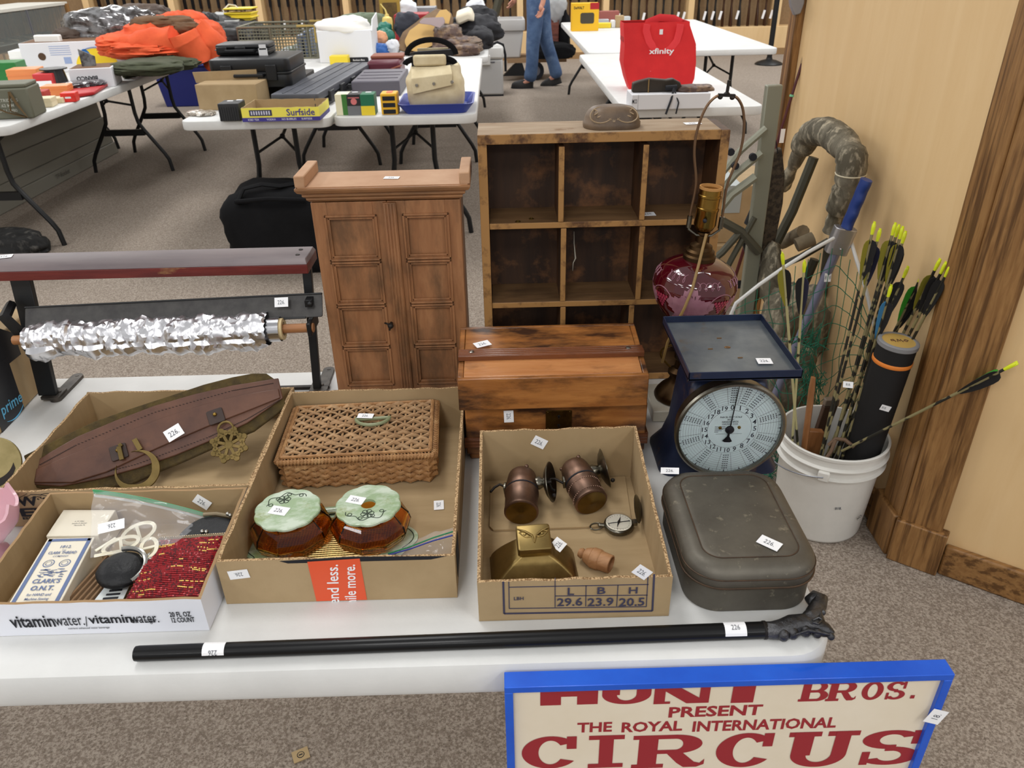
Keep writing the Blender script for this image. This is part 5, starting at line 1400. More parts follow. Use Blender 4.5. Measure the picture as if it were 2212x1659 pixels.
SL = {
 'H': [rc(.08, .36, 0, 1), rc(.64, .92, 0, 1), rc(.3, .7, .40, .56), rc(0, .44, 0, .13), rc(.56, 1, 0, .13), rc(0, .44, .87, 1), rc(.56, 1, .87, 1)],
 'U': [rc(.08, .36, .34, 1), rc(.66, .88, .34, 1), arcb(.48, .36, .40, .36, .18, .22, 180, 360), rc(0, .46, .87, 1), rc(.55, 1, .87, 1)],
 'N': [rc(.08, .24, 0, 1), rc(.78, .94, 0, 1), [(.08, 1), (.36, 1), (.94, 0), (.66, 0)], rc(0, .36, 0, .12), rc(.66, 1, .88, 1), rc(0, .3, .88, 1)],
 'T': [rc(.36, .64, 0, 1), rc(0, 1, .86, 1), rc(0, .1, .62, 1), rc(.9, 1, .62, 1), rc(.2, .8, 0, .13)],
 'B': [rc(.08, .36, 0, 1), rc(0, .6, .88, 1), rc(0, .6, 0, .12), rc(.3, .6, .45, .57), arcb(.58, .73, .32, .27, .1, .15, -90, 90), arcb(.60, .285, .38, .285, .12, .165, -90, 90)],
 'R': [rc(.08, .34, 0, 1), rc(0, .6, .88, 1), rc(0, .44, 0, .12), rc(.3, .6, .43, .55), arcb(.58, .715, .36, .285, .1, .165, -90, 90), [(.44, .50), (.66, .50), (.86, .16), (.94, .12), (1, .24), (1, .08), (.9, 0), (.72, 0), (.62, .14)]],
 'O': [arcb(.5, .5, .5, .5, .22, .36, 0, 360, 40)],
 'S': [arcb(.48, .735, .46, .265, .19, .15, 22, 270), arcb(.52, .265, .46, .265, .19, .15, -158, 90), rc(.80, .93, .60, .98), rc(.07, .2, .02, .40), rc(.42, .58, .412, .588)],
 'C': [arcb(.5, .5, .5, .5, .21, .37, 36, 326, 36), rc(.78, .95, .60, .98)],
 'h': [rc(0, .36, 0, 1), rc(.64, 1, 0, 1), rc(.3, .7, .36, .6)],
 'u': [rc(0, .36, .4, 1), rc(.70, 1, .4, 1), arcb(.5, .42, .5, .42, .2, .26, 180, 360)],
 'n': [rc(0, .2, 0, 1), rc(.82, 1, 0, 1), [(0, 1), (.36, 1), (1, 0), (.6, 0)], rc(0, .3, 0, .1)],
 't': [rc(.30, .68, 0, 1), rc(0, 1, .74, 1)],
 'I': [rc(.3, .7, 0, 1), rc(0, 1, 0, .13), rc(0, 1, .87, 1)],
 '.': [rc(0, 1, 0, 1)]}
M_pr = mat('poster_red', (150, 38, 46), .6)
b = B(); ysf = yp+.006
KS = [0]
def slab(ch, l, r_, top, bot, clip=None):
    a = FY(l, (top+bot)/2, ysf).x; c = FY(r_, (top+bot)/2, ysf).x; z1 = FY((l+r_)/2, top, ysf).z; z0 = FY((l+r_)/2, bot, ysf).z
    for pl in SL[ch]:
        pts = [(a+(c-a)*x, z0+(z1-z0)*y) for x, y in pl]
        if clip is not None: pts = [(x, min(z, clip)) for x, z in pts]
        if max(p[1] for p in pts)-min(p[1] for p in pts) > 1e-4 or clip is None: KS[0] += 1; yo = ysf-.0004-.00003*(KS[0] % 12); b.add([(x, yo, z) for x, z in pts], [tuple(range(len(pts)))])
zc = zt-.0101
for ch, l, r_ in (('h', 1167, 1292), ('u', 1301, 1407), ('n', 1414, 1534), ('t', 1544, 1672)): slab(ch, l, r_, 1472-(l-1167)*.014, 1522-(l-1167)*.014, zc)
for ch, l, r_ in (('B', 1728, 1792), ('R', 1787, 1852), ('O', 1862, 1908), ('S', 1913, 1958)): slab(ch, l, r_, 1472, 1514-(l-1728)*.02, zc)
slab('.', 1966, 1975, 1501, 1508)
for ch, l, r_, tp, bt in (('C', 1127, 1251, 1590, 1659), ('I', 1271, 1347, 1588, 1657), ('R', 1366, 1524, 1587, 1657), ('C', 1547, 1672, 1583, 1656), ('U', 1698, 1848, 1580, 1655), ('S', 1856, 1991, 1577, 1651)): slab(ch, l, r_, tp, bt)
for s, l, r_, tp, bt in (('PRESENT', 1445, 1646, 1524, 1547), ('THE', 1247, 1322, 1560, 1581), ('ROYAL', 1343, 1474, 1558, 1580), ('INTERNATIONAL', 1497, 1806, 1553, 1576)): fit(b, s, l, r_, tp, bt, ysf, dy=-.0004, bold=.03)
b.build('lettering', M_pr, pp, smooth=0)
sticker(t, FY(2021, 1547, yp-.0003), (.35, 0, .94), (0, -1, 0), .024, .021, '18.')
# ---- bucket
bc = V((.905, 1.765, 0)); BH = .302; br = .140
t = thing('bucket', 'white plastic bucket on the carpet by the oak trim, holding arrows and a black tube', 'bucket', bc)
M_bk = mat('white_bucket_plastic', (222, 220, 214), .4, var=(210, 208, 202), scale=6)
b = B(Tr(bc))
b.lathe([(.001, .002), (.112, .001), (.118, .004), (.1205, .012), (.133, BH-.075), (.1335, BH-.073), (.145, BH-.071), (.146, BH-.068), (.1365, BH-.064), (.1375, BH-.042), (.147, BH-.040), (.148, BH-.036), (.139, BH-.032), (.1395, BH-.012), (.144, BH-.010), (.1445, BH-.002), (.142, BH), (.1375, BH-.001), (.1355, BH-.012), (.117, .008), (.001, .006)], 56, cap=False)
b.build('pail', M_bk, t, smooth=50)
for a in (R(-118), R(62)):
    b = B(Tr(bc)); b.cb((.148, 0, BH-.055), (.012, .03, .03), Rot('Z', a)); b.build('bail_lug', M_bk, t, bev=.004)
b = B(); l0 = bc+V((.152*math.cos(R(-118)), .152*math.sin(R(-118)), BH-.055)); l1 = bc+V((.155*math.cos(R(62)), .155*math.sin(R(62)), BH-.055))
pth = []
for i in range(25):
    a = R(-118)-R(180)*i/24
    f = math.sin(PI*i/24)
    pth.append(bc+V((math.cos(a)*(.155+.012*f), math.sin(a)*(.155+.012*f), BH-.055-.03*f)))
b.tube(pth, .0018, 6); b.build('bail_wire', mat('bail_wire', (120, 122, 128), .35, .9), t)
b = B(); b.tube(pth[9:14], .008, 10); b.build('bail_grip', M_bk, t)
bx_ = FY(1795, 1077, bc.y-.13)
b = B(frame(bc+V((-.008, -.1285, .135)), (1, 0, 0), (0, -1, .1))); b.text('818.', .011, Tr(0, 0, .0006), bold=.02); b.build('pencil_number', M_ink, t, smooth=0)
b = B(frame(bc+V((.065, -.112, .09)), (.86, .5, 0), (.5, -.86, .1))); b.text('NO.', .012, Tr(0, 0, .0012) @ Rot('Z', R(20)), bold=.02); b.build('printed_mark', M_blk, t, smooth=0)
# arrows
M_arc = mat('camo_shaft', (132, 122, 84), .5, var=(34, 32, 24), scale=34, lo=.5, hi=.54, detail=1)
M_arl = mat('light_camo_shaft', (176, 168, 122), .5, var=(44, 42, 30), scale=26, lo=.58, hi=.61, detail=1)
M_nock = mat('yellow_nock', (216, 226, 40), .3)
FE = {'b': mat('black_feather', (22, 20, 20), .8), 'y': mat('olive_feather', (132, 124, 34), .8), 'g': mat('green_feather', (52, 150, 40), .7), 'u': mat('blue_feather', (56, 118, 160), .7), 'd': mat('navy_feather', (38, 38, 60), .8)}
def arrow(top, bot, label, cols, rot=0, shaft=None, group=None):
    top = V(top); bot = V(bot)
    t = thing('arrow', label, 'arrow', top, group=group)
    d = (bot-top).normalized(); L_ = (bot-top).length
    X = frame(top, (1, 0, 0), d)
    b = B(X); b.tube([(0, 0, .022), (0, 0, L_)], .0036, 8); b.build('shaft', shaft or M_arc, t)
    b = B(X); b.lathe([(.003, 0), (.0045, .003), (.0048, .014), (.0036, .028)], 10); b.box(-.001, .001, -.005, .005, -.004, .004); b.build('nock', M_nock, t)
    for k, c in enumerate(cols):
        a = rot+k*2*PI/3
        M = X @ Rot('Z', a)
        out = [(0, .040), (.010, .044), (.0145, .052), (.0155, .065), (.013, .095), (.008, .12), (.003, .138), (0, .142)]
        b = B(M)
        P0 = [(.003+x, -.0005, z) for x, z in out]; P1 = [(.003+x, .0005, z) for x, z in out]
        n_ = len(out)
        b.add(P0+P1, [tuple(range(n_)), tuple(range(n_, 2*n_))[::-1]]+[(i, (i+1) % n_, n_+(i+1) % n_, n_+i) for i in range(n_)])
        b.build('feather', FE[c], t)
    return t
ga = 'camouflage arrows in the white bucket'
left2 = (((1690, 548), 1.79, (1722, 945), 'ybb', 'pale camouflage arrow at the left rim of the bucket with an olive feather'), ((1738, 565), 1.79, (1712, 945), 'bbd', 'pale camouflage arrow at the left rim of the bucket with black feathers'))
for (px, py), yy, (qx, qy), cols, lab in left2:
    a_ = FY(px, py, yy); m_ = FY(qx, qy, 1.765); d = (m_-a_); e = a_+d*((.06-a_.z)/d.z)
    arrow(a_, e, lab, cols, 2.9 if 'olive' in lab else 3.2, M_arl, ga)
AR = [(1889, 482, 'ybb', 'leftmost, highest nock of the tall upright arrows in the bucket'), (1901, 497, 'ybd', 'second tall upright arrow from the left in the bucket bundle'),
      (1934, 484, 'ybb', 'first arrow of the four close yellow nocks at the bundle centre'), (1942, 488, 'byb', 'second arrow of the four close yellow nocks at the bundle centre'), (1950, 492, 'ybb', 'third arrow of the four close yellow nocks at the bundle centre'), (1956, 502, 'yyb', 'last, lowest of the four close yellow nocks at the bundle centre'),
      (1961, 578, 'bbb', 'shorter black feathered arrow right behind the quiver tube lid'), (1995, 588, 'gbb', 'shorter arrow with one green feather behind the quiver tube lid'), (1991, 602, 'gbb', 'lowest nock arrow with green feather behind the quiver tube lid')]
random.seed(21)
for k, (px, py, cols, lab) in enumerate(AR):
    yy = 1.80+.006*(k % 4)
    a_ = FY(px, py, yy)
    if px > 1955: a_ = FY(px, py, 1.835)
    e = V((.842+.0095*k, 1.695+(.02 if k % 2 else 0), .03)) if px < 1956.5 else V((.895+.018*(k-6), 1.815+.008*(k-6), .03))
    arrow(a_, e, 'camouflage arrow, '+lab, cols, PI+random.uniform(-.5, .5), None, ga)
for k, (px, py, cols, lab) in enumerate(((2030, 562, 'ybb', 'left of the three arrows leaning furthest right'), (2043, 569, 'bbb', 'middle of the three arrows leaning furthest right'), (2053, 576, 'bbb', 'rightmost of the three arrows leaning furthest right'))):
    a_ = FX(px, py, 1.05); e = V((.950+.012*k, 1.838-.004*k, .03))
    arrow(a_, e, 'camouflage arrow with yellow nock, '+lab, cols, PI+.3*k, None, ga)
a_ = FY(1925, 618, 1.76); arrow(a_, V((.9, 1.70, .03)), 'short arrow with wide blue feathers in front of the bucket bundle', 'uub', PI-.4, None, ga)
a_ = V(FY(2195, 785, 1.49)); m_ = T(1876, 1000, .314); e = a_+(V((.80, 1.785, .125))-a_)*.70
arrow(a_, e, 'lone arrow with a bright green feather poking out over the bucket rim', 'gbb', 2.1+PI, None, ga)
b = B(frame(FY(1832, 831, 1.70), (1, -.05, -.12), (0, -.85, .5))); b.box(-.013, .013, -.008, .008, 0, .0005); b.mi = 1; b.text('818.', .009, Tr(0, 0, .001), sx=.8)
tag(b.build('lot_label', [M_paper, M_ink], smooth=0), 'white paper lot label stuck on the arrow shafts in the bucket', 'label')
# quiver tube
q0, q1 = V((.960, 1.735, .03)), FY(1942, 735, 1.712)
t = thing('arrow_tube', 'black cylindrical arrow tube with orange band standing in the bucket', 'tube', q0)
ax = (q1-q0).normalized(); L_ = (q1-q0).length; X = frame(q0, (1, 0, 0), ax)
b = B(X); b.lathe([(.044, 0), (.047, .003), (.047, L_-.012), (.045, L_-.012)], 36); b.build('tube', mat('black_fabric', (22, 21, 22), .7), t)
b = B(X); b.lathe([(.0478, L_-.062), (.0485, L_-.061), (.0485, L_-.052), (.0478, L_-.051)], 36); b.build('orange_band', mat('orange_band', (228, 132, 52), .6), t)
b = B(X); b.lathe([(.0475, L_-.014), (.0495, L_-.012), (.0495, L_-.002), (.047, L_), (.040, L_), (.0395, L_-.002)], 36, cap=False); ld = b.build('lid_ring', mat('grey_plastic_lid', (132, 132, 134), .4), t)
b = B(X); b.lathe([(.0402, L_-.006), (.0402, L_-.0015)], 36); b.mi = 1
def wr(pts): b.tube([(x, y, L_-.001) for x, y in pts], .0012, 5)
wr([(.018, .006), (.024, .001), (.018, -.005), (.013, .001), (.018, .006)]); wr([(.009, -.006), (.006, .007), (.002, -.003), (-.002, .007), (-.005, -.006)]); wr([(-.010, -.006), (-.012, .006), (-.019, .005), (-.020, -.001), (-.011, .0)])
b.build('lid_label', [mat('gold_label', (214, 178, 100), .35, .3), mat('marker_ink', (92, 56, 40), .6)], ld)
nq = V((-.1, -1, 0)); nq = (nq-ax*nq.dot(ax)).normalized(); b = B(frame(q0+ax*L_*.70+nq*.0476, (1, -.1, -.3), nq)); b.box(-.013, .013, -.008, .008, 0, .0006); b.mi = 1; b.text('818.', .009, Tr(-.004, 0, .001), sx=.8); b.build('price_sticker', [M_paper, M_ink], t, smooth=0)
# odd wooden and leather things in the bucket
W_st = wood('tool_wood', (152, 102, 60), (132, 84, 46), (104, 66, 38), 2, s=9)
b = B(); a_, e_ = FY(1757, 815, 1.80), FY(1735, 985, 1.76); d = e_-a_; e_ = a_+d*((.05-a_.z)/d.z)
b.tube([a_, a_.lerp(e_, .08), a_.lerp(e_, .5), e_], [.010, .0135, .0135, .0135], 10, flat=.55); t = tag(b.build('wooden_paddle', W_st), 'flat wooden paddle standing at the left inside the bucket', 'paddle')
b = B(); p = V((.858, 1.78, .05)); b.hexa([(p.x-.022, p.y-.008, .02), (p.x+.026, p.y-.008, .02), (p.x+.026, p.y+.012, .02), (p.x-.022, p.y+.012, .02), (p.x-.02, p.y-.008, .30), (p.x+.024, p.y-.008, .295), (p.x+.024, p.y+.012, .295), (p.x-.02, p.y+.012, .30)])
tag(b.build('wooden_block', W_st, bev=.003), 'brown wooden block behind the flat paddle inside the bucket', 'block')
a_ = FY(1800, 865, 1.85); b = B(); b.hexa([(.862, 1.835, .03), (.895, 1.835, .03), (.895, 1.85, .03), (.862, 1.85, .03), (a_.x-.022, 1.85, a_.z-.02), (a_.x+.018, 1.85, a_.z-.02), (a_.x+.018, 1.866, a_.z-.02), (a_.x-.022, 1.866, a_.z-.02)]); b.mi = 1; b.cb((a_.x-.002, 1.857, a_.z-.008), (.04, .019, .022))
tag(b.build('leather_sheath', [mat('sheath_leather', (70, 48, 34), .6), mat('sheath_cap', (112, 98, 84), .6)], bev=.003), 'dark brown leather sheath standing in the bucket behind the arrows', 'sheath')
b = B(); p = T(1820, 955, .30); b.tube([T(1790, 962, .29), T(1805, 948, .31), T(1825, 950, .31), T(1845, 966, .30)], .0055, 8); b.tube([T(1805, 950, .31), T(1795, 975, .28), T(1785, 990, .262)], .005, 8)
tag(b.build('leather_tie', mat('leather_tie', (104, 80, 60), .7)), 'brown leather tie wrapped around the arrows at the bucket rim', 'tie')
# landing net
M_alu = mat('brushed_aluminium', (190, 190, 196), .35, .9)
M_netg = mat('green_netting', (24, 104, 78), .7)
A_ = V(FX(1872, 388, .985)); Bn = V(FY(1680, 842, 2.1)); dN = (Bn-A_).normalized()
fl = A_+dN*(A_.z/-dN.z)
t = thing('landing_net', 'landing net with blue grip, grey handle and green mesh leaning by the wall', 'net', (fl.x, fl.y, 0))
X = frame(A_, (0, -1, .3), dN); LN = (fl-A_).length
b = B(X); b.loft([[(math.cos(a)*(.021+.0035*math.cos(a)*math.sin(i*PI/2.2)), math.sin(a)*.015, i*.0098) for a in [2*PI*j/14 for j in range(14)]] for i in range(15)]); b.build('grip', mat('blue_rubber', (26, 52, 118), .45), t)
b = B(X); b.tube([(0, 0, .13), (0, 0, LN-.01)], .0135, 14); b.build('handle', mat('lavender_aluminium', (138, 140, 166), .4, .6), t)
b = B(X); b.prism(rrect(-.019, .019, -.03, .032, .012), .138, .215); b.lathe([(.003, .0), (.003, .004)], 10, Tr(.0195, 0, .195) @ Rot('Y', R(90))); b.build('hoop_clamp', M_alu, t, bev=.002)
yn = 2.06
hl = [FY(*q, yy) for q, yy in (((1832, 505), 2.06), ((1800, 515), 2.05), ((1745, 545), 2.03), ((1690, 580), 2.0), ((1640, 615), 1.97), ((1590, 655), 1.95), ((1570, 700), 1.95), ((1580, 780), 1.97), ((1620, 880), 2.0), ((1680, 960), 2.03), ((1760, 975), 2.06), ((1840, 900), 1.99), ((1885, 800), 1.96), ((1890, 710), 1.94), ((1872, 630), 1.96), ((1850, 560), 2.02), ((1838, 520), 2.06))]
b = B(); b.tube(hl, .0052, 8); b.build('hoop', mat('pale_hoop_tube', (206, 206, 204), .4), t)
b = B(); NR = random.Random(5)
def NP(u, v_):
    tops = [(1585, 655), (1640, 622), (1700, 585), (1760, 552), (1815, 530), (1850, 580), (1880, 680)]
    bots = [(1600, 800), (1640, 900), (1680, 1000), (1700, 1030), (1730, 1010), (1790, 930), (1860, 850)]
    f = u*6; k = min(int(f), 5); g = f-k
    tp = (tops[k][0]*(1-g)+tops[k+1][0]*g, tops[k][1]*(1-g)+tops[k+1][1]*g); bt = (bots[k][0]*(1-g)+bots[k+1][0]*g, bots[k][1]*(1-g)+bots[k+1][1]*g)
    n1 = NZ.noise(V((u*5, v_*5, 1)))*18; n2 = NZ.noise(V((u*5, v_*5, 7)))*14
    return FY(tp[0]*(1-v_)+bt[0]*v_+n1*min(1, v_*3), tp[1]*(1-v_)+bt[1]*v_+n2*min(1, v_*3), 2.03+.05*math.sin(u*9)*v_-.03*v_-.10*max(0, u-.7)/.3)
NU, NV = 13, 11
for i in range(NU+1): b.tube([NP(i/NU, j/36) for j in range(37)], .0011, 4, caps=False)
for j in range(1, NV+1): b.tube([NP(i/44, j/NV) for i in range(45)], .0011, 4, caps=False)
for k in range(26):
    c = FY(1752+NR.uniform(-22, 16), 770+NR.uniform(-70, 120), 2.0); b.tube([c+V((NR.uniform(-.03, .03), NR.uniform(-.03, .03), NR.uniform(-.05, .05))) for _ in range(7)], .0013, 4, caps=False)
for k in range(20):
    c = FY(1670+NR.uniform(-16, 20), 1000+NR.uniform(-70, 40), 1.95); b.tube([c+V((NR.uniform(-.03, .03), NR.uniform(-.03, .03), NR.uniform(-.05, .05))) for _ in range(7)], .0013, 4, caps=False)
b.build('mesh', M_netg, t)
p = FX(1793, 553, .955); s_ = A_+dN*.29; sticker(t, s_+V((-.0, -.0142, .003)), (1, 0, 0), (0, -1, .2), .019, .025, '818')
# tree stand
M_ol = mat('olive_steel', (138, 138, 122), .42, .3)
M_old = mat('dark_olive_steel', (76, 74, 62), .5, .3)
M_cam = camo('camouflage_cloth', ((122, 115, 99), (84, 78, 64), (176, 166, 144)), 18)
YS = 2.32
P_ = lambda px, py, y=YS: FY(px, py, y)
t = thing('tree_stand', 'folded olive steel hunting tree stand with mesh seat between table and wall', 'tree stand', (.80, YS, 0))
a_, c_ = P_(1672, 183), P_(1617, 620)
low = a_+(c_-a_)*((0.0-a_.z)/(c_.z-a_.z))
b = B(); b.bar(low, a_, .026, .046, up=(1, 0, 0)); b.build('main_post', M_ol, t, bev=.003)
def strut(pts, r_, m=M_ol, y=YS-.03, nm='strut', flat=1): 
    b = B(); b.tube([P_(*q, y) for q in pts], r_, 8, flat=flat); return b.build(nm, m, t)
strut(((1655, 277), (1600, 325), (1545, 392)), .011); strut(((1645, 330), (1590, 375), (1540, 432), (1530, 500)), .012); strut(((1632, 382), (1580, 420), (1540, 470)), .014)
strut(((1640, 545), (1600, 500), (1545, 470)), .014, M_old); strut(((1600, 500), (1560, 545), (1530, 570)), .012, M_old); strut(((1630, 470), (1580, 560), (1540, 640)), .010, M_old)
b = B()
for q in ((1577, 327), (1587, 357), (1625, 338)): p = P_(q[0], q[1], YS-.045); b.tube([p, p+V((0, -.012, 0))], .011, 10)
b.build('bolt_knob', M_blk, t)
M_mesh = mat('brown_seat_mesh', (84, 72, 58), .85, var=(56, 48, 40), scale=70, lo=.45, hi=.55, bump=.5, bs=120)
b = B(); b.poly3([P_(*q, YS+.04) for q in ((1664, 335), (1690, 320), (1696, 380), (1692, 440), (1676, 520), (1652, 605), (1640, 630), (1648, 480))], (0, .03, 0)); b.build('mesh_seat', M_mesh, t, bev=.005)
b = B(); b.tube([P_(1667, 240, YS+.02), P_(1673, 290, YS+.02), P_(1680, 330, YS+.03)], .004, 6, flat=.4); b.build('strap', M_blk, t)
strut(((1758, 340), (1712, 455), (1665, 548), (1600, 720)), .017, M_old, 2.46, 'back_tube'); strut(((1790, 520), (1730, 555), (1650, 590)), .012, M_old, 2.4, 'side_tube'); strut(((1775, 640), (1790, 520)), .014, M_old, 2.36, 'side_tube'); strut(((1760, 560), (1700, 700), (1640, 850)), .016, M_old, 2.42, 'back_tube')
# padded rail (camouflage foam)
rail = [V(q) for q in (FX(1690, 405, .985), FX(1712, 362, .985), FX(1733, 318, .98), FX(1752, 290, .98), FX(1785, 285, .98), FX(1815, 305, .985), FX(1838, 335, .985), FX(1838, 375, .99), FX(1825, 420, .99), FX(1808, 460, .99), FX(1795, 500, .99))]
fine = []
for i in range(len(rail)-1):
    for k in range(5):
        p0, p1, p2, p3 = rail[max(i-1, 0)], rail[i], rail[i+1], rail[min(i+2, len(rail)-1)]; q = k/5
        fine.append(.5*((2*p1)+(-p0+p2)*q+(2*p0-5*p1+4*p2-p3)*q*q+(-p0+3*p1-3*p2+p3)*q**3))
fine.append(rail[-1]); n_ = len(fine)
rr_ = []
for i in range(n_):
    f = i/(n_-1); r_ = .033+.010*math.sin(PI*f)
    if i in (13, 14, 28, 29, 38): r_ -= .006
    if f < .2: r_ = .022+.004*math.sin(i)
    if f > .88: r_ = .024
    rr_.append(r_+.0015*math.sin(i*2.3))
b = B(); b.tube(fine, rr_, 16); b.build('padded_rail', M_cam, t, smooth=60)
b = B()
for k in (30, 31): pass
d_ = (fine[36]-fine[34]).normalized(); b.tube([fine[35]+(MX.Rotation(a, 4, d_) @ (d_.orthogonal().normalized()*(rr_[35]+.0012))) for a in [2*PI*i/20 for i in range(20)]], .002, 5, closed=True); b.build('rail_cord', mat('cream_cord', (206, 196, 170), .8), t)
b = B()
b.ell(tuple(P_(1665, 590, 2.3)), (.035, .05, .10), 16, 10, fn=lambda d: 1+.25*NZ.noise(d*2.5)); b.ell(tuple(P_(1690, 690, 2.25)), (.07, .06, .12), 16, 12, fn=lambda d: 1+.3*NZ.noise(d*2.2+V((3, 0, 0)))); b.ell(tuple(P_(1745, 720, 2.3)), (.06, .06, .16), 16, 12, fn=lambda d: 1+.3*NZ.noise(d*2.2+V((5, 0, 0)))); b.ell(tuple(P_(1690, 830, 2.2)), (.11, .07, .16), 18, 12, fn=lambda d: 1+.3*NZ.noise(d*2.2+V((7, 2, 0))))
b.build('camouflage_seat', M_cam, t, smooth=60)
b = B(); b.tube([FX(1690, 525, .98), FX(1735, 500, .98)], .022, 10); b.tube([P_(1720, 530, 2.3), P_(1757, 515, 2.3)], .022, 10); b.build('foam_sleeve', mat('tan_foam', (134, 120, 98), .9, var=(112, 100, 80), scale=20), t)
b = B(); pts = [P_(1640, 440, 2.36), P_(1625, 480, 2.36), P_(1640, 500, 2.36), P_(1610, 520, 2.36), P_(1620, 560, 2.36)]; b.tube(pts, [.02, .026, .02, .016, .01], 10); b.build('black_harness', M_bleather, t)
# fishing rod leaning at the jamb
r0, r1 = FY(1745, 96, 2.93), FY(1672, 330, 2.90); d = r1-r0; r2 = r0+d*(r0.z/-d.z)
t = thing('fishing_rod', 'thin dark red rod with cork tip leaning against the wall edge', 'rod', (r2.x, r2.y, 0))
b = B(); b.tube([r0+d*.17, r2], [.005, .008], 8); b.build('shaft', mat('dark_red_rod', (76, 22, 24), .35), t)
b = B(); b.tube([r0, r0+d*.17], [.006, .0075], 8); b.build('tip_ferrule', mat('cork', (158, 132, 98), .8), t)
b = B(); p = r0+d*.45; b.tube([p, p+d*.02], .0085, 8); b.build('green_tie', mat('mint_tie', (120, 190, 150), .6), t)
p = r0+d*.83; b = B(); b.box(p.x-.002, p.x+.014, p.y-.014, p.y-.0135, p.z-.025, p.z+.025); b.build('price_sticker', M_paper, t)
# boxes on the floor behind the tree stand
t = thing('moving_box', 'tan cardboard box on the floor behind the tree stand, lowest of two', 'box', (.93, 3.5, 0))
b = B(); b.box(.83, 1.25, 3.3, 3.7, 0, .30); b.build('carton', M_card, t, bev=.004)
b = B(); b.box(.83, 1.25, 3.299, 3.2995, .09, .13); b.build('printed_line', M_blk, t)
t = thing('moving_box', 'tan cardboard box with grey tape stacked on another behind the tree stand', 'box', (.97, 3.55, .30))
b = B(); b.box(.86, 1.22, 3.33, 3.68, .3005, .56); b.build('carton', M_card, t, bev=.004)
b = B(); b.box(.98, 1.06, 3.328, 3.6805, .44, .5615); b.build('tape', mat('grey_tape', (164, 172, 172), .4), t)
b = B(); P5 = [FY(*q, 2.96) for q in ((1703, -30), (1742, -30), (1738, 8), (1730, 30), (1716, 34), (1708, 14))]; b.poly3(P5, (0, .02, 0))
tag(b.build('plastic_sleeve', mat('grey_film', (150, 150, 156), .3, alpha=.85), bev=.004), 'grey plastic sleeve hanging at the top of the oak wall edge', 'sleeve')
# ================================================================ things on the far tables
ZT = .7405
def span(l, r_, bot, top=None, z=ZT):
    a, c = T(l, bot, z), T(r_, bot, z); y = (a.y+c.y)/2
    h = FY((l+r_)/2, top, y).z-z if top is not None else None
    return a.x, c.x, y, h
def cset(name, rgb, rough=.55, **k): return mat(name, rgb, rough, **k)
def boxthing(name, label, cat, l, r_, bot, top, dep, m, z=ZT, bev=.004, rz=0, part='body'):
    x0, x1, y, h = span(l, r_, bot, top, z)
    t = thing(name, label, cat, ((x0+x1)/2, y+dep/2, z), rz)
    X = WM[t]; w_ = (x1-x0)/2
    b = B(X); b.box(-w_, w_, -dep/2, dep/2, 0, h); o = b.build(part, m, t, bev=bev)
    return t, X, w_, dep/2, h, o
def heap(name, label, cat, pts, m, seed=0, z=ZT, amp=.16, fold=.07, p=2.6):
    """crumpled cloth: list of (px,py,depth y, rx, ry, rz) lumps fused into one skin of folds"""
    b = B()
    for k, (px, py, yy, rx, ry, rz_) in enumerate(pts):
        c = FY(px, py, yy)
        c.z = max(c.z, z+.01)
        def fn(d, k=k): 
            q = d*1.7+V((seed+k*3.1, 0, 0))
            s = (abs(d.x)**p+abs(d.y)**p+abs(d.z)**p)**(-1/p)
            return s*(1+amp*NZ.noise(q)+fold*(1-abs(NZ.noise(V((q.x*1.2, q.y*1.2, q.z*4))))*3))
        st = len(b.v)
        b.ell(tuple(c), (rx, ry, rz_), 44, 26, fn=fn)
        for i in range(st, len(b.v)):
            if b.v[i].z < z: b.v[i].z = z+.0005*(i % 3)
    return tag(b.build(name, m, smooth=70), label, cat)
def front_text(parent, X, hd, s, x, z, size, m, bold=.01, sx=1, flip=False, dy=.0015):
    b = B(X @ frame((x, -hd-dy, z), (-1, 0, 0) if flip else (1, 0, 0), (0, -1, 0)))
    b.text(s, size, MX(), bold=bold, sx=sx); return b.build('lettering', m, parent, smooth=0)
def st(parent, X, p, x=(1, 0, 0), z=(0, 0, 1), w_=.03, h=.02):
    b = B(X @ frame(p, x, z)); b.box(-w_/2, w_/2, -h/2, h/2, .001, .0016); b.build('price_sticker', M_paper, parent)
M_dk = mat('dark_grey_plastic', (44, 45, 48), .5, var=(36, 37, 40), scale=8)
M_gr = mat('grey_plastic', (98, 98, 106), .5)
M_lid = mat('light_grey_plastic', (190, 188, 186), .5)
M_red = mat('red_plastic', (178, 32, 36), .45)
M_yel = mat('yellow_plastic', (232, 206, 52), .45)
M_org = mat('clear_orange_plastic', (226, 140, 82), .3)
M_ogr = mat('olive_cloth', (74, 78, 58), .9, var=(60, 64, 48), scale=14)
# ---- table with the ammunition and jackets (left)
M_oran = mat('blaze_orange_cloth', (226, 96, 54), .85, var=(208, 82, 44), scale=6, bump=.5, bs=9)
def limb(name, pts, rs, par, m, seed=0):
    P = [V(q) for q in pts]; b = B(); fine = []; rr_ = []
    for i in range(len(P)-1):
        for k in range(10):
            p0, p1, p2, p3 = P[max(i-1, 0)], P[i], P[i+1], P[min(i+2, len(P)-1)]; q = k/10
            fine.append(.5*((2*p1)+(-p0+p2)*q+(2*p0-5*p1+4*p2-p3)*q*q+(-p0+3*p1-3*p2+p3)*q**3)); rr_.append(rs[i]*(1-q)+rs[i+1]*q)
    fine.append(P[-1]); rr_.append(rs[-1])
    b.tube(fine, rr_, 22)
    for i, v in enumerate(b.v):
        b.v[i] = v+V((NZ.noise(v*9+V((seed, 0, 0))), NZ.noise(v*9+V((0, seed+5, 0))), NZ.noise(v*9+V((0, 0, seed+9)))))*.030
    return b.build(name, m, par, smooth=75)
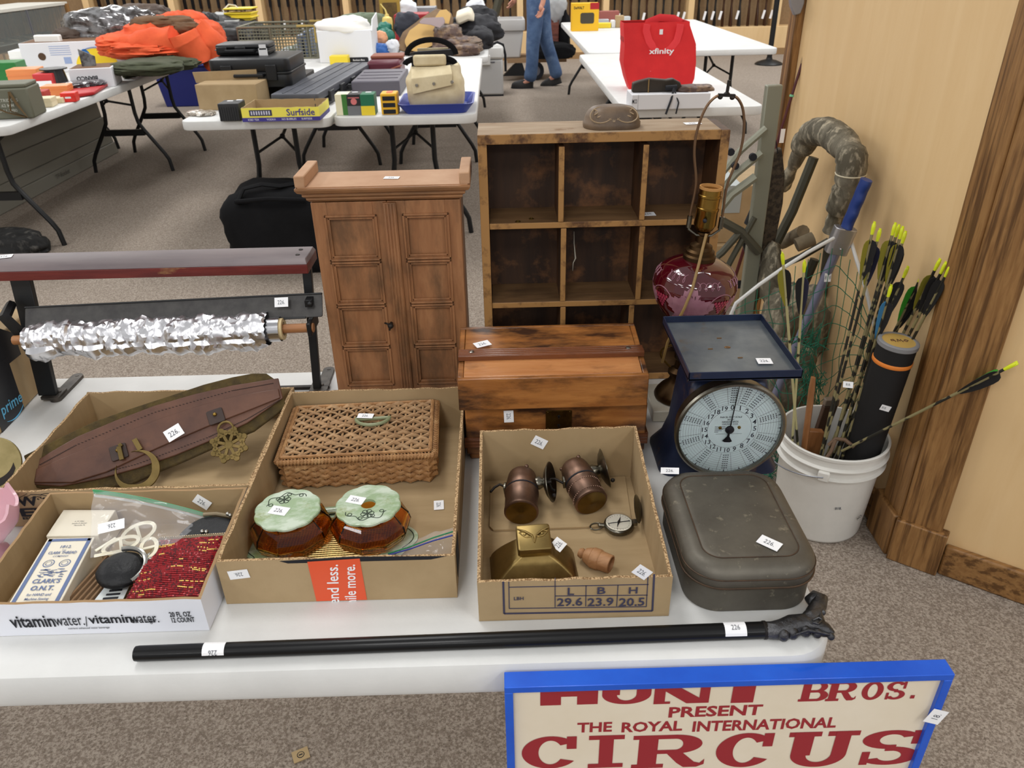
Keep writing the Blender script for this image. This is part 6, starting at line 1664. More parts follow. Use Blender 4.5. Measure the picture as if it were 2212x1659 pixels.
def jacket():
    ym = 6.3
    t = thing('hunting_jacket', 'blaze orange hunting jackets heaped over the end of the left table', 'jacket', T(360, 130))
    b = B()
    for k, (px, py, yy, rx, ry, rz_) in enumerate(((290, 98, 6.15, .24, .22, .09), (345, 88, 6.25, .26, .24, .13), (395, 74, 6.4, .22, .26, .15), (430, 86, 6.35, .17, .24, .13), (330, 104, 6.05, .30, .2, .06), (272, 96, 6.3, .11, .2, .08))):
        c = FY(px, py, yy)
        def fn(d, k=k):
            q = d*1.6+V((k*4.1, 2, 0))
            return (abs(d.x)**2.4+abs(d.y)**2.4+abs(d.z)**2.4)**(-1/2.4)*(1+.14*NZ.noise(q)+.10*(1-abs(NZ.noise(V((q.x*2.2, q.y*2.2, q.z*3))))*3))
        b.ell(tuple(c), (rx, ry, rz_), 48, 30, fn=fn)
    b.build('jacket_body', M_oran, t, smooth=75)
    limb('sleeve', [FY(*q, ym-.3) for q in ((392, 76), (405, 96), (420, 118), (430, 138))], (.12, .125, .105, .085), t, M_oran, 1)
    limb('sleeve', [FY(*q, ym-.32) for q in ((380, 92), (335, 98), (300, 102), (270, 106))], (.11, .10, .095, .08), t, M_oran, 3)
    limb('sleeve', [FY(*q, ym-.2) for q in ((425, 72), (450, 90), (462, 112), (452, 146))], (.11, .105, .09, .06), t, M_oran, 6)
    limb('hem', [FY(*q, ym-.3) for q in ((385, 112), (402, 126), (412, 140))], (.07, .06, .045), t, M_oran, 8)
    b = B(); d = (FY(430, 138, ym-.3)-FY(420, 118, ym-.3)).normalized(); b.lathe([(.001, 0), (.07, 0), (.07, .004)], 16, frame(FY(430.5, 139.5, ym-.305), (1, 0, 0), d)); b.build('cuff_lining', M_blk, t)
    return t
jacket()
heap('brown_vest', 'brown canvas vest lying over the top of the orange jackets', 'vest', [(335, 50, 6.22, .17, .12, .05), (372, 50, 6.25, .17, .11, .05), (402, 62, 6.2, .12, .1, .05)], mat('brown_canvas', (112, 84, 58), .9, var=(92, 68, 48), scale=10), seed=2)
heap('plastic_wrap', 'crumpled clear plastic wrapped camouflage bundle behind the fruit carton', 'bundle', [(215, 62, 6.75, .26, .18, .14), (265, 58, 6.8, .26, .16, .15), (185, 64, 6.75, .10, .15, .10)], mat('shiny_wrap', (132, 132, 134), .15, .3, var=(60, 56, 54), scale=14, lo=.42, hi=.6, coat=.6), seed=7)
heap('camouflage_bundle', 'small brown camouflage bundle at the back, above the plastic wrap', 'bundle', [(310, 34, 7.3, .22, .12, .09), (338, 40, 7.2, .1, .1, .06)], camo('dry_camo', ((98, 84, 74), (72, 60, 54), (130, 120, 112)), 9), seed=5)
heap('rifle_case', 'dark olive soft rifle case lying on the left table in front of orange jackets', 'gun case', [(345, 138, 5.8, .26, .10, .045), (318, 146, 5.6, .24, .14, .045), (372, 124, 6.0, .18, .1, .045)], M_ogr, seed=11)
def soft_case(lab, pts, zz, m):
    b = B(); P = [T(q[0], q[1], ZT+zz) for q in pts]
    b.poly3(P, (0, 0, .05)); return tag(b.build('gun_case', m, bev=.02, smooth=60), lab, 'gun case')
oc = soft_case('flat olive gun case with handle at the edge of the left table', ((265, 172), (330, 158), (388, 140), (400, 118), (380, 108), (310, 128), (262, 150)), .0, M_ogr)
b = B(); b.tube([T(352, 156, .76), T(368, 160, .755), T(384, 154, .755), T(388, 145, .765), T(380, 142, .775)], .012, 8, flat=.5); b.build('carry_strap', M_ogr, oc)
# fruit carton
t, X, w_, d_, h, o = boxthing('fruit_carton', 'white fruit carton with yellow and blue printing on the left table', 'box', 65, 255, 155, 90, .36, cset('white_box', (224, 224, 228), .55), rz=R(12))
bl = cset('blue_label', (38, 108, 176), .6); ye = cset('yellow_print', (242, 212, 46), .6)
b = B(X); b.lathe([(.001, 0), (w_*.42, 0), (w_*.42, .001)], 40, frame((w_*.40, -d_-.0005, .02), (1, 0, 0), (0, -1, 0)) @ MX.Scale(.9, 4, (0, 1, 0)))
for i in range(len(b.v)):
    q = X.inverted() @ b.v[i]; q.z = min(max(q.z, .004), h-.004); q.x = min(q.x, w_-.004); b.v[i] = X @ q
b.build('yellow_oval', ye, t)
b = B(X); b.tube([(w_*.40+w_*.44*math.cos(a), -d_-.001, .02+w_*.40*math.sin(a)) for a in [PI*i/24 for i in range(3, 19)] if .02+w_*.40*math.sin(a) < h-.005], .006, 6, flat=.3); b.build('blue_arc', bl, t)
b = B(X); b.prism([(.035*math.cos(2*PI*i/24), .055*math.sin(2*PI*i/24)) for i in range(24)], 0, .001, frame((w_*.22, -d_-.0022, h*.48), (1, 0, 0), (0, -1, 0)) @ Rot('Z', R(8))); b.build('blue_badge', bl, t)
front_text(t, X, d_, 'Chiquita', w_*.22, h*.56, .02, M_paper, dy=.004)
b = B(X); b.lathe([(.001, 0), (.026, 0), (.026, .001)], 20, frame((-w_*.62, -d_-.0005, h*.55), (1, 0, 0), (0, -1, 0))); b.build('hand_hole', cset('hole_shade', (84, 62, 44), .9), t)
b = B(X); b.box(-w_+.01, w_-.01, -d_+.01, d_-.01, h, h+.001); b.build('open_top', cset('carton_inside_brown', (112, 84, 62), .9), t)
b = B(X)
for k in range(5): b.box(-w_*.45, -w_*.05, -d_-.0012, -d_-.0004, h*(.86-.07*k), h*(.86-.07*k)+.004)
b.box(-w_*.22, -w_*.08, -d_-.0012, -d_-.0004, h*.28, h*.5); b.build('blue_fine_print', cset('pale_blue_print', (150, 168, 206), .6), t)
heap('felt_hat', 'brown felt hat lying in the open top of the fruit carton', 'hat', [(150, 86, T(160, 150).y+.2, .10, .11, .06), (135, 76, T(160, 150).y+.24, .03, .05, .05)], cset('brown_felt', (82, 70, 62), .9), seed=4, z=ZT+h)
b = B(); p = FY(98, 82, 6.3); b.box(p.x-.09, p.x+.10, p.y, p.y+.05, ZT, p.z+.02); tag(b.build('foam_block', cset('foam_white', (236, 236, 232), .8), bev=.01), 'white foam block behind the fruit carton on the left table', 'block')
# white carton with upside-down name
t, X, w_, d_, h, o = boxthing('small_carton', 'low open white carton with upside-down black lettering beside the fruit carton', 'box', 152, 232, 190, 148, .28, cset('white_box', (0, 0, 0)), rz=R(14))
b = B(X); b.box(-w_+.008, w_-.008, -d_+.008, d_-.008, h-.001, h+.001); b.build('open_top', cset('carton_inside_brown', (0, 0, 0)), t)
o = front_text(t, X, d_, 'BIANCO', -w_*.1, h*.5, .034, M_blk, bold=.03); me = o.data
cxm = sum((v.co.x for v in me.vertices))/len(me.vertices); czm = sum((v.co.z for v in me.vertices))/len(me.vertices)
for v in me.vertices: v.co.x = 2*cxm-v.co.x; v.co.z = 2*czm-v.co.z
b = B(X); b.poly3([(-w_*.5, -d_*.2, h*.2), (w_*.1, -d_*.2, h*.2), (w_*.2, -d_*.1, h*1.5), (-w_*.5, -d_*.1, h*1.9)], (0, .01, 0))
tag(b.build('parts_bag', mat('shiny_wrap', (0, 0, 0))), 'clear bag of small dark parts standing in the low white carton', 'bag')
b = B(); q = [T(*s, ZT+.004) for s in ((150, 213), (205, 205), (234, 186), (228, 182), (160, 190))]; b.poly3(q, (0, 0, .02)); t = tag(b.build('red_tray', M_red, bev=.006), 'flat red tray at the edge of the left table', 'tray')
heap('dark_parts', 'pile of dark shiny parts lying in the flat red tray', 'parts', [(170, 198, 5.3, .10, .08, .02), (195, 195, 5.35, .1, .08, .022)], mat('shiny_dark', (56, 50, 54), .15, coat=.6, var=(150, 140, 146), scale=50, lo=.55, hi=.62), seed=9, z=ZT+.024)
b = B(); p = T(125, 184); b.tube([(p.x, p.y, ZT), (p.x, p.y, ZT+.10)], [.075, .06], 14); b.lathe([(.085, .10), (.085, .107)], 16, Tr(p.x, p.y, ZT)); tag(b.build('spool', cset('smoke_black', (34, 34, 34), .25)), 'dark smoky plastic spool left of the low white carton', 'spool')
for nm, lab, l, r_, bt, tp, dp, m in (('ammunition_box', 'clear orange ammunition box stacked highest at the left table edge', 22, 78, 186, 150, .16, M_org), ('ammunition_box', 'clear orange ammunition box in front, near the small red box', 92, 142, 208, 186, .12, M_org),
    ('ammunition_box', 'green ammunition box at the very left edge of the photo', -20, 34, 178, 136, .2, cset('green_plastic', (36, 118, 52), .4)), ('cartridge_box', 'small bright red cartridge box on the left table edge', 133, 161, 221, 201, .08, cset('bright_red_plastic', (226, 52, 44), .35)),
    ('cartridge_box', 'cream and red cartridge box, front one left of the clear orange box', 66, 108, 233, 213, .1, cset('cream_print', (218, 204, 170), .6)), ('cartridge_box', 'red and brown cartridge box behind the cream cartridge box', 62, 96, 222, 198, .1, cset('dull_red_print', (170, 60, 50), .6)),
    ('cartridge_box', 'pale cartridge box lying between the clear orange and red boxes', 105, 133, 224, 212, .08, cset('cream_print', (0, 0, 0))), ('plastic_tub', 'white plastic tub behind the green ammunition box', 27, 68, 150, 110, .2, cset('foam_white', (0, 0, 0))), ('parts_box', 'red and white parts box behind the clear orange boxes', 76, 112, 190, 160, .14, cset('red_white_print', (196, 52, 54), .5))):
    t, X, w_, d_, h, o = boxthing(nm, lab, 'box', l, r_, bt, tp, dp, m, rz=R(10))
    b = B(X); b.box(-w_-.002, w_+.002, -d_-.002, d_+.002, h*.62, h*.66); b.build('lid_seam', m, t)
    if 'bright red' in lab: b = B(X); b.box(-w_*.4, w_*.4, -d_-.001, -d_, h*.4, h*.6); b.build('print_patch', M_paper, t)
    if 'red and white' in lab: b = B(X); b.box(-w_*.8, w_*.8, -d_-.001, -d_, h*.1, h*.5); b.build('print_patch', M_paper, t)
t, X, w_, d_, h, o = boxthing('ammunition_can', 'army green metal ammunition can with faded white lettering at the left edge', 'box', -30, 62, 258, 192, .2, cset('army_green_metal', (104, 104, 88), .55), rz=R(10), bev=.008)
for k, s in enumerate(('CARTRIDGES', '7.62 MM', 'BALL M80')): front_text(t, X, d_, s, .0, h*(.62-.17*k), .022, cset('faded_white', (190, 190, 178), .7))
b = B(X); b.box(-w_*.96, w_*.96, -d_*.9, d_*.9, h, h+.02); b.build('lid', cset('army_green_metal', (0, 0, 0)), t, bev=.006)
b = B(X); b.tube([(w_*.3, -d_-.01, h*.9), (w_*.2, -d_-.03, h*.3), (w_*.75, -d_-.02, .01), (w_*.5, -d_-.02, h*.5), (w_*.3, -d_-.01, h*.9)], .008, 6, flat=.5); b.tube([(-w_*.6, -d_-.012, h*.5), (0, -d_-.02, h*.25), (w_*.7, -d_-.02, .01)], .008, 6, flat=.5); b.build('canvas_strap', cset('brown_strap', (96, 76, 48), .9), t)
# under the left table
t = thing('storage_case', 'long grey ribbed plastic storage case lying on the floor under the left table', 'case', (-3.4, 5.9, 0))
x1 = -3.33; yb, ye_ = 4.7, 6.92
m = cset('grey_ribbed_plastic', (134, 132, 122), .6)
b = B(); 
for k, (z0, z1, e) in enumerate(((.0, .09, 0), (.09, .16, -.02), (.16, .30, -.04), (.30, .44, -.065), (.44, .54, -.05))):
    b.hexa([(x1-.5, yb, z0), (x1+e, yb, z0), (x1+e, ye_, z0), (x1-.5, ye_, z0), (x1-.5, yb, z1), (x1+e-.012, yb, z1), (x1+e-.012, ye_, z1), (x1-.5, ye_, z1)])
b.build('case_body', m, t, bev=.006)
b = B(frame((x1+.002, 5.95, .055), (0, 1, .0), (1, 0, 0))); b.text('TF Rocket', .05, MX()); b.build('lettering', cset('dark_case_print', (92, 90, 84), .7), t, smooth=0)
b = B(); p0, p1, p2 = T(-15, 300, .5), V((-2.95, 4.75, 0)), T(-20, 395, .22); p1 = T(42, 425, 0)
b.tube([FY(0, 325, p1.y), FY(20, 370, p1.y), p1+V((0, 0, .012))], .022, 8); b.tube([FY(-10, 396, p1.y), p1+V((-.02, 0, .02))], .022, 8)
tag(b.build('folding_stand', cset('dark_green_steel', (52, 62, 54), .5)), 'dark green steel folding stand leg under the left table edge', 'stand')
heap('camouflage_net', 'black crumpled camouflage cloth on the carpet at far left', 'cloth', [(10, 535, 4.3, .22, .16, .09), (45, 528, 4.4, .12, .1, .06)], camo('black_camo', ((36, 36, 36), (22, 22, 22), (84, 82, 78)), 12), z=0, seed=13)
M_nyl = mat('black_nylon', (14, 14, 16), .85, var=(20, 20, 22), scale=8, spec=.2)
db = heap('duffel_bag', 'black duffel bag on the carpet behind the cupboard', 'bag', [(652, 496, 4.06, .37, .21, .255)], M_nyl, z=0, seed=16, amp=.08, fold=.03, p=4.5)
b = B(); b.tube([FY(512, 440, 3.88), FY(526, 408, 3.9), FY(565, 398, 3.95), FY(605, 402, 3.95), FY(640, 396, 3.98), FY(670, 408, 4.0)], .022, 8, flat=.4); b.tube([FY(508, 436, 3.86), FY(580, 430, 3.84), FY(660, 432, 3.84)], .012, 8); b.build('shoulder_strap', M_nyl, db)
b = B(); c = FY(635, 420, 3.98); b.ell(tuple(c), (.15, .10, .03), 20, 10); b.build('green_lining', cset('dark_green_lining', (52, 62, 50), .9), db)
x0, x1, y, h = span(345, 455, 222, 158, 0); y = 9.2; t = thing('storage_bin', 'dark blue plastic storage bin on the floor behind the left table', 'bin', ((x0+x1)/2, y+.25, 0))
a, c = FY(352, 222, 9.2), FY(460, 222, 9.2)
b = B(); b.hexa([(a.x+.03, y, .0), (c.x+.35, y, 0), (c.x+.35, y+.45, 0), (a.x+.03, y+.45, 0), (a.x-.03, y-.03, .42), (c.x+.4, y-.03, .42), (c.x+.4, y+.5, .42), (a.x-.03, y+.5, .42)]); b.build('bin_body', cset('navy_plastic', (26, 36, 112), .45), t, bev=.01)
b = B(); b.box(a.x-.05, c.x+.42, y-.05, y+.52, .421, .445); b.build('lid', cset('navy_plastic', (0, 0, 0)), t, bev=.008)
# display case at top left
p, q = T(0, 18, 1.02), T(165, 3, 1.02)
gx = (p.x+q.x)/2; gy0, gy1 = p.y-1.2, q.y
t = thing('display_case', 'glass fronted display case of knives and pistols at the top left', 'display case', (gx-.3, (gy0+gy1)/2, 0))
b = B(); b.box(gx-.6, gx+.01, gy0, gy1, .985, 1.02); b.build('counter_top', cset('counter_white', (206, 204, 196), .4), t, bev=.004)
b = B(); b.box(gx-.6, gx, gy0, gy1, 0, .30); b.box(gx-.6, gx-.57, gy0, gy1, .30, .985); b.build('cabinet_base', W_cub, t)
b = B(); b.box(gx-.6, gx+.012, gy1-.07, gy1+.02, 0, 1.0); b.build('end_post', M_oak, t)
b = B(); b.box(gx-.55, gx-.06, gy0, gy1-.08, .66, .668); b.build('glass_shelf', cset('shelf_glass', (150, 160, 156), .1, alpha=.35), t)
b = B(); b.box(gx-.004, gx, gy0, gy1-.07, .30, .985); b.build('glass_front', mat('clear_pane', (235, 245, 242), .03, alpha=.08, spec=.8), t)
b = B(); b.box(gx-.008, gx+.006, (p.y+q.y)/2-.35, (p.y+q.y)/2-.33, .30, .985); b.build('glass_joint', M_gr, t)
rk = random.Random(9)
for k in range(16):
    yy = p.y-.55+k*.1
    if yy > gy1-.12: break
    b = B(); b.tube([(gx-.30, yy, .69), (gx-.18, yy+.02, .70), (gx-.08, yy+.03, .69)], [.020, .026, .010], 8, flat=.6)
    tag(b.build('knife', M_iron if k % 3 else M_silv), 'small knife lying on the glass shelf of the display case', 'knife', 'knives in the display case')
for k in range(6):
    yy = p.y-.3+k*.24
    if yy > gy1-.2: break
    b = B(); b.box(gx-.3, gx-.2, yy, yy+.19, .305, .52+.10*rk.random())
    tag(b.build('stock_box', cset(('kraft_box', 'tan_box', 'rust_box')[k % 3], ((168, 132, 88), (186, 152, 108), (150, 92, 66))[k % 3], .8)), 'tan stock box standing low in the display case, %s from the near end' % ('first', 'second', 'third', 'fourth', 'fifth', 'sixth')[k], 'box', 'boxes in the display case')
# ---- middle tables
t, X, w_, d_, h, o = boxthing('open_carton', 'open tan cardboard carton at the left of the yellow drink tray table', 'box', 435, 562, 238, 182, .2, M_card, rz=R(-4))
b = B(X); b.box(-w_+.006, w_-.006, -d_+.006, d_-.006, h-.0005, h+.001); b.build('open_top', M_cardin, t); st(t, X, (-.05, d_-.02, h), z=(0, -.5, 1))
b = B(X); b.hexa([(-w_-.05, d_*.4, h-.01), (w_-.05, d_*.9, h-.01), (w_-.05, d_, h-.01), (-w_-.05, d_*.5, h-.01), (-w_-.06, d_*.4, h+.045), (w_-.05, d_*.9, h+.05), (w_-.05, d_, h+.05), (-w_-.06, d_*.5, h+.045)]); b.build('flap', M_card, t)
t, X, w_, d_, h, o = boxthing('parts_box', 'small dark grey ribbed plastic box in front of the open tan carton', 'box', 477, 520, 262, 224, .12, M_dk, bev=.003)
b = B(X)
for k in range(9): xx = -w_+2*w_*(k+.5)/9; b.box(xx-.002, xx+.002, -d_-.003, -d_, .004, h*.8)
b.build('ribs', M_dk, t); st(t, X, (-.01, .02, h)); st(t, X, (.03, .045, h))
x0, x1, y, h = span(528, 690, 262, 232)
t = carton('drink_tray', 'low yellow and blue printed drink tray at the front of the middle table', 'box', x0, x1, y, y+.26, h, z=ZT, mats=[cset('pale_yellow_print', (238, 226, 92), .5), M_cardin, M_cardin]); X = WM[t]; w_ = (x1-x0)/2
b = B(X); b.box(-w_-.001, w_+.001, -.131, -.1305, .0005, h*.30); b.box(w_+.0005, w_+.001, -.13, .13, .0005, h*.3); b.build('blue_band', cset('violet_blue_print', (62, 54, 138), .5), t)
front_text(t, X, .131, 'Surfside', w_*.52, h*.62, .045, cset('violet_blue_print', (0, 0, 0)), bold=.012)
b = B(X); b.box(-w_*.8, -w_*.22, -.1316, -.131, h*.42, h*.85); b.build('printed_panel', cset('panel_navy', (54, 54, 84), .5), t)
b = B(X)
for k in range(8): xx = -w_*.76+k*w_*.065; b.box(xx, xx+w_*.035, -.1324, -.1318, h*.5, h*.77)
b.build('printed_cans', cset('pale_can', (206, 208, 224), .5), t)
b = B(X)
for k, s in enumerate(('ICED TEA', 'VODKA', 'NO BUBBLES', 'SURFSIDE')): b.text(s, .013, frame((-w_*.72+k*w_*.46, -.1318, h*.15), (1, 0, 0), (0, -1, 0)))
b.build('small_lettering', M_paper, t, smooth=0)
heap('hardware_bag', 'small clear bag of loose hardware at the corner of the middle table', 'bag', [(425, 252, 4.32, .05, .05, .012), (446, 254, 4.3, .05, .05, .012)], mat('hardware_mix', (150, 138, 124), .3, .3, var=(226, 222, 214), scale=60, lo=.45, hi=.6), seed=3)
# black hard cases
def hard_case(label, l, r_, bt, tp, dp, m, z=ZT, latches=(-.55, .55)):
    x0, x1, y, h = span(l, r_, bt, tp, z)
    t = thing('hard_case', label, 'case', ((x0+x1)/2, y+dp/2, z)); X = WM[t]; w_ = (x1-x0)/2
    b = B(X); rslab(b, -w_, w_, -dp/2, dp/2, 0, h*.5-.002, .04, .012, 5); b.build('bottom_shell', m, t)
    b = B(X); rslab(b, -w_, w_, -dp/2, dp/2, h*.5+.002, h, .04, .012, 5); b.build('lid', m, t)
    b = B(X); rslab(b, -w_-.006, w_+.006, -dp/2-.006, dp/2+.006, h*.46, h*.54, .04, .003, 5); b.build('seam_rim', m, t)
    for q in latches:
        b = B(X); b.box(w_*q-.03, w_*q+.03, -dp/2-.014, -dp/2, h*.25, h*.8); b.build('latch', m, t, bev=.004)
    b = B(X); b.tube([(-.08, -dp/2-.005, h*.45), (-.08, -dp/2-.03, h*.45), (.08, -dp/2-.03, h*.45), (.08, -dp/2-.005, h*.45)], .009, 6); b.build('handle', m, t)
    return t, X, w_, h
b = B(); a, c = T(575, 214), T(648, 182); x0 = T(480, 216).x; b.box(x0, T(632, 216).x, 4.86, 5.4, ZT, ZT+.085)
tag(b.build('flat_case', cset('brown_black_vinyl', (50, 44, 40), .55), bev=.006), 'flat dark brown case under the large black hard case', 'case')
zc1 = ZT+.0855
hc, X, w_, h = hard_case('large black hard case with latches on the middle table', 462, 628, 190, 128, .42, mat('black_plastic', (18, 19, 22), .4), zc1)
zc2 = zc1+h+.0005
x0, x1, y, h2 = span(468, 578, 118, 92, zc2)
t2, X, w_, h2 = hard_case('thin black hard case with white stickers on top of the large one', 468, 577, 120, 96, .22, mat('black_plastic', (0, 0, 0)), zc2, (-.7, 0))
st(t2, X, (w_*.85, -.125, h2*.75), z=(0, -1, 0), w_=.04, h=.028); st(t2, X, (w_*.85, -.125, h2*.3), z=(0, -1, 0), w_=.05, h=.04)
# long grey gun case lying diagonally
a, c = T(655, 212, ZT+.05), T(768, 148, ZT+.05)
d = (c-a); d.z = 0; L_ = d.length; d.normalize(); n = V((d.y, -d.x, 0))
t = thing('long_case', 'long dark grey hard gun case lying diagonally on the middle table', 'gun case', ((a.x+c.x)/2, (a.y+c.y)/2, ZT))
X = MX(((d.x, -n.x, 0, a.x), (d.y, -n.y, 0, a.y), (0, 0, 1, ZT), (0, 0, 0, 1)))
M_gc = mat('slate_plastic', (80, 82, 90), .5, var=(70, 72, 80), scale=10)
b = B(X); rslab(b, -.12, L_, -.12, .14, 0, .045, .02, .006, 4); b.build('bottom_shell', M_dk, t)
b = B(X); rslab(b, -.12, L_, -.12, .14, .049, .09, .02, .008, 4); b.build('lid', M_gc, t)
b = B(X)
for yy in (-.05, .01, .075): b.box(-.1, L_-.03, yy-.005, yy+.005, .089, .093)
b.build('lid_ridges', M_gc, t)
for q in (.1, .3, .52, .75):
    b = B(X); b.box(L_*q-.04, L_*q+.04, -.135, -.118, .02, .075); b.build('latch', M_dk, t, bev=.004)
b = B(X); b.tube([(L_*.4, -.13, .045), (L_*.4, -.165, .045), (L_*.55, -.165, .045), (L_*.55, -.13, .045)], .01, 6); b.build('handle', M_dk, t)
# wire basket
wx0, wx1, wy, wh = span(545, 690, 172, 70); wy = 6.75; a, c = FY(530, 165, wy), FY(693, 165, wy)
t = thing('wire_basket', 'large galvanised wire basket with gold corners behind the black hard cases', 'basket', ((a.x+c.x)/2, wy+.25, ZT))
wx0, wx1 = a.x, c.x; wh = FY(610, 58, wy).z-ZT
b = B()
for k in range(26):
    xx = wx0+(wx1-wx0)*k/25; b.tube([(xx, wy, ZT+.005), (xx, wy, ZT+wh)], .0035, 4, caps=False); b.tube([(xx, wy+.5, ZT+.005), (xx, wy+.5, ZT+wh)], .0035, 4, caps=False); b.tube([(xx, wy, ZT+.005), (xx, wy+.5, ZT+.005)], .003, 4, caps=False)
for k in range(18):
    yy = wy+.5*k/17
    for xx in (wx0, wx1): b.tube([(xx, yy, ZT+.005), (xx, yy, ZT+wh)], .0035, 4, caps=False)
for k in range(11):
    zz = ZT+.005+(wh-.005)*k/10
    b.tube([(wx0, wy, zz), (wx1, wy, zz), (wx1, wy+.5, zz), (wx0, wy+.5, zz)], .0035, 4, closed=True)
b.build('wire_mesh', mat('galvanised_wire', (136, 134, 116), .4, .7), t)
b = B()
for zz, m_ in ((ZT+wh, 0), (ZT+.006, 0)): b.tube([(wx0, wy, zz), (wx1, wy, zz), (wx1, wy+.5, zz), (wx0, wy+.5, zz)], .009, 6, closed=True)
for xx, yy in ((wx0, wy), (wx1, wy), (wx1, wy+.5), (wx0, wy+.5), ((wx0+wx1)/2-.05, wy), (wx1-.06, wy)): b.tube([(xx, yy, ZT), (xx, yy, ZT+wh)], .008, 6)
b.build('wire_frame', mat('galvanised_wire', (0, 0, 0)), t)
b = B()
for xx, yy in ((wx1, wy), (wx1, wy+.5)): b.tube([(xx-.14, yy, ZT+wh+.002), (xx, yy, ZT+wh+.002), (xx, yy, ZT+wh-.12)], .0105, 6)
b.build('gold_corner', mat('gold_enamel', (186, 160, 92), .4, .5), t)
b = B(); b.box(wx1-.17, wx1-.13, wy+.06, wy+.4, ZT+.012, ZT+wh*.7); b.box(wx1-.11, wx1-.07, wy+.04, wy+.42, ZT+.012, ZT+wh*.82); tag(b.build('magazine', mat('magazine_cover', (150, 158, 172), .4, var=(90, 110, 150), scale=9)), 'grey blue magazines standing in the right end of the wire basket', 'magazine')
heap('green_pouch', 'green and white pouch at the bottom of the wire basket', 'pouch', [(655, 130, 6.95, .10, .08, .07), (645, 150, 6.95, .12, .1, .05)], mat('pouch_mix', (92, 112, 88), .6, var=(206, 210, 214), scale=20, lo=.5, hi=.56), seed=21, z=ZT+.012)
heap('black_camera_bag', 'black bulky gear bundle at the back left of the wire basket', 'bag', [(480, 74, 7.0, .22, .16, .09), (505, 80, 6.9, .16, .14, .07), (455, 60, 7.2, .08, .08, .12)], mat('black_gear', (32, 31, 32), .6, var=(96, 92, 92), scale=20, lo=.55, hi=.66), seed=18)
b = B(); q = [T(*s, .9) for s in ((446, 64), (512, 72), (548, 52), (470, 46))]; b.poly3([v+V((0, 0, .03)) for v in q], (0, 0, .06)); tag(b.build('clear_tray', cset('milky_plastic', (206, 210, 212), .3, alpha=.7), bev=.01), 'milky plastic tray under the yellow basket at the back', 'tray')
heap('gear_pile', 'dark camouflage gear pile supporting the milky plastic tray at the back', 'gear', [(478, 70, 7.6, .34, .26, .13), (530, 78, 7.4, .2, .2, .11)], mat('black_gear', (0, 0, 0)), seed=23)
yy = 7.55
t = thing('yellow_basket', 'small bright yellow plastic basket with a looped white handle', 'basket', (FY(516, 48, yy).x, yy+.1, FY(516, 48, yy).z))
a, c = FY(488, 46, yy), FY(545, 42, yy); zt2 = FY(516, 28, yy).z
b = B(); b.hexa([(a.x+.02, yy, a.z), (c.x-.02, yy, a.z), (c.x-.02, yy+.2, a.z), (a.x+.02, yy+.2, a.z), (a.x, yy-.01, zt2), (c.x, yy-.01, zt2), (c.x, yy+.22, zt2), (a.x, yy+.22, zt2)])
for k in range(3): b.box(a.x-.004, c.x+.004, yy-.018, yy+.225, a.z+.02+k*.035, a.z+.032+k*.035)
b.build('basket_body', M_yel, t, bev=.004)
b = B(); b.tube([FY(488, 38, yy), FY(482, 22, yy+.05), FY(494, 10, yy+.1), FY(508, 12, yy+.1), FY(524, 26, yy+.05)], .007, 6); b.build('handle', cset('white_cord', (206, 200, 190), .6), t)
# bankers box
t, X, w_, d_, h, o = boxthing('file_box', 'tall white file box with rumpled white cloth inside, on the middle table', 'box', 694, 806, 135, 66, .34, cset('white_file_box', (222, 223, 226), .6), bev=.003)
b = B(X); b.prism(rrect(-.075, .075, -.02, .02, .012), 0, .002, frame((w_*.45, -d_-.0005, h*.07), (1, 0, 0), (0, -1, 0))); b.build('handle_label', M_blk, t)
front_text(t, X, d_, 'Bankers Box', w_*.45, h*.07, .018, M_paper, dy=.004)
b = B(X); b.hexa([(w_+.001, -d_, h-.005), (w_+.012, -d_, h-.005), (w_+.012, d_, h-.005), (w_+.001, d_, h-.005), (w_+.004, -d_*.6, h+.07), (w_+.012, -d_*.6, h+.07), (w_+.012, d_, h+.10), (w_+.004, d_, h+.10)]); b.build('flap', cset('white_file_box', (0, 0, 0)), t)
yb = T(750, 135).y+.16
heap('white_cloth', 'rumpled white cloth spilling from the top of the tall file box', 'cloth', [(745, 62, yb, .20, .16, .08), (720, 66, yb-.02, .12, .12, .05), (765, 60, yb, .12, .12, .08)], cset('white_cotton', (236, 234, 228), .9), seed=31, z=ZT+h-.02)
b = B(); a = T(713, 140); b.box(a.x, T(751, 140).x, a.y, a.y+.1, ZT, ZT+.06); tag(b.build('yellow_box', M_yel, bev=.005), 'small yellow box in front of the tall white file box', 'box')
# ammo boxes at front of second table
for l, r_, m1, m2, nm, lab in ((727, 757, (232, 226, 196), (64, 122, 52), 'cream_green', 'cream and green cartridge box, leftmost of three in a row'), (752, 783, (40, 38, 40), (112, 114, 118), 'black_grey', 'black and grey cartridge box, middle of three in a row'), (781, 812, (32, 110, 78), (234, 208, 52), 'green_yellow', 'green and yellow cartridge box, rightmost of three in a row')):
    t, X, w_, d_, h, o = boxthing('cartridge_box', lab, 'box', l+1, r_-1, 249, 204, .1, cset(nm+'_a', m1, .5), bev=.002)
    b = B(X)
    if 'cream' in nm: b.box(0, w_+.0005, -d_-.001, -d_, .0, h)
    else: b.box(-w_, w_, -d_-.001, -d_, 0, h*.45)
    b.build('colour_band', cset(nm+'_b', m2, .5), t)
    if 'black' in nm: b = B(X); b.lathe([(.001, 0), (.016, 0), (.016, .001)], 16, frame((0, -d_-.0005, h*.66), (1, 0, 0), (0, -1, 0))); b.box(-w_*.8, w_*.8, -d_-.001, -d_, h*.82, h*.86); b.build('printed_badge', cset('pink_print', (214, 120, 120), .5), t)
    st(t, X, (0, .02, h), w_=.03, h=.02)
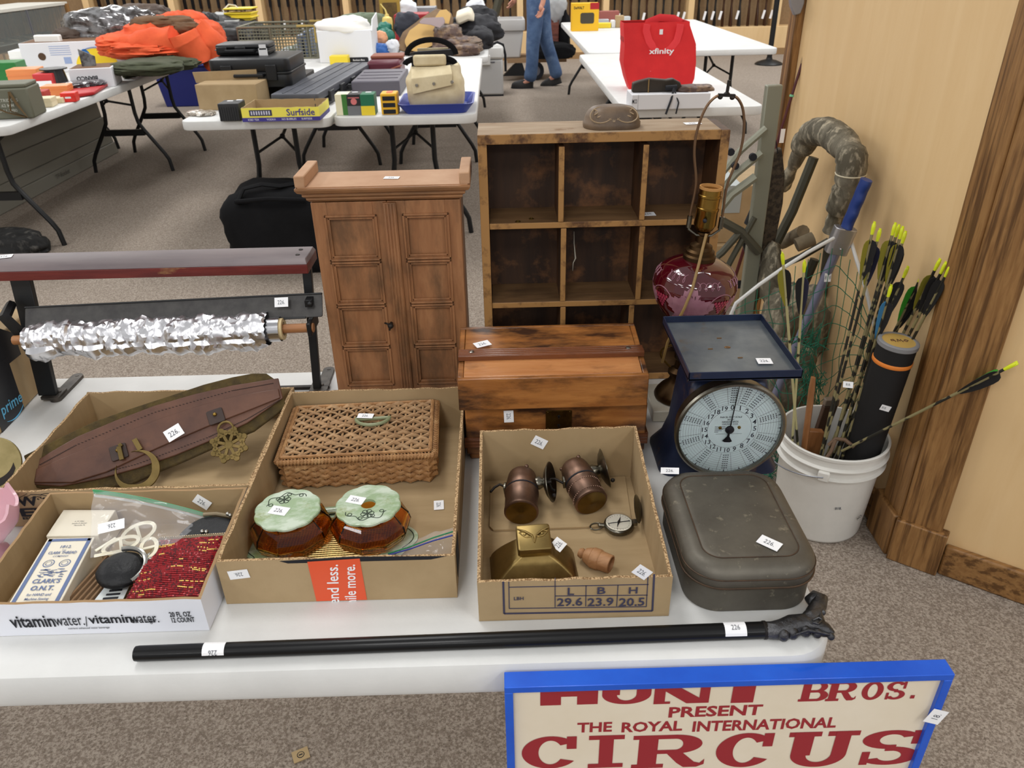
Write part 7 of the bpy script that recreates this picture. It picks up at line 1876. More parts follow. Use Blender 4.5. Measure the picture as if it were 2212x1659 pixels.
t, X, w_, d_, h, o = boxthing('battery_rack', 'small yellow frame with three black slots next to the canvas tool bag', 'box', 825, 860, 248, 202, .1, cset('amber_yellow', (232, 178, 42), .45), bev=.006)
for k in range(3): b = B(X); b.box(-w_*.75, w_*.75, -d_-.002, -d_, h*(.05+.31*k), h*(.25+.31*k)); b.build('black_slot', M_blk, t)
b = B(X); b.box(-w_*.3, w_*.4, -.03, .03, h, h+.002); b.build('top_label', cset('orange_label', (226, 110, 60), .5), t)
b = B(); a = T(740, 214, ZT+.06); c0 = [T(*q, ZT+.0) for q in ((738, 222), (848, 222))]
b.box(c0[0].x+.03, c0[1].x+.02, 4.79, 5.32, ZT, ZT+.085); t = tag(b.build('grey_case', mat('mauve_grey_plastic', (92, 88, 98), .5), bev=.008), 'dark grey hard case behind the row of cartridge boxes', 'case')
b = B()
for k in range(3): b.box(c0[0].x+.05, c0[1].x, 4.9+k*.13, 4.91+k*.13, ZT+.0851, ZT+.088)
b.build('lid_ridge', mat('mauve_grey_plastic', (0, 0, 0)), t)
t, X, w_, d_, h, o = boxthing('vinyl_case', 'wine red vinyl case with a brown leather strap behind the canvas bag', 'case', 796, 866, 169, 132, .3, mat('wine_vinyl', (92, 36, 50), .4), bev=.02)
b = B(X); b.box(-w_*.9, w_*1.1, -d_*.2, d_, h, h+.02); b.build('leather_flap', cset('brown_hide', (136, 78, 58), .6), t, bev=.006)
b = B(X); b.tube([(-w_*.8, -d_-.01, .03), (-w_*.2, -d_-.02, .02), (w_*.5, -d_-.012, .06), (w_*1.1, -d_-.01, .08)], .012, 6, flat=.4); b.build('leather_strap', cset('brown_hide', (0, 0, 0)), t)
# canvas tool bag on blue tray
x0, x1, y, h = span(868, 1020, 247, 234)
t = thing('blue_tray', 'blue plastic tray under the canvas tool bag', 'tray', ((x0+x1)/2, y+.2, ZT)); M_btr = mat('blue_tray_plastic', (38, 58, 150), .4)
b = B(); b.loft([[(q[0], q[1], ZT) for q in rrect(x0+.02, x1-.03, y+.02, y+.36, .04)], [(q[0], q[1], ZT+.05) for q in rrect(x0-.02, x1+.01, y-.01, y+.40, .05)], [(q[0], q[1], ZT+.05) for q in rrect(x0-.012, x1+.0, y, y+.39, .045)], [(q[0], q[1], ZT+.008) for q in rrect(x0+.026, x1-.036, y+.026, y+.354, .035)]]); b.build('tray_body', M_btr, t)
M_cv = mat('cream_canvas', (220, 206, 172), .85, var=(206, 190, 154), scale=14, bump=.3, bs=22)
bx0, bx1, by0, by1 = x0+.03, x1-.045, y+.05, y+.34
zb0 = ZT+.0085; hb2 = FY(940, 128, by0+.16).z-zb0
t = thing('tool_bag', 'cream canvas tool bag with black handles standing in the blue tray', 'bag', ((bx0+bx1)/2, (by0+by1)/2, zb0))
rings = []
for f in range(13):
    q = f/12; e = .02-.045*math.sin(PI*min(1, q*1.15))*.6+.10*max(0, q-.72)
    ring = []
    for (px, py) in rrect(bx0+e*.5, bx1-e*.5, by0+e, by1-e, .05, 6):
        k = .012*NZ.noise(V((px*14, py*14, q*5)))
        ring.append((px+k, py+k*.8, zb0+hb2*.9*q))
    rings.append(ring)
b = B(); b.loft(rings); b.build('bag_body', M_cv, t, smooth=60)
b = B(); zz1, zz0 = zb0+hb2*.78, zb0+hb2*.46
b.loft([[(xx, yy, zz) for xx, yy, zz in ((bx0+.03, by0+.04, zz1+.02), (bx1-.06, by0+.04, zz1+.035), (bx1-.06, by0+.05, zz1+.035), (bx0+.03, by0+.05, zz1+.02))], [(bx0+.03, by0-.012, zz1-.02), (bx1-.05, by0-.012, zz1), (bx1-.05, by0+.0, zz1), (bx0+.03, by0, zz1-.02)], [(bx0+.035, by0-.022, zz0-.02), (bx1-.055, by0-.022, zz0+.02), (bx1-.055, by0-.012, zz0+.02), (bx0+.035, by0-.012, zz0-.02)]]); fl = b.build('flap', M_cv, t, bev=.003)
b = B()
for f in (.2, .5, .82): b.lathe([(.009, 0), (.007, .005)], 12, frame((bx0+(bx1-bx0)*f, by0-.0225, zz0+.02+.02*f), (1, 0, 0), (0, -1, 0)))
b.build('snap_button', M_silv, fl)
zt3 = zb0+hb2*.90
for yy, up in ((by0+.09, .02), (by0+.22, .08)):
    b = B(); b.bar((bx0+.03, yy, zt3+up*.5), (bx1-.05, yy, zt3+up*.5+.01), .03, .03); b.build('frame_bar', M_blk, t)
    b = B(); b.box(bx0+.05, bx1-.08, yy+.02, yy+.035, zt3-.04, zt3+up*.5+.03); b.build('inner_panel', M_cv, t)
    b = B(); cxm = (bx0+bx1)/2-.02
    hgt = .035 if yy < by0+.1 else .075
    b.tube([(cxm+.13*math.cos(a), yy-.02, zt3+up*.5+hgt*math.sin(a)) for a in [PI*i/14 for i in range(15)]], .014, 8, flat=.4, up=(0, 1, 0)); b.build('handle', mat('black_nylon', (0, 0, 0)), t)
b = B(); b.cb(((bx0+bx1)/2-.02, by0+.06, zt3+.03), (.17, .03, .055)); b.build('handle_wrap', M_cv, t, bev=.012)
# back of the second middle table
yb = 6.9
t = thing('gear_bag', 'brown and tan canvas gear bag lying slumped on the far middle table', 'bag', T(915, 110))
Mb1, Mb2, Mb3 = cset('tan_canvas', (188, 152, 92), .9), cset('brown_gear_canvas', (122, 96, 66), .9, var=(104, 80, 56), scale=10), cset('mauve_leather', (140, 122, 122), .7)
def slab_px(b, pts, yy, th, lean=.3):
    c0 = min(q[1] for q in pts)
    P = [FY(q[0], q[1], yy+(max(r_[1] for r_ in pts)-q[1])*.006) for q in pts]
    b.poly3(P, (0, th, .02))
b = B(); slab_px(b, ((852, 108), (866, 78), (905, 48), (940, 26), (975, 34), (980, 60), (960, 85), (935, 112), (880, 116)), 6.75, .22); b.build('bag_body', Mb2, t, bev=.03, smooth=60)
b = B(); slab_px(b, ((874, 92), (884, 72), (906, 56), (940, 54), (952, 66), (946, 86), (932, 100), (900, 112), (880, 108)), 6.73, .03); b.build('front_pocket', Mb1, t, bev=.02, smooth=60)
b = B(); slab_px(b, ((938, 46), (950, 28), (964, 26), (974, 36), (970, 52)), 6.95, .03); b.build('rear_pocket', Mb1, t, bev=.02, smooth=60)
b = B(); slab_px(b, ((905, 52), (915, 44), (958, 42), (962, 50), (950, 62), (930, 55)), 6.80, .03); b.build('leather_edge', Mb3, t, bev=.01, smooth=60)
heap('leather_straps', 'dark brown leather straps heaped right of the slumped gear bag', 'straps', [(968, 78, 7.0, .12, .15, .09), (990, 95, 6.9, .14, .14, .06), (960, 100, 6.85, .1, .1, .05), (1005, 108, 6.8, .12, .14, .06)], mat('dark_hide', (84, 64, 56), .55, var=(132, 106, 80), scale=16, lo=.5, hi=.62), seed=41)
heap('plaid_shirt', 'folded grey brown boot or shirt bundle at the table edge', 'bundle', [(1015, 95, 6.95, .1, .2, .05), (1020, 103, 6.85, .08, .15, .04)], mat('tan_plaid', (132, 110, 92), .8, var=(96, 84, 74), scale=18), seed=44)
heap('black_jacket', 'black jacket crumpled at the far right corner of the middle tables', 'jacket', [(1020, 65, 7.6, .26, .2, .12), (1035, 85, 7.3, .12, .2, .10), (1000, 68, 7.5, .16, .14, .08), (1030, 45, 7.9, .18, .2, .12)], mat('black_fleece', (34, 34, 38), .9, var=(56, 56, 60), scale=10), seed=47)
b = B(); yy = 7.3; P = [FY(*q, yy) for q in ((983, 36), (1010, 26), (1018, 28), (1026, 48), (1012, 46), (990, 56), (986, 50))]; b.poly3(P, (0, .25, .03)); tag(b.build('rolled_towel', mat('cream_towel', (232, 222, 200), .9), bev=.02, smooth=60), 'rolled cream towel on top of the black jacket', 'towel')
heap('white_bag', 'white plastic bag between the gold framed picture and grey box', 'bag', [(878, 22, 8.3, .10, .1, .09)], cset('white_film', (222, 224, 230), .4), seed=50)
heap('clear_jug', 'white plastic jug standing behind the black jacket', 'jug', [(1028, 30, 8.3, .10, .09, .12)], cset('white_film', (0, 0, 0)), seed=53)
a = T(852, 66); 
b = B(); yy = 7.6; p0, p1 = FY(853, 68, yy), FY(925, 68, yy); z1 = FY(880, 31, yy).z; b.box(p0.x, p1.x, yy, yy+.3, ZT, z1); tag(b.build('red_case', mat('dark_red_case', (160, 34, 42), .5), bev=.01), 'red flat case standing upright behind the slumped gear bag', 'case')
heap('navy_cap', 'dark navy cloth cap in front of the red case', 'cap', [(880, 55, 7.35, .11, .1, .10)], cset('navy_cloth', (54, 56, 66), .8), seed=55)
b = B(); yy = 8.35; p0, p1 = FY(884, 28, yy), FY(940, 28, yy); z1 = FY(910, 17, yy).z; b.box(p0.x, p1.x, yy, yy+.3, ZT, z1); b.mi = 1; b.box(p0.x, p1.x-.1, yy-.002, yy, ZT+.06, z1-.04); tag(b.build('grey_box', [cset('grey_case', (140, 140, 144), .5), cset('maroon_band', (96, 44, 52), .6)], bev=.006), 'grey box with dark band behind the red case', 'box')
b = B(); yy = 8.2; p0, p1 = FY(824, 62, yy), FY(868, 62, yy); z1 = FY(840, -2, yy).z; b.box(p0.x, p1.x, yy, yy+.03, ZT, z1); b.mi = 1; b.box(p0.x+.03, p1.x-.03, yy-.003, yy, ZT+.03, z1-.03)
tag(b.build('gold_picture', [mat('antique_gold', (172, 142, 66), .45, .4), mat('dull_gold_panel', (116, 92, 44), .6, var=(76, 60, 30), scale=12)], bev=.003), 'gold framed dark picture propped behind the yellow bottle', 'picture')
b = B(); yy = 8.05; c = FY(838, 62, yy); X = Tr(c.x, yy, ZT); b.lathe([(.045, 0), (.05, .01), (.05, .06), (.04, .08), (.045, .12), (.05, .17), (.045, .2), (.02, .215), (.018, .23), (.006, .235)], 20, X); b.tube([(c.x, yy, ZT+.23), (c.x-.01, yy, ZT+.27), (c.x-.05, yy, ZT+.32)], [.01, .007, .004], 8); tag(b.build('squeeze_bottle', mat('pale_yellow_bottle', (226, 204, 120), .45)), 'pale yellow squeeze bottle with curved spout at the back', 'bottle')
for px, py, yy, rx, rz_, m, lab, nm in ((832, 65, 7.3, .06, .06, cset('teal_green', (24, 110, 92), .5), 'upper green plastic bag of gloves right of the white file box', 'green_bag'), (835, 85, 7.0, .07, .08, cset('teal_green', (0, 0, 0)), 'lower green package right of the white file box', 'green_package'), (822, 82, 6.85, .05, .05, cset('peach', (222, 162, 122), .6), 'peach coloured package between green ones by the file box', 'peach_package'), (820, 108, 6.7, .07, .05, cset('blue_pack', (46, 96, 168), .5), 'blue package at the foot of the green ones', 'blue_package'), (848, 100, 6.75, .05, .05, cset('white_film', (0, 0, 0)), 'white shoe or pouch left of the slumped gear bag', 'white_pouch'), (785, 45, 8.1, .22, .07, cset('sage_cloth', (112, 124, 104), .9), 'sage green cloth behind the tall white file box', 'green_cloth')):
    heap(nm, lab, nm.split('_')[1], [(px, py, yy, rx, .07, rz_)], m, seed=int(px))
# ---- right hand tables
t, X, w_, d_, h, o = boxthing('shoe_box', 'flat white box on the right table in front of the red tote bag', 'box', 1362, 1535, 236, 203, .18, cset('white_box', (0, 0, 0)), bev=.003)
front_text(t, X, d_, 'IMCO', -w_*.93, h*.55, .03, M_blk, sx=.35)
b = B(X); b.box(-w_*.84, -w_*.835, -d_-.001, -d_, 0, h); b.build('flap_line', M_gr, t)
zb = ZT+h+.0005; yb = T(1450, 236).y
b = B(); P = [FY(*q, yb+.06) for q in ((1366, 202), (1368, 180), (1380, 176), (1404, 170), (1440, 173), (1455, 170), (1470, 178), (1474, 190), (1470, 202))]
for p in P: p.z = max(p.z, zb)
b.poly3(P, (0, .05, 0)); t = tag(b.build('holster', mat('dark_holster_leather', (52, 44, 36), .55, var=(40, 34, 28), scale=12), bev=.006, smooth=60), 'dark brown leather holster lying on the flat white box', 'holster')
b = B(); b.tube([FY(1400, 202, yb+.055), FY(1402, 171, yb+.055)], .0025, 4); b.build('seam', mat('tan_thread', (150, 120, 72), .8), t)
b = B(); b.tube([FY(1456, 190, yb+.02), FY(1450, 215, yb-.01), FY(1438, 247, yb-.016)], .006, 6, flat=.5); b.tube([FY(1456, 190, yb+.02), FY(1466, 222, yb-.01), FY(1460, 246, yb-.016)], .005, 6, flat=.5); b.tube([FY(1438, 190, yb+.04), FY(1462, 188, yb+.04)], .012, 8); b.build('strap', M_blk, t)
heap('brown_belt', 'rolled brown belt and straps on the right end of the white box', 'belt', [(1490, 197, yb+.08, .07, .05, .02), (1515, 198, yb+.08, .06, .05, .02)], mat('dark_hide', (0, 0, 0)), seed=60, z=zb)
# red tote bag
M_tote = mat('red_nonwoven', (222, 42, 44), .75, var=(208, 34, 38), scale=8, bump=.15, bs=14)
yt = T(1430, 196).y+.02
t = thing('tote_bag', 'bright red shopping tote bag with white lettering on the right table', 'bag', (FY(1425, 195, yt).x, yt+.1, ZT))
bl_, br_, tl, tr_ = FY(1362, 195, yt), FY(1490, 195, yt), FY(1348, 50, yt), FY(1492, 48, yt)
ml, mr_ = FY(1347, 118, yt), FY(1501, 152, yt)
rings = []
for z, xa, xb, dy in ((ZT, bl_.x, br_.x, .0), (ZT+.06, (bl_.x+ml.x)/2, (br_.x+mr_.x)/2+.01, -.005), (ml.z-.05, ml.x, mr_.x, -.012), (ml.z+.05, ml.x+.002, mr_.x-.01, -.01), (tl.z-.02, tl.x, tr_.x, .01), (tl.z, tl.x+.002, tr_.x-.002, .015)):
    rings.append([(xa, yt+dy, z), ((xa+xb)/2, yt+dy-.008, z), (xb, yt+dy, z), (xb+.0, yt+.1, z), (xb-.005, yt+.19, z), (xa+.005, yt+.19, z), (xa, yt+.1, z)])
b = B(); b.loft(rings, cap=False); b.add([tuple(p) for p in rings[0]], [tuple(range(7))]); b.build('bag_body', M_tote, t, smooth=30)
b = B(); b.loft([[(p[0]*1.0, p[1], p[2]-.004) for p in rings[-1]], [((p[0]-tl.x-.18)*.985+tl.x+.18, (p[1]-yt-.1)*.96+yt+.1, p[2]-.004) for p in rings[-1]], [((p[0]-tl.x-.18)*.985+tl.x+.18, (p[1]-yt-.1)*.96+yt+.1, p[2]-.1) for p in rings[-1]]], cap=False); b.build('lining', mat('red_lining', (168, 26, 30), .8), t)
for yy, pts in ((yt-.016, ((1398, 52), (1396, 66), (1402, 88), (1414, 106), (1430, 112), (1448, 106), (1462, 88), (1468, 66), (1470, 52))), (yt+.17, ((1394, 62), (1400, 48), (1425, 38), (1455, 40), (1474, 50)))):
    P = [FY(*q, yy) for q in pts]
    b = B(); b.tube(P, .020, 8, flat=.12, up=(0, 1, 0)); b.build('handle', mat('red_webbing', (236, 60, 66), .7), t)
b = B(); fit(b, 'xfinity', 1402, 1456, 104, 120, yt-.026, bold=.02); b.build('lettering', M_paper, t, smooth=0)
b = B(); b.box(FY(1404, 150, yt).x, FY(1443, 150, yt).x, yt-.0145, yt-.0135, FY(1420, 153, yt).z, FY(1420, 150, yt).z); b.box(FY(1424, 68, yt).x, FY(1431, 68, yt).x, yt-.014, yt-.012, FY(1428, 74, yt).z, FY(1428, 63, yt).z); b.build('price_sticker', M_paper, t)
# yellow tool carton etc. on the far right table
yy = 8.6
a, c = FY(1235, 54, yy), FY(1293, 52, yy); z1 = FY(1264, 7, yy).z
t = thing('tool_carton', 'yellow cordless tool carton standing at the back of the right table', 'box', ((a.x+c.x)/2, yy+.07, ZT))
b = B(); b.box(a.x, c.x, yy, yy+.14, ZT, z1); b.build('carton', cset('tool_yellow', (240, 186, 32), .5), t, bev=.003)
b = B(); fit(b, 'DeWALT', 1240, 1262, 14, 20, yy, bold=.03); b.build('lettering', M_blk, t, smooth=0)
b = B(); b.prism(rrect(-.07, .07, -.05, .05, .02), 0, .001, frame(((a.x+c.x)/2+.02, yy-.0005, ZT+.12), (1, 0, 0), (0, -1, 0))); b.build('tool_picture', cset('tool_grey', (70, 64, 48), .6), t)
b = B(); b.box(c.x-.09, c.x, yy-.001, yy, ZT+.2, ZT+.26); b.build('red_patch', M_red, t)
for l, r_, bt, tp, nm, lab, m in ((1262, 1274, 61, 50, 'blue_tub', 'left of two small blue tubs in front of the yellow carton', cset('bright_blue', (40, 120, 214), .4)), (1276, 1288, 61, 50, 'blue_tub', 'right of two small blue tubs in front of the yellow carton', cset('bright_blue', (0, 0, 0))),
    (1245, 1262, 58, 46, 'red_packet', 'dull red packet left of the small blue tubs', cset('dusky_red', (160, 70, 74), .6)), (1291, 1320, 61, 50, 'yellow_packet', 'yellow and green packet right of the small blue tubs', M_yel), (1320, 1330, 60, 44, 'white_bottle', 'small white bottle right of the yellow packet', cset('white_film', (0, 0, 0))),
    (1330, 1348, 60, 34, 'kraft_box', 'small brown kraft box beside the red tote bag', M_card), (1294, 1338, 48, 24, 'maroon_box', 'maroon and tan box with clear top behind the yellow packet', cset('maroon_tan', (150, 84, 76), .6)), (1338, 1362, 50, 36, 'clear_box', 'clear plastic box of parts behind the kraft box', cset('milky_plastic', (0, 0, 0))), (1290, 1316, 51, 42, 'silver_packet', 'silver grey packet between carton and maroon box', cset('silver_pack', (170, 172, 176), .4, metal=.3))):
    x0, x1, y, h = span(l, r_, bt, tp); b = B(); b.box(x0, x1, y, y+.1, ZT, ZT+h); tag(b.build(nm, m, bev=.006), lab, 'box' if 'box' in nm else nm.split('_')[1])
# stanchion
p = T(1660, 139, 0)
t = thing('stanchion', 'black crowd barrier post with a domed round base at the back right', 'post', p)
b = B(Tr(p)); b.tube([(0, 0, .03), (0, 0, 1.0)], .036, 16); b.build('pole', M_black, t)
b = B(Tr(p)); b.lathe([(.19, 0), (.192, .012), (.17, .03), (.10, .055), (.045, .068), (.04, .09)], 32); b.build('base', M_black, t)
# ---- cart, tote, cooler, person
yc = 10.6
a, c = FY(1096, 133, yc), FY(1224, 132, yc); zc = a.z
t = thing('platform_cart', 'low platform cart with big grey wheels carrying tubs, behind the walking person', 'cart', ((a.x+c.x)/2, yc+.3, 0))
b = B(); b.box(a.x, c.x, yc, yc+.6, zc-.02, zc+.03); b.build('platform', cset('plywood', (150, 120, 88), .7), t)
p = FY(1156, 166, yc+.02)
for px in (1156,):
    wz = .115
    b = B(frame((p.x, yc+.02, wz), (1, 0, 0), (0, -1, 0))); b.lathe([(.05, -.02), (.11, -.02), (.115, -.01), (.115, .01), (.11, .02), (.08, .022), (.05, .02)], 28, close=True); b.build('wheel', M_blk, t)
    b = B(frame((p.x, yc+.02, wz), (1, 0, 0), (0, -1, 0))); b.lathe([(.085, -.018), (.085, .018), (.03, .026), (.001, .026)], 24); b.build('wheel_hub', M_gr, t)
b = B(); b.box(p.x-.03, p.x+.03, yc+.0, yc+.06, .115, zc-.0); b.build('fork', M_black, t)
b = B(); q = FY(1113, 152, yc); b.loft([[(q.x-.16, yc, .06), (q.x+.14, yc, .06), (q.x+.14, yc+.1, .06), (q.x-.16, yc+.1, .06)], [(q.x-.02, yc, .19), (q.x+.1, yc, .19), (q.x+.1, yc+.1, .19), (q.x-.02, yc+.1, .19)], [(q.x+.03, yc, zc-.02), (q.x+.09, yc, zc-.02), (q.x+.09, yc+.1, zc-.02), (q.x+.03, yc+.1, zc-.02)]]); b.build('caster', M_black, t)
zc += .0305
x0, x1 = FY(1066, 120, yc+.05).x, FY(1124, 120, yc+.05).x; z1 = FY(1095, 42, yc+.05).z
t = thing('tote_tub', 'light grey square plastic tub standing at the left end of the cart', 'tub', ((x0+x1)/2, yc+.3, zc))
a2 = FY(1057, 40, yc+.05).x; c2 = FY(1134, 40, yc+.05).x
b = B(); b.hexa([(x0, yc+.06, zc), (x1, yc+.06, zc), (x1, yc+.46, zc), (x0, yc+.46, zc), (a2+.02, yc+.03, z1-.12), (c2-.02, yc+.03, z1-.12), (c2-.02, yc+.5, z1-.12), (a2+.02, yc+.5, z1-.12)]); b.build('tub_body', M_lid, t, bev=.02)
b = B(); rslab(b, a2, c2, yc+.0, yc+.53, z1-.13, z1, .05, .012, 4); b.build('tub_rim', M_lid, t)
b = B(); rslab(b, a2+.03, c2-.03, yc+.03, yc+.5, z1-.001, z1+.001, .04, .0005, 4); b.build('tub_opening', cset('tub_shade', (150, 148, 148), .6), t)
x0, x1 = FY(1185, 100, yc+.1).x, FY(1207, 100, yc+.1).x; z1 = FY(1195, 40, yc+.1).z
b = B(); b.box(x0-.2, x1, yc+.1, yc+.4, zc, z1)
tag(b.build('slatted_crate', mat('rust_crate', (142, 84, 70), .7, var=(96, 54, 46), scale=9, st=(1, 1, 5)), bev=.01), 'rust brown plastic crate on the cart behind the walking person', 'crate')
heap('black_bag', 'black bulky bag on the cart at the right of the rust crate', 'bag', [(1196, 114, yc-.02, .26, .10, .13), (1219, 80, yc+.2, .07, .18, .30)], mat('black_nylon', (0, 0, 0)), z=zc, seed=70)
heap('clear_plastic_bag', 'clear plastic bag bulging above the crate beside the person', 'bag', [(1203, 22, yc+.2, .12, .12, .18)], mat('milky_film', (196, 198, 200), .25, alpha=.75), z=zc, seed=73)
b = B(); p0 = FY(1066, 140, 12.2); b.tube([FY(1050, 135, 12.2), FY(1062, 60, 12.2), FY(1080, -10, 12.2)], .06, 8); tag(b.build('leaning_pole', M_old), 'dark olive bag leaning on the gun rack behind the grey tub', 'bag')
yk = 9.43
a, c = FY(1030, 208, yk), FY(1088, 210, yk); z1 = FY(1060, 104, yk-.2).z
t = thing('drink_cooler', 'tall white and grey drink cooler on the floor beside the middle tables', 'cooler', ((a.x+c.x)/2, yk+.2, 0))
b = B(); b.box(a.x-.02, c.x, yk, yk+.4, .012, z1-.14); b.build('cooler_body', cset('pale_grey_plastic', (190, 190, 190), .5), t, bev=.02)
b = B(); b.box(a.x-.02, c.x, yk, yk+.4, .001, .012); b.build('base', M_blk, t)
b = B(); b.box(a.x-.03, c.x+.01, yk-.01, yk+.41, z1-.139, z1); b.build('lid', cset('cooler_white', (218, 218, 216), .5), t, bev=.025)
b = B(); b.box(a.x+.06, a.x+.17, yk-.02, yk, z1-.20, z1-.09); b.build('latch', cset('cooler_white', (0, 0, 0)), t, bev=.01)
b = B(); b.tube([(c.x-.12, yk+.05, z1+.01), (c.x-.06, yk+.0, z1+.04), (c.x+.005, yk+.04, z1+.01), (c.x+.03, yk+.08, z1-.1), (c.x+.03, yk+.09, z1-.28)], .014, 8); b.build('carry_handle', M_blk, t)
b = B(); b.box(a.x+.10, a.x+.22, yk-.002, yk, .36, .375); b.build('dark_mark', M_gr, t)
# ================================================================ the walking person (legs in frame, upper body above it)
def skin_body(name, joints, edges, root, m, parent, sub=2, smooth=1):
    me = bpy.data.meshes.new(name)
    me.from_pydata([WM[parent].inverted() @ V(j[0]) for j in joints], edges, [])
    me.materials.append(m)
    o = bpy.data.objects.new(name, me); sc.collection.objects.link(o); o.parent = parent; WM[o] = WM[parent]
    md = o.modifiers.new('skin', 'SKIN'); md.use_smooth_shade = True
    for i, j in enumerate(joints):
        sv = me.skin_vertices[0].data[i]; sv.radius = j[1] if isinstance(j[1], tuple) else (j[1], j[1]); sv.use_root = (i == root)
    sb = o.modifiers.new('smooth', 'SUBSURF'); sb.levels = sub; sb.render_levels = sub
    return o
fy = 10.0
fL, fR = T(1136, 190, 0), T(1205, 183, 0)
fR.y = fL.y+.12; fR.x = FY(1203, 183, fR.y).x
hipx = FY(1163, 40, fL.y).x; hy = fL.y+.05
t = thing('person', 'person in a black top and blue jeans walking left behind the tables', 'person', (hipx, hy, 0))
M_skin = mat('skin', (196, 140, 118), .5)
M_jean = mat('blue_denim', (82, 106, 142), .85, var=(60, 82, 118), scale=7, var2=(120, 140, 168), s2=4, lo2=.52, hi2=.75, bump=.2, bs=20)
M_top = mat('black_cotton', (26, 26, 32), .85)
M_shoe = mat('black_shoe', (34, 32, 32), .6)
P = lambda x, z, y=0: (hipx+x, hy+y, z)
ax_, bx_ = fL.x-hipx, fR.x-hipx
J = [(P(0, .96), (.13, .10)), (P(-.04, .90, -.07), .088), (P(ax_*.42-.0, .50, -.07), .062), (P(ax_+.06, .10, -.06), .042), (P(ax_-.06, .045, -.07), .04),
     (P(.05, .90, .07), .088), (P(bx_*.42+.0, .50, .08), .062), (P(bx_-.0, .14, .09), .042), (P(bx_-.10, .05, .09), .038),
     (P(0, 1.2), (.14, .10)), (P(-.02, 1.42), (.15, .10)), (P(-.02, 1.52), .055), (P(-.05, 1.60), .08), (P(-.055, 1.70), .085),
     (P(.0, 1.42, -.2), .055), (P(.06, 1.15, -.23), .043), (P(.045, .955, -.26), .030), (P(.02, .90, -.265), .030),
     (P(0, 1.42, .2), .055), (P(-.08, 1.15, .23), .043), (P(-.24, 1.0, .22), .03), (P(-.27, .96, .22), .03)]
E_ = [(0, 1), (1, 2), (2, 3), (3, 4), (0, 5), (5, 6), (6, 7), (7, 8), (0, 9), (9, 10), (10, 11), (11, 12), (12, 13), (10, 14), (14, 15), (15, 16), (16, 17), (10, 18), (18, 19), (19, 20), (20, 21)]
skin_body('body', J, E_, 0, M_skin, t)
def finger_chain(base, d, n_, side):
    d = V(d).normalized(); b = B()
    for k in range(4):
        o = V(base)+V(side)*(k-1.5)*.019
        L_ = (.066, .075, .07, .055)[k]
        b.tube([o, o+d*L_*.45, o+d*L_*.75+V((-.012, -.006, -.005)), o+d*L_*.95+V((-.028, -.008, .0))], [.0105, .0098, .009, .007], 8)
    o = V(base)+V(side)*(-2.2)*.019-d*.03
    b.tube([o, o+d*.03+V((-.012, -.01, 0)), o+d*.055+V((-.02, -.014, 0))], [.012, .011, .008], 8)
    b.ell(tuple(V(base)-d*.035), (.028, .034, .045), 12, 8)
    return b
b = finger_chain(P(.015, .86, -.265), (-.2, 0, -1), 4, (-.75, .66, 0)); b.build('hand', M_skin, t, smooth=60)
b = finger_chain(P(-.29, .93, .22), (-.5, 0, -.8), 4, (.6, .7, 0)); b.build('hand', M_skin, t, smooth=60)
# jeans
JJ = [(P(0, .95), (.165, .135)), (P(-.035, .87, -.07), .112), (P(ax_*.30, .66, -.07), .098), (P(ax_*.46+.0, .48, -.07), .086), (P(ax_*.75+.04, .28, -.065), .078), (P(ax_+.045, .06, -.06), .088),
      (P(.045, .87, .07), .112), (P(bx_*.30, .66, .075), .098), (P(bx_*.46, .48, .08), .084), (P(bx_*.78, .28, .085), .076), (P(bx_+.01, .075, .09), .088), (P(0, 1.08), (.15, .115))]
skin_body('jeans', JJ, [(0, 1), (1, 2), (2, 3), (3, 4), (4, 5), (0, 6), (6, 7), (7, 8), (8, 9), (9, 10), (0, 11)], 0, M_jean, t)
TT = [(P(.0, 1.06), (.175, .135)), (P(0, 1.2), (.175, .13)), (P(-.01, 1.40), (.175, .12)), (P(-.02, 1.47), (.10, .08)), (P(0, 1.42, -.21), .075), (P(.065, 1.15, -.24), .062), (P(.05, .99, -.262), .05), (P(0, 1.42, .21), .075), (P(-.08, 1.15, .24), .06), (P(-.22, 1.02, .225), .045)]
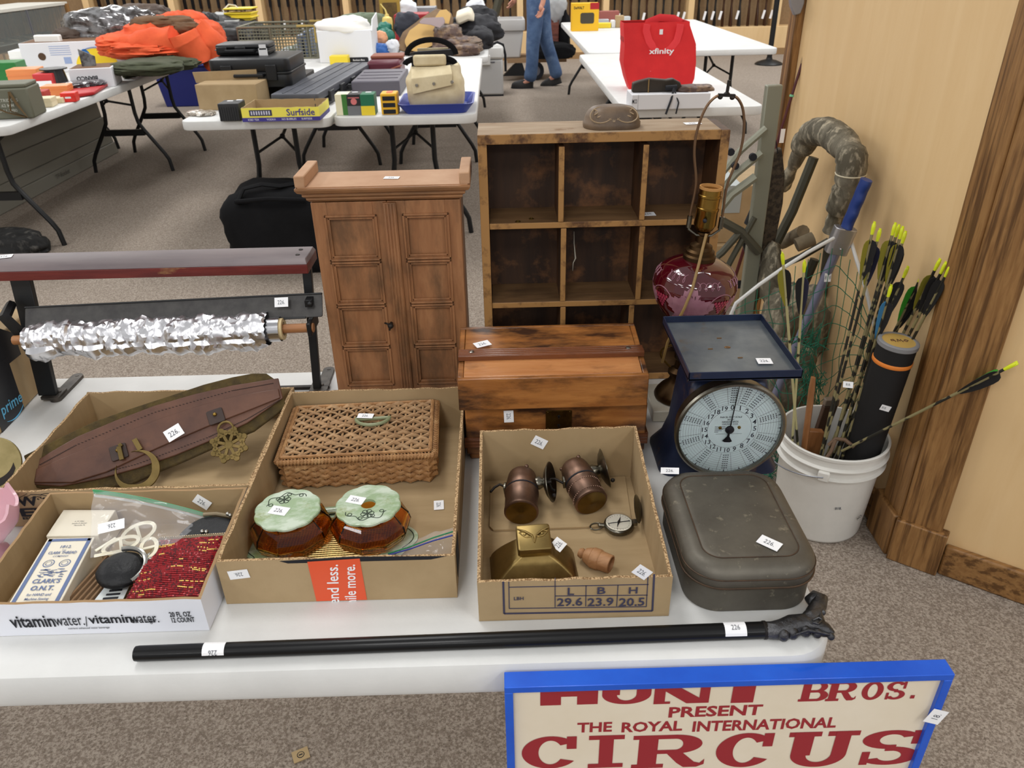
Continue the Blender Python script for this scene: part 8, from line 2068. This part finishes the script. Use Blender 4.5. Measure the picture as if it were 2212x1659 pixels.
skin_body('shirt', TT, [(0, 1), (1, 2), (2, 3), (2, 4), (4, 5), (5, 6), (2, 7), (7, 8), (8, 9)], 0, M_top, t)
for x, y, rot, z in ((ax_-.03, -.065, R(2), 0), (bx_-.055, .09, R(-14), .0)):
    X = Tr(hipx+x, hy+y, .0) @ Rot('Y', rot)
    b = B(X); rings = []
    for z, k, ins in ((.004, 1, 0), (.03, 1, .0), (.055, .94, .006), (.075, .75, .015), (.10, .42, .02)):
        ring = []
        for i in range(24):
            a = 2*PI*i/24
            cxx, cyy = math.cos(a), math.sin(a)
            L_ = .15 if cxx < 0 else .12*1.0
            xx = cxx*L_*(k if cxx < 0 else min(1, k+.25))
            ring.append((xx+(.06 if k < .5 else 0)*(1-k), cyy*(.048-ins)*(.9 if cxx > 0 else 1), z))
        rings.append(ring)
    b.loft(rings); sh = b.build('shoe', M_shoe, t, smooth=60)
    b = B(X); b.loft([[(q[0]*1.03, q[1]*1.06, .0005) for q in rings[0]], [(q[0]*1.03, q[1]*1.06, .012) for q in rings[0]]]); b.build('sole', M_blk, sh)
# simple head details (above the frame)
hd = V(P(-.06, 1.66))
b = B(); b.ell((hd.x-.02, hd.y, hd.z+.01), (.105, .085, .125), 20, 14)
for s in (-1, 1):
    b.ell((hd.x+.02, hd.y+s*.088, hd.z), (.025, .012, .034), 10, 8)
b.ell((hd.x-.128, hd.y, hd.z-.02), (.018, .016, .026), 10, 8)
b.build('head', M_skin, t, smooth=70)
b = B()
for s in (-1, 1): b.ell((hd.x-.112, hd.y+s*.034, hd.z+.012), (.012, .014, .010), 10, 8)
b.tube([(hd.x-.115, hd.y-.026, hd.z-.065), (hd.x-.122, hd.y, hd.z-.068), (hd.x-.115, hd.y+.026, hd.z-.065)], .005, 6); b.build('eyes_and_mouth', mat('face_dark', (92, 56, 50), .5), t)
b = B(); b.ell((hd.x+.002, hd.y, hd.z+.05), (.112, .094, .105), 20, 12, fn=lambda d: 1+.03*NZ.noise(d*6)); b.build('hair', mat('brown_hair', (70, 50, 38), .7), t, smooth=70)
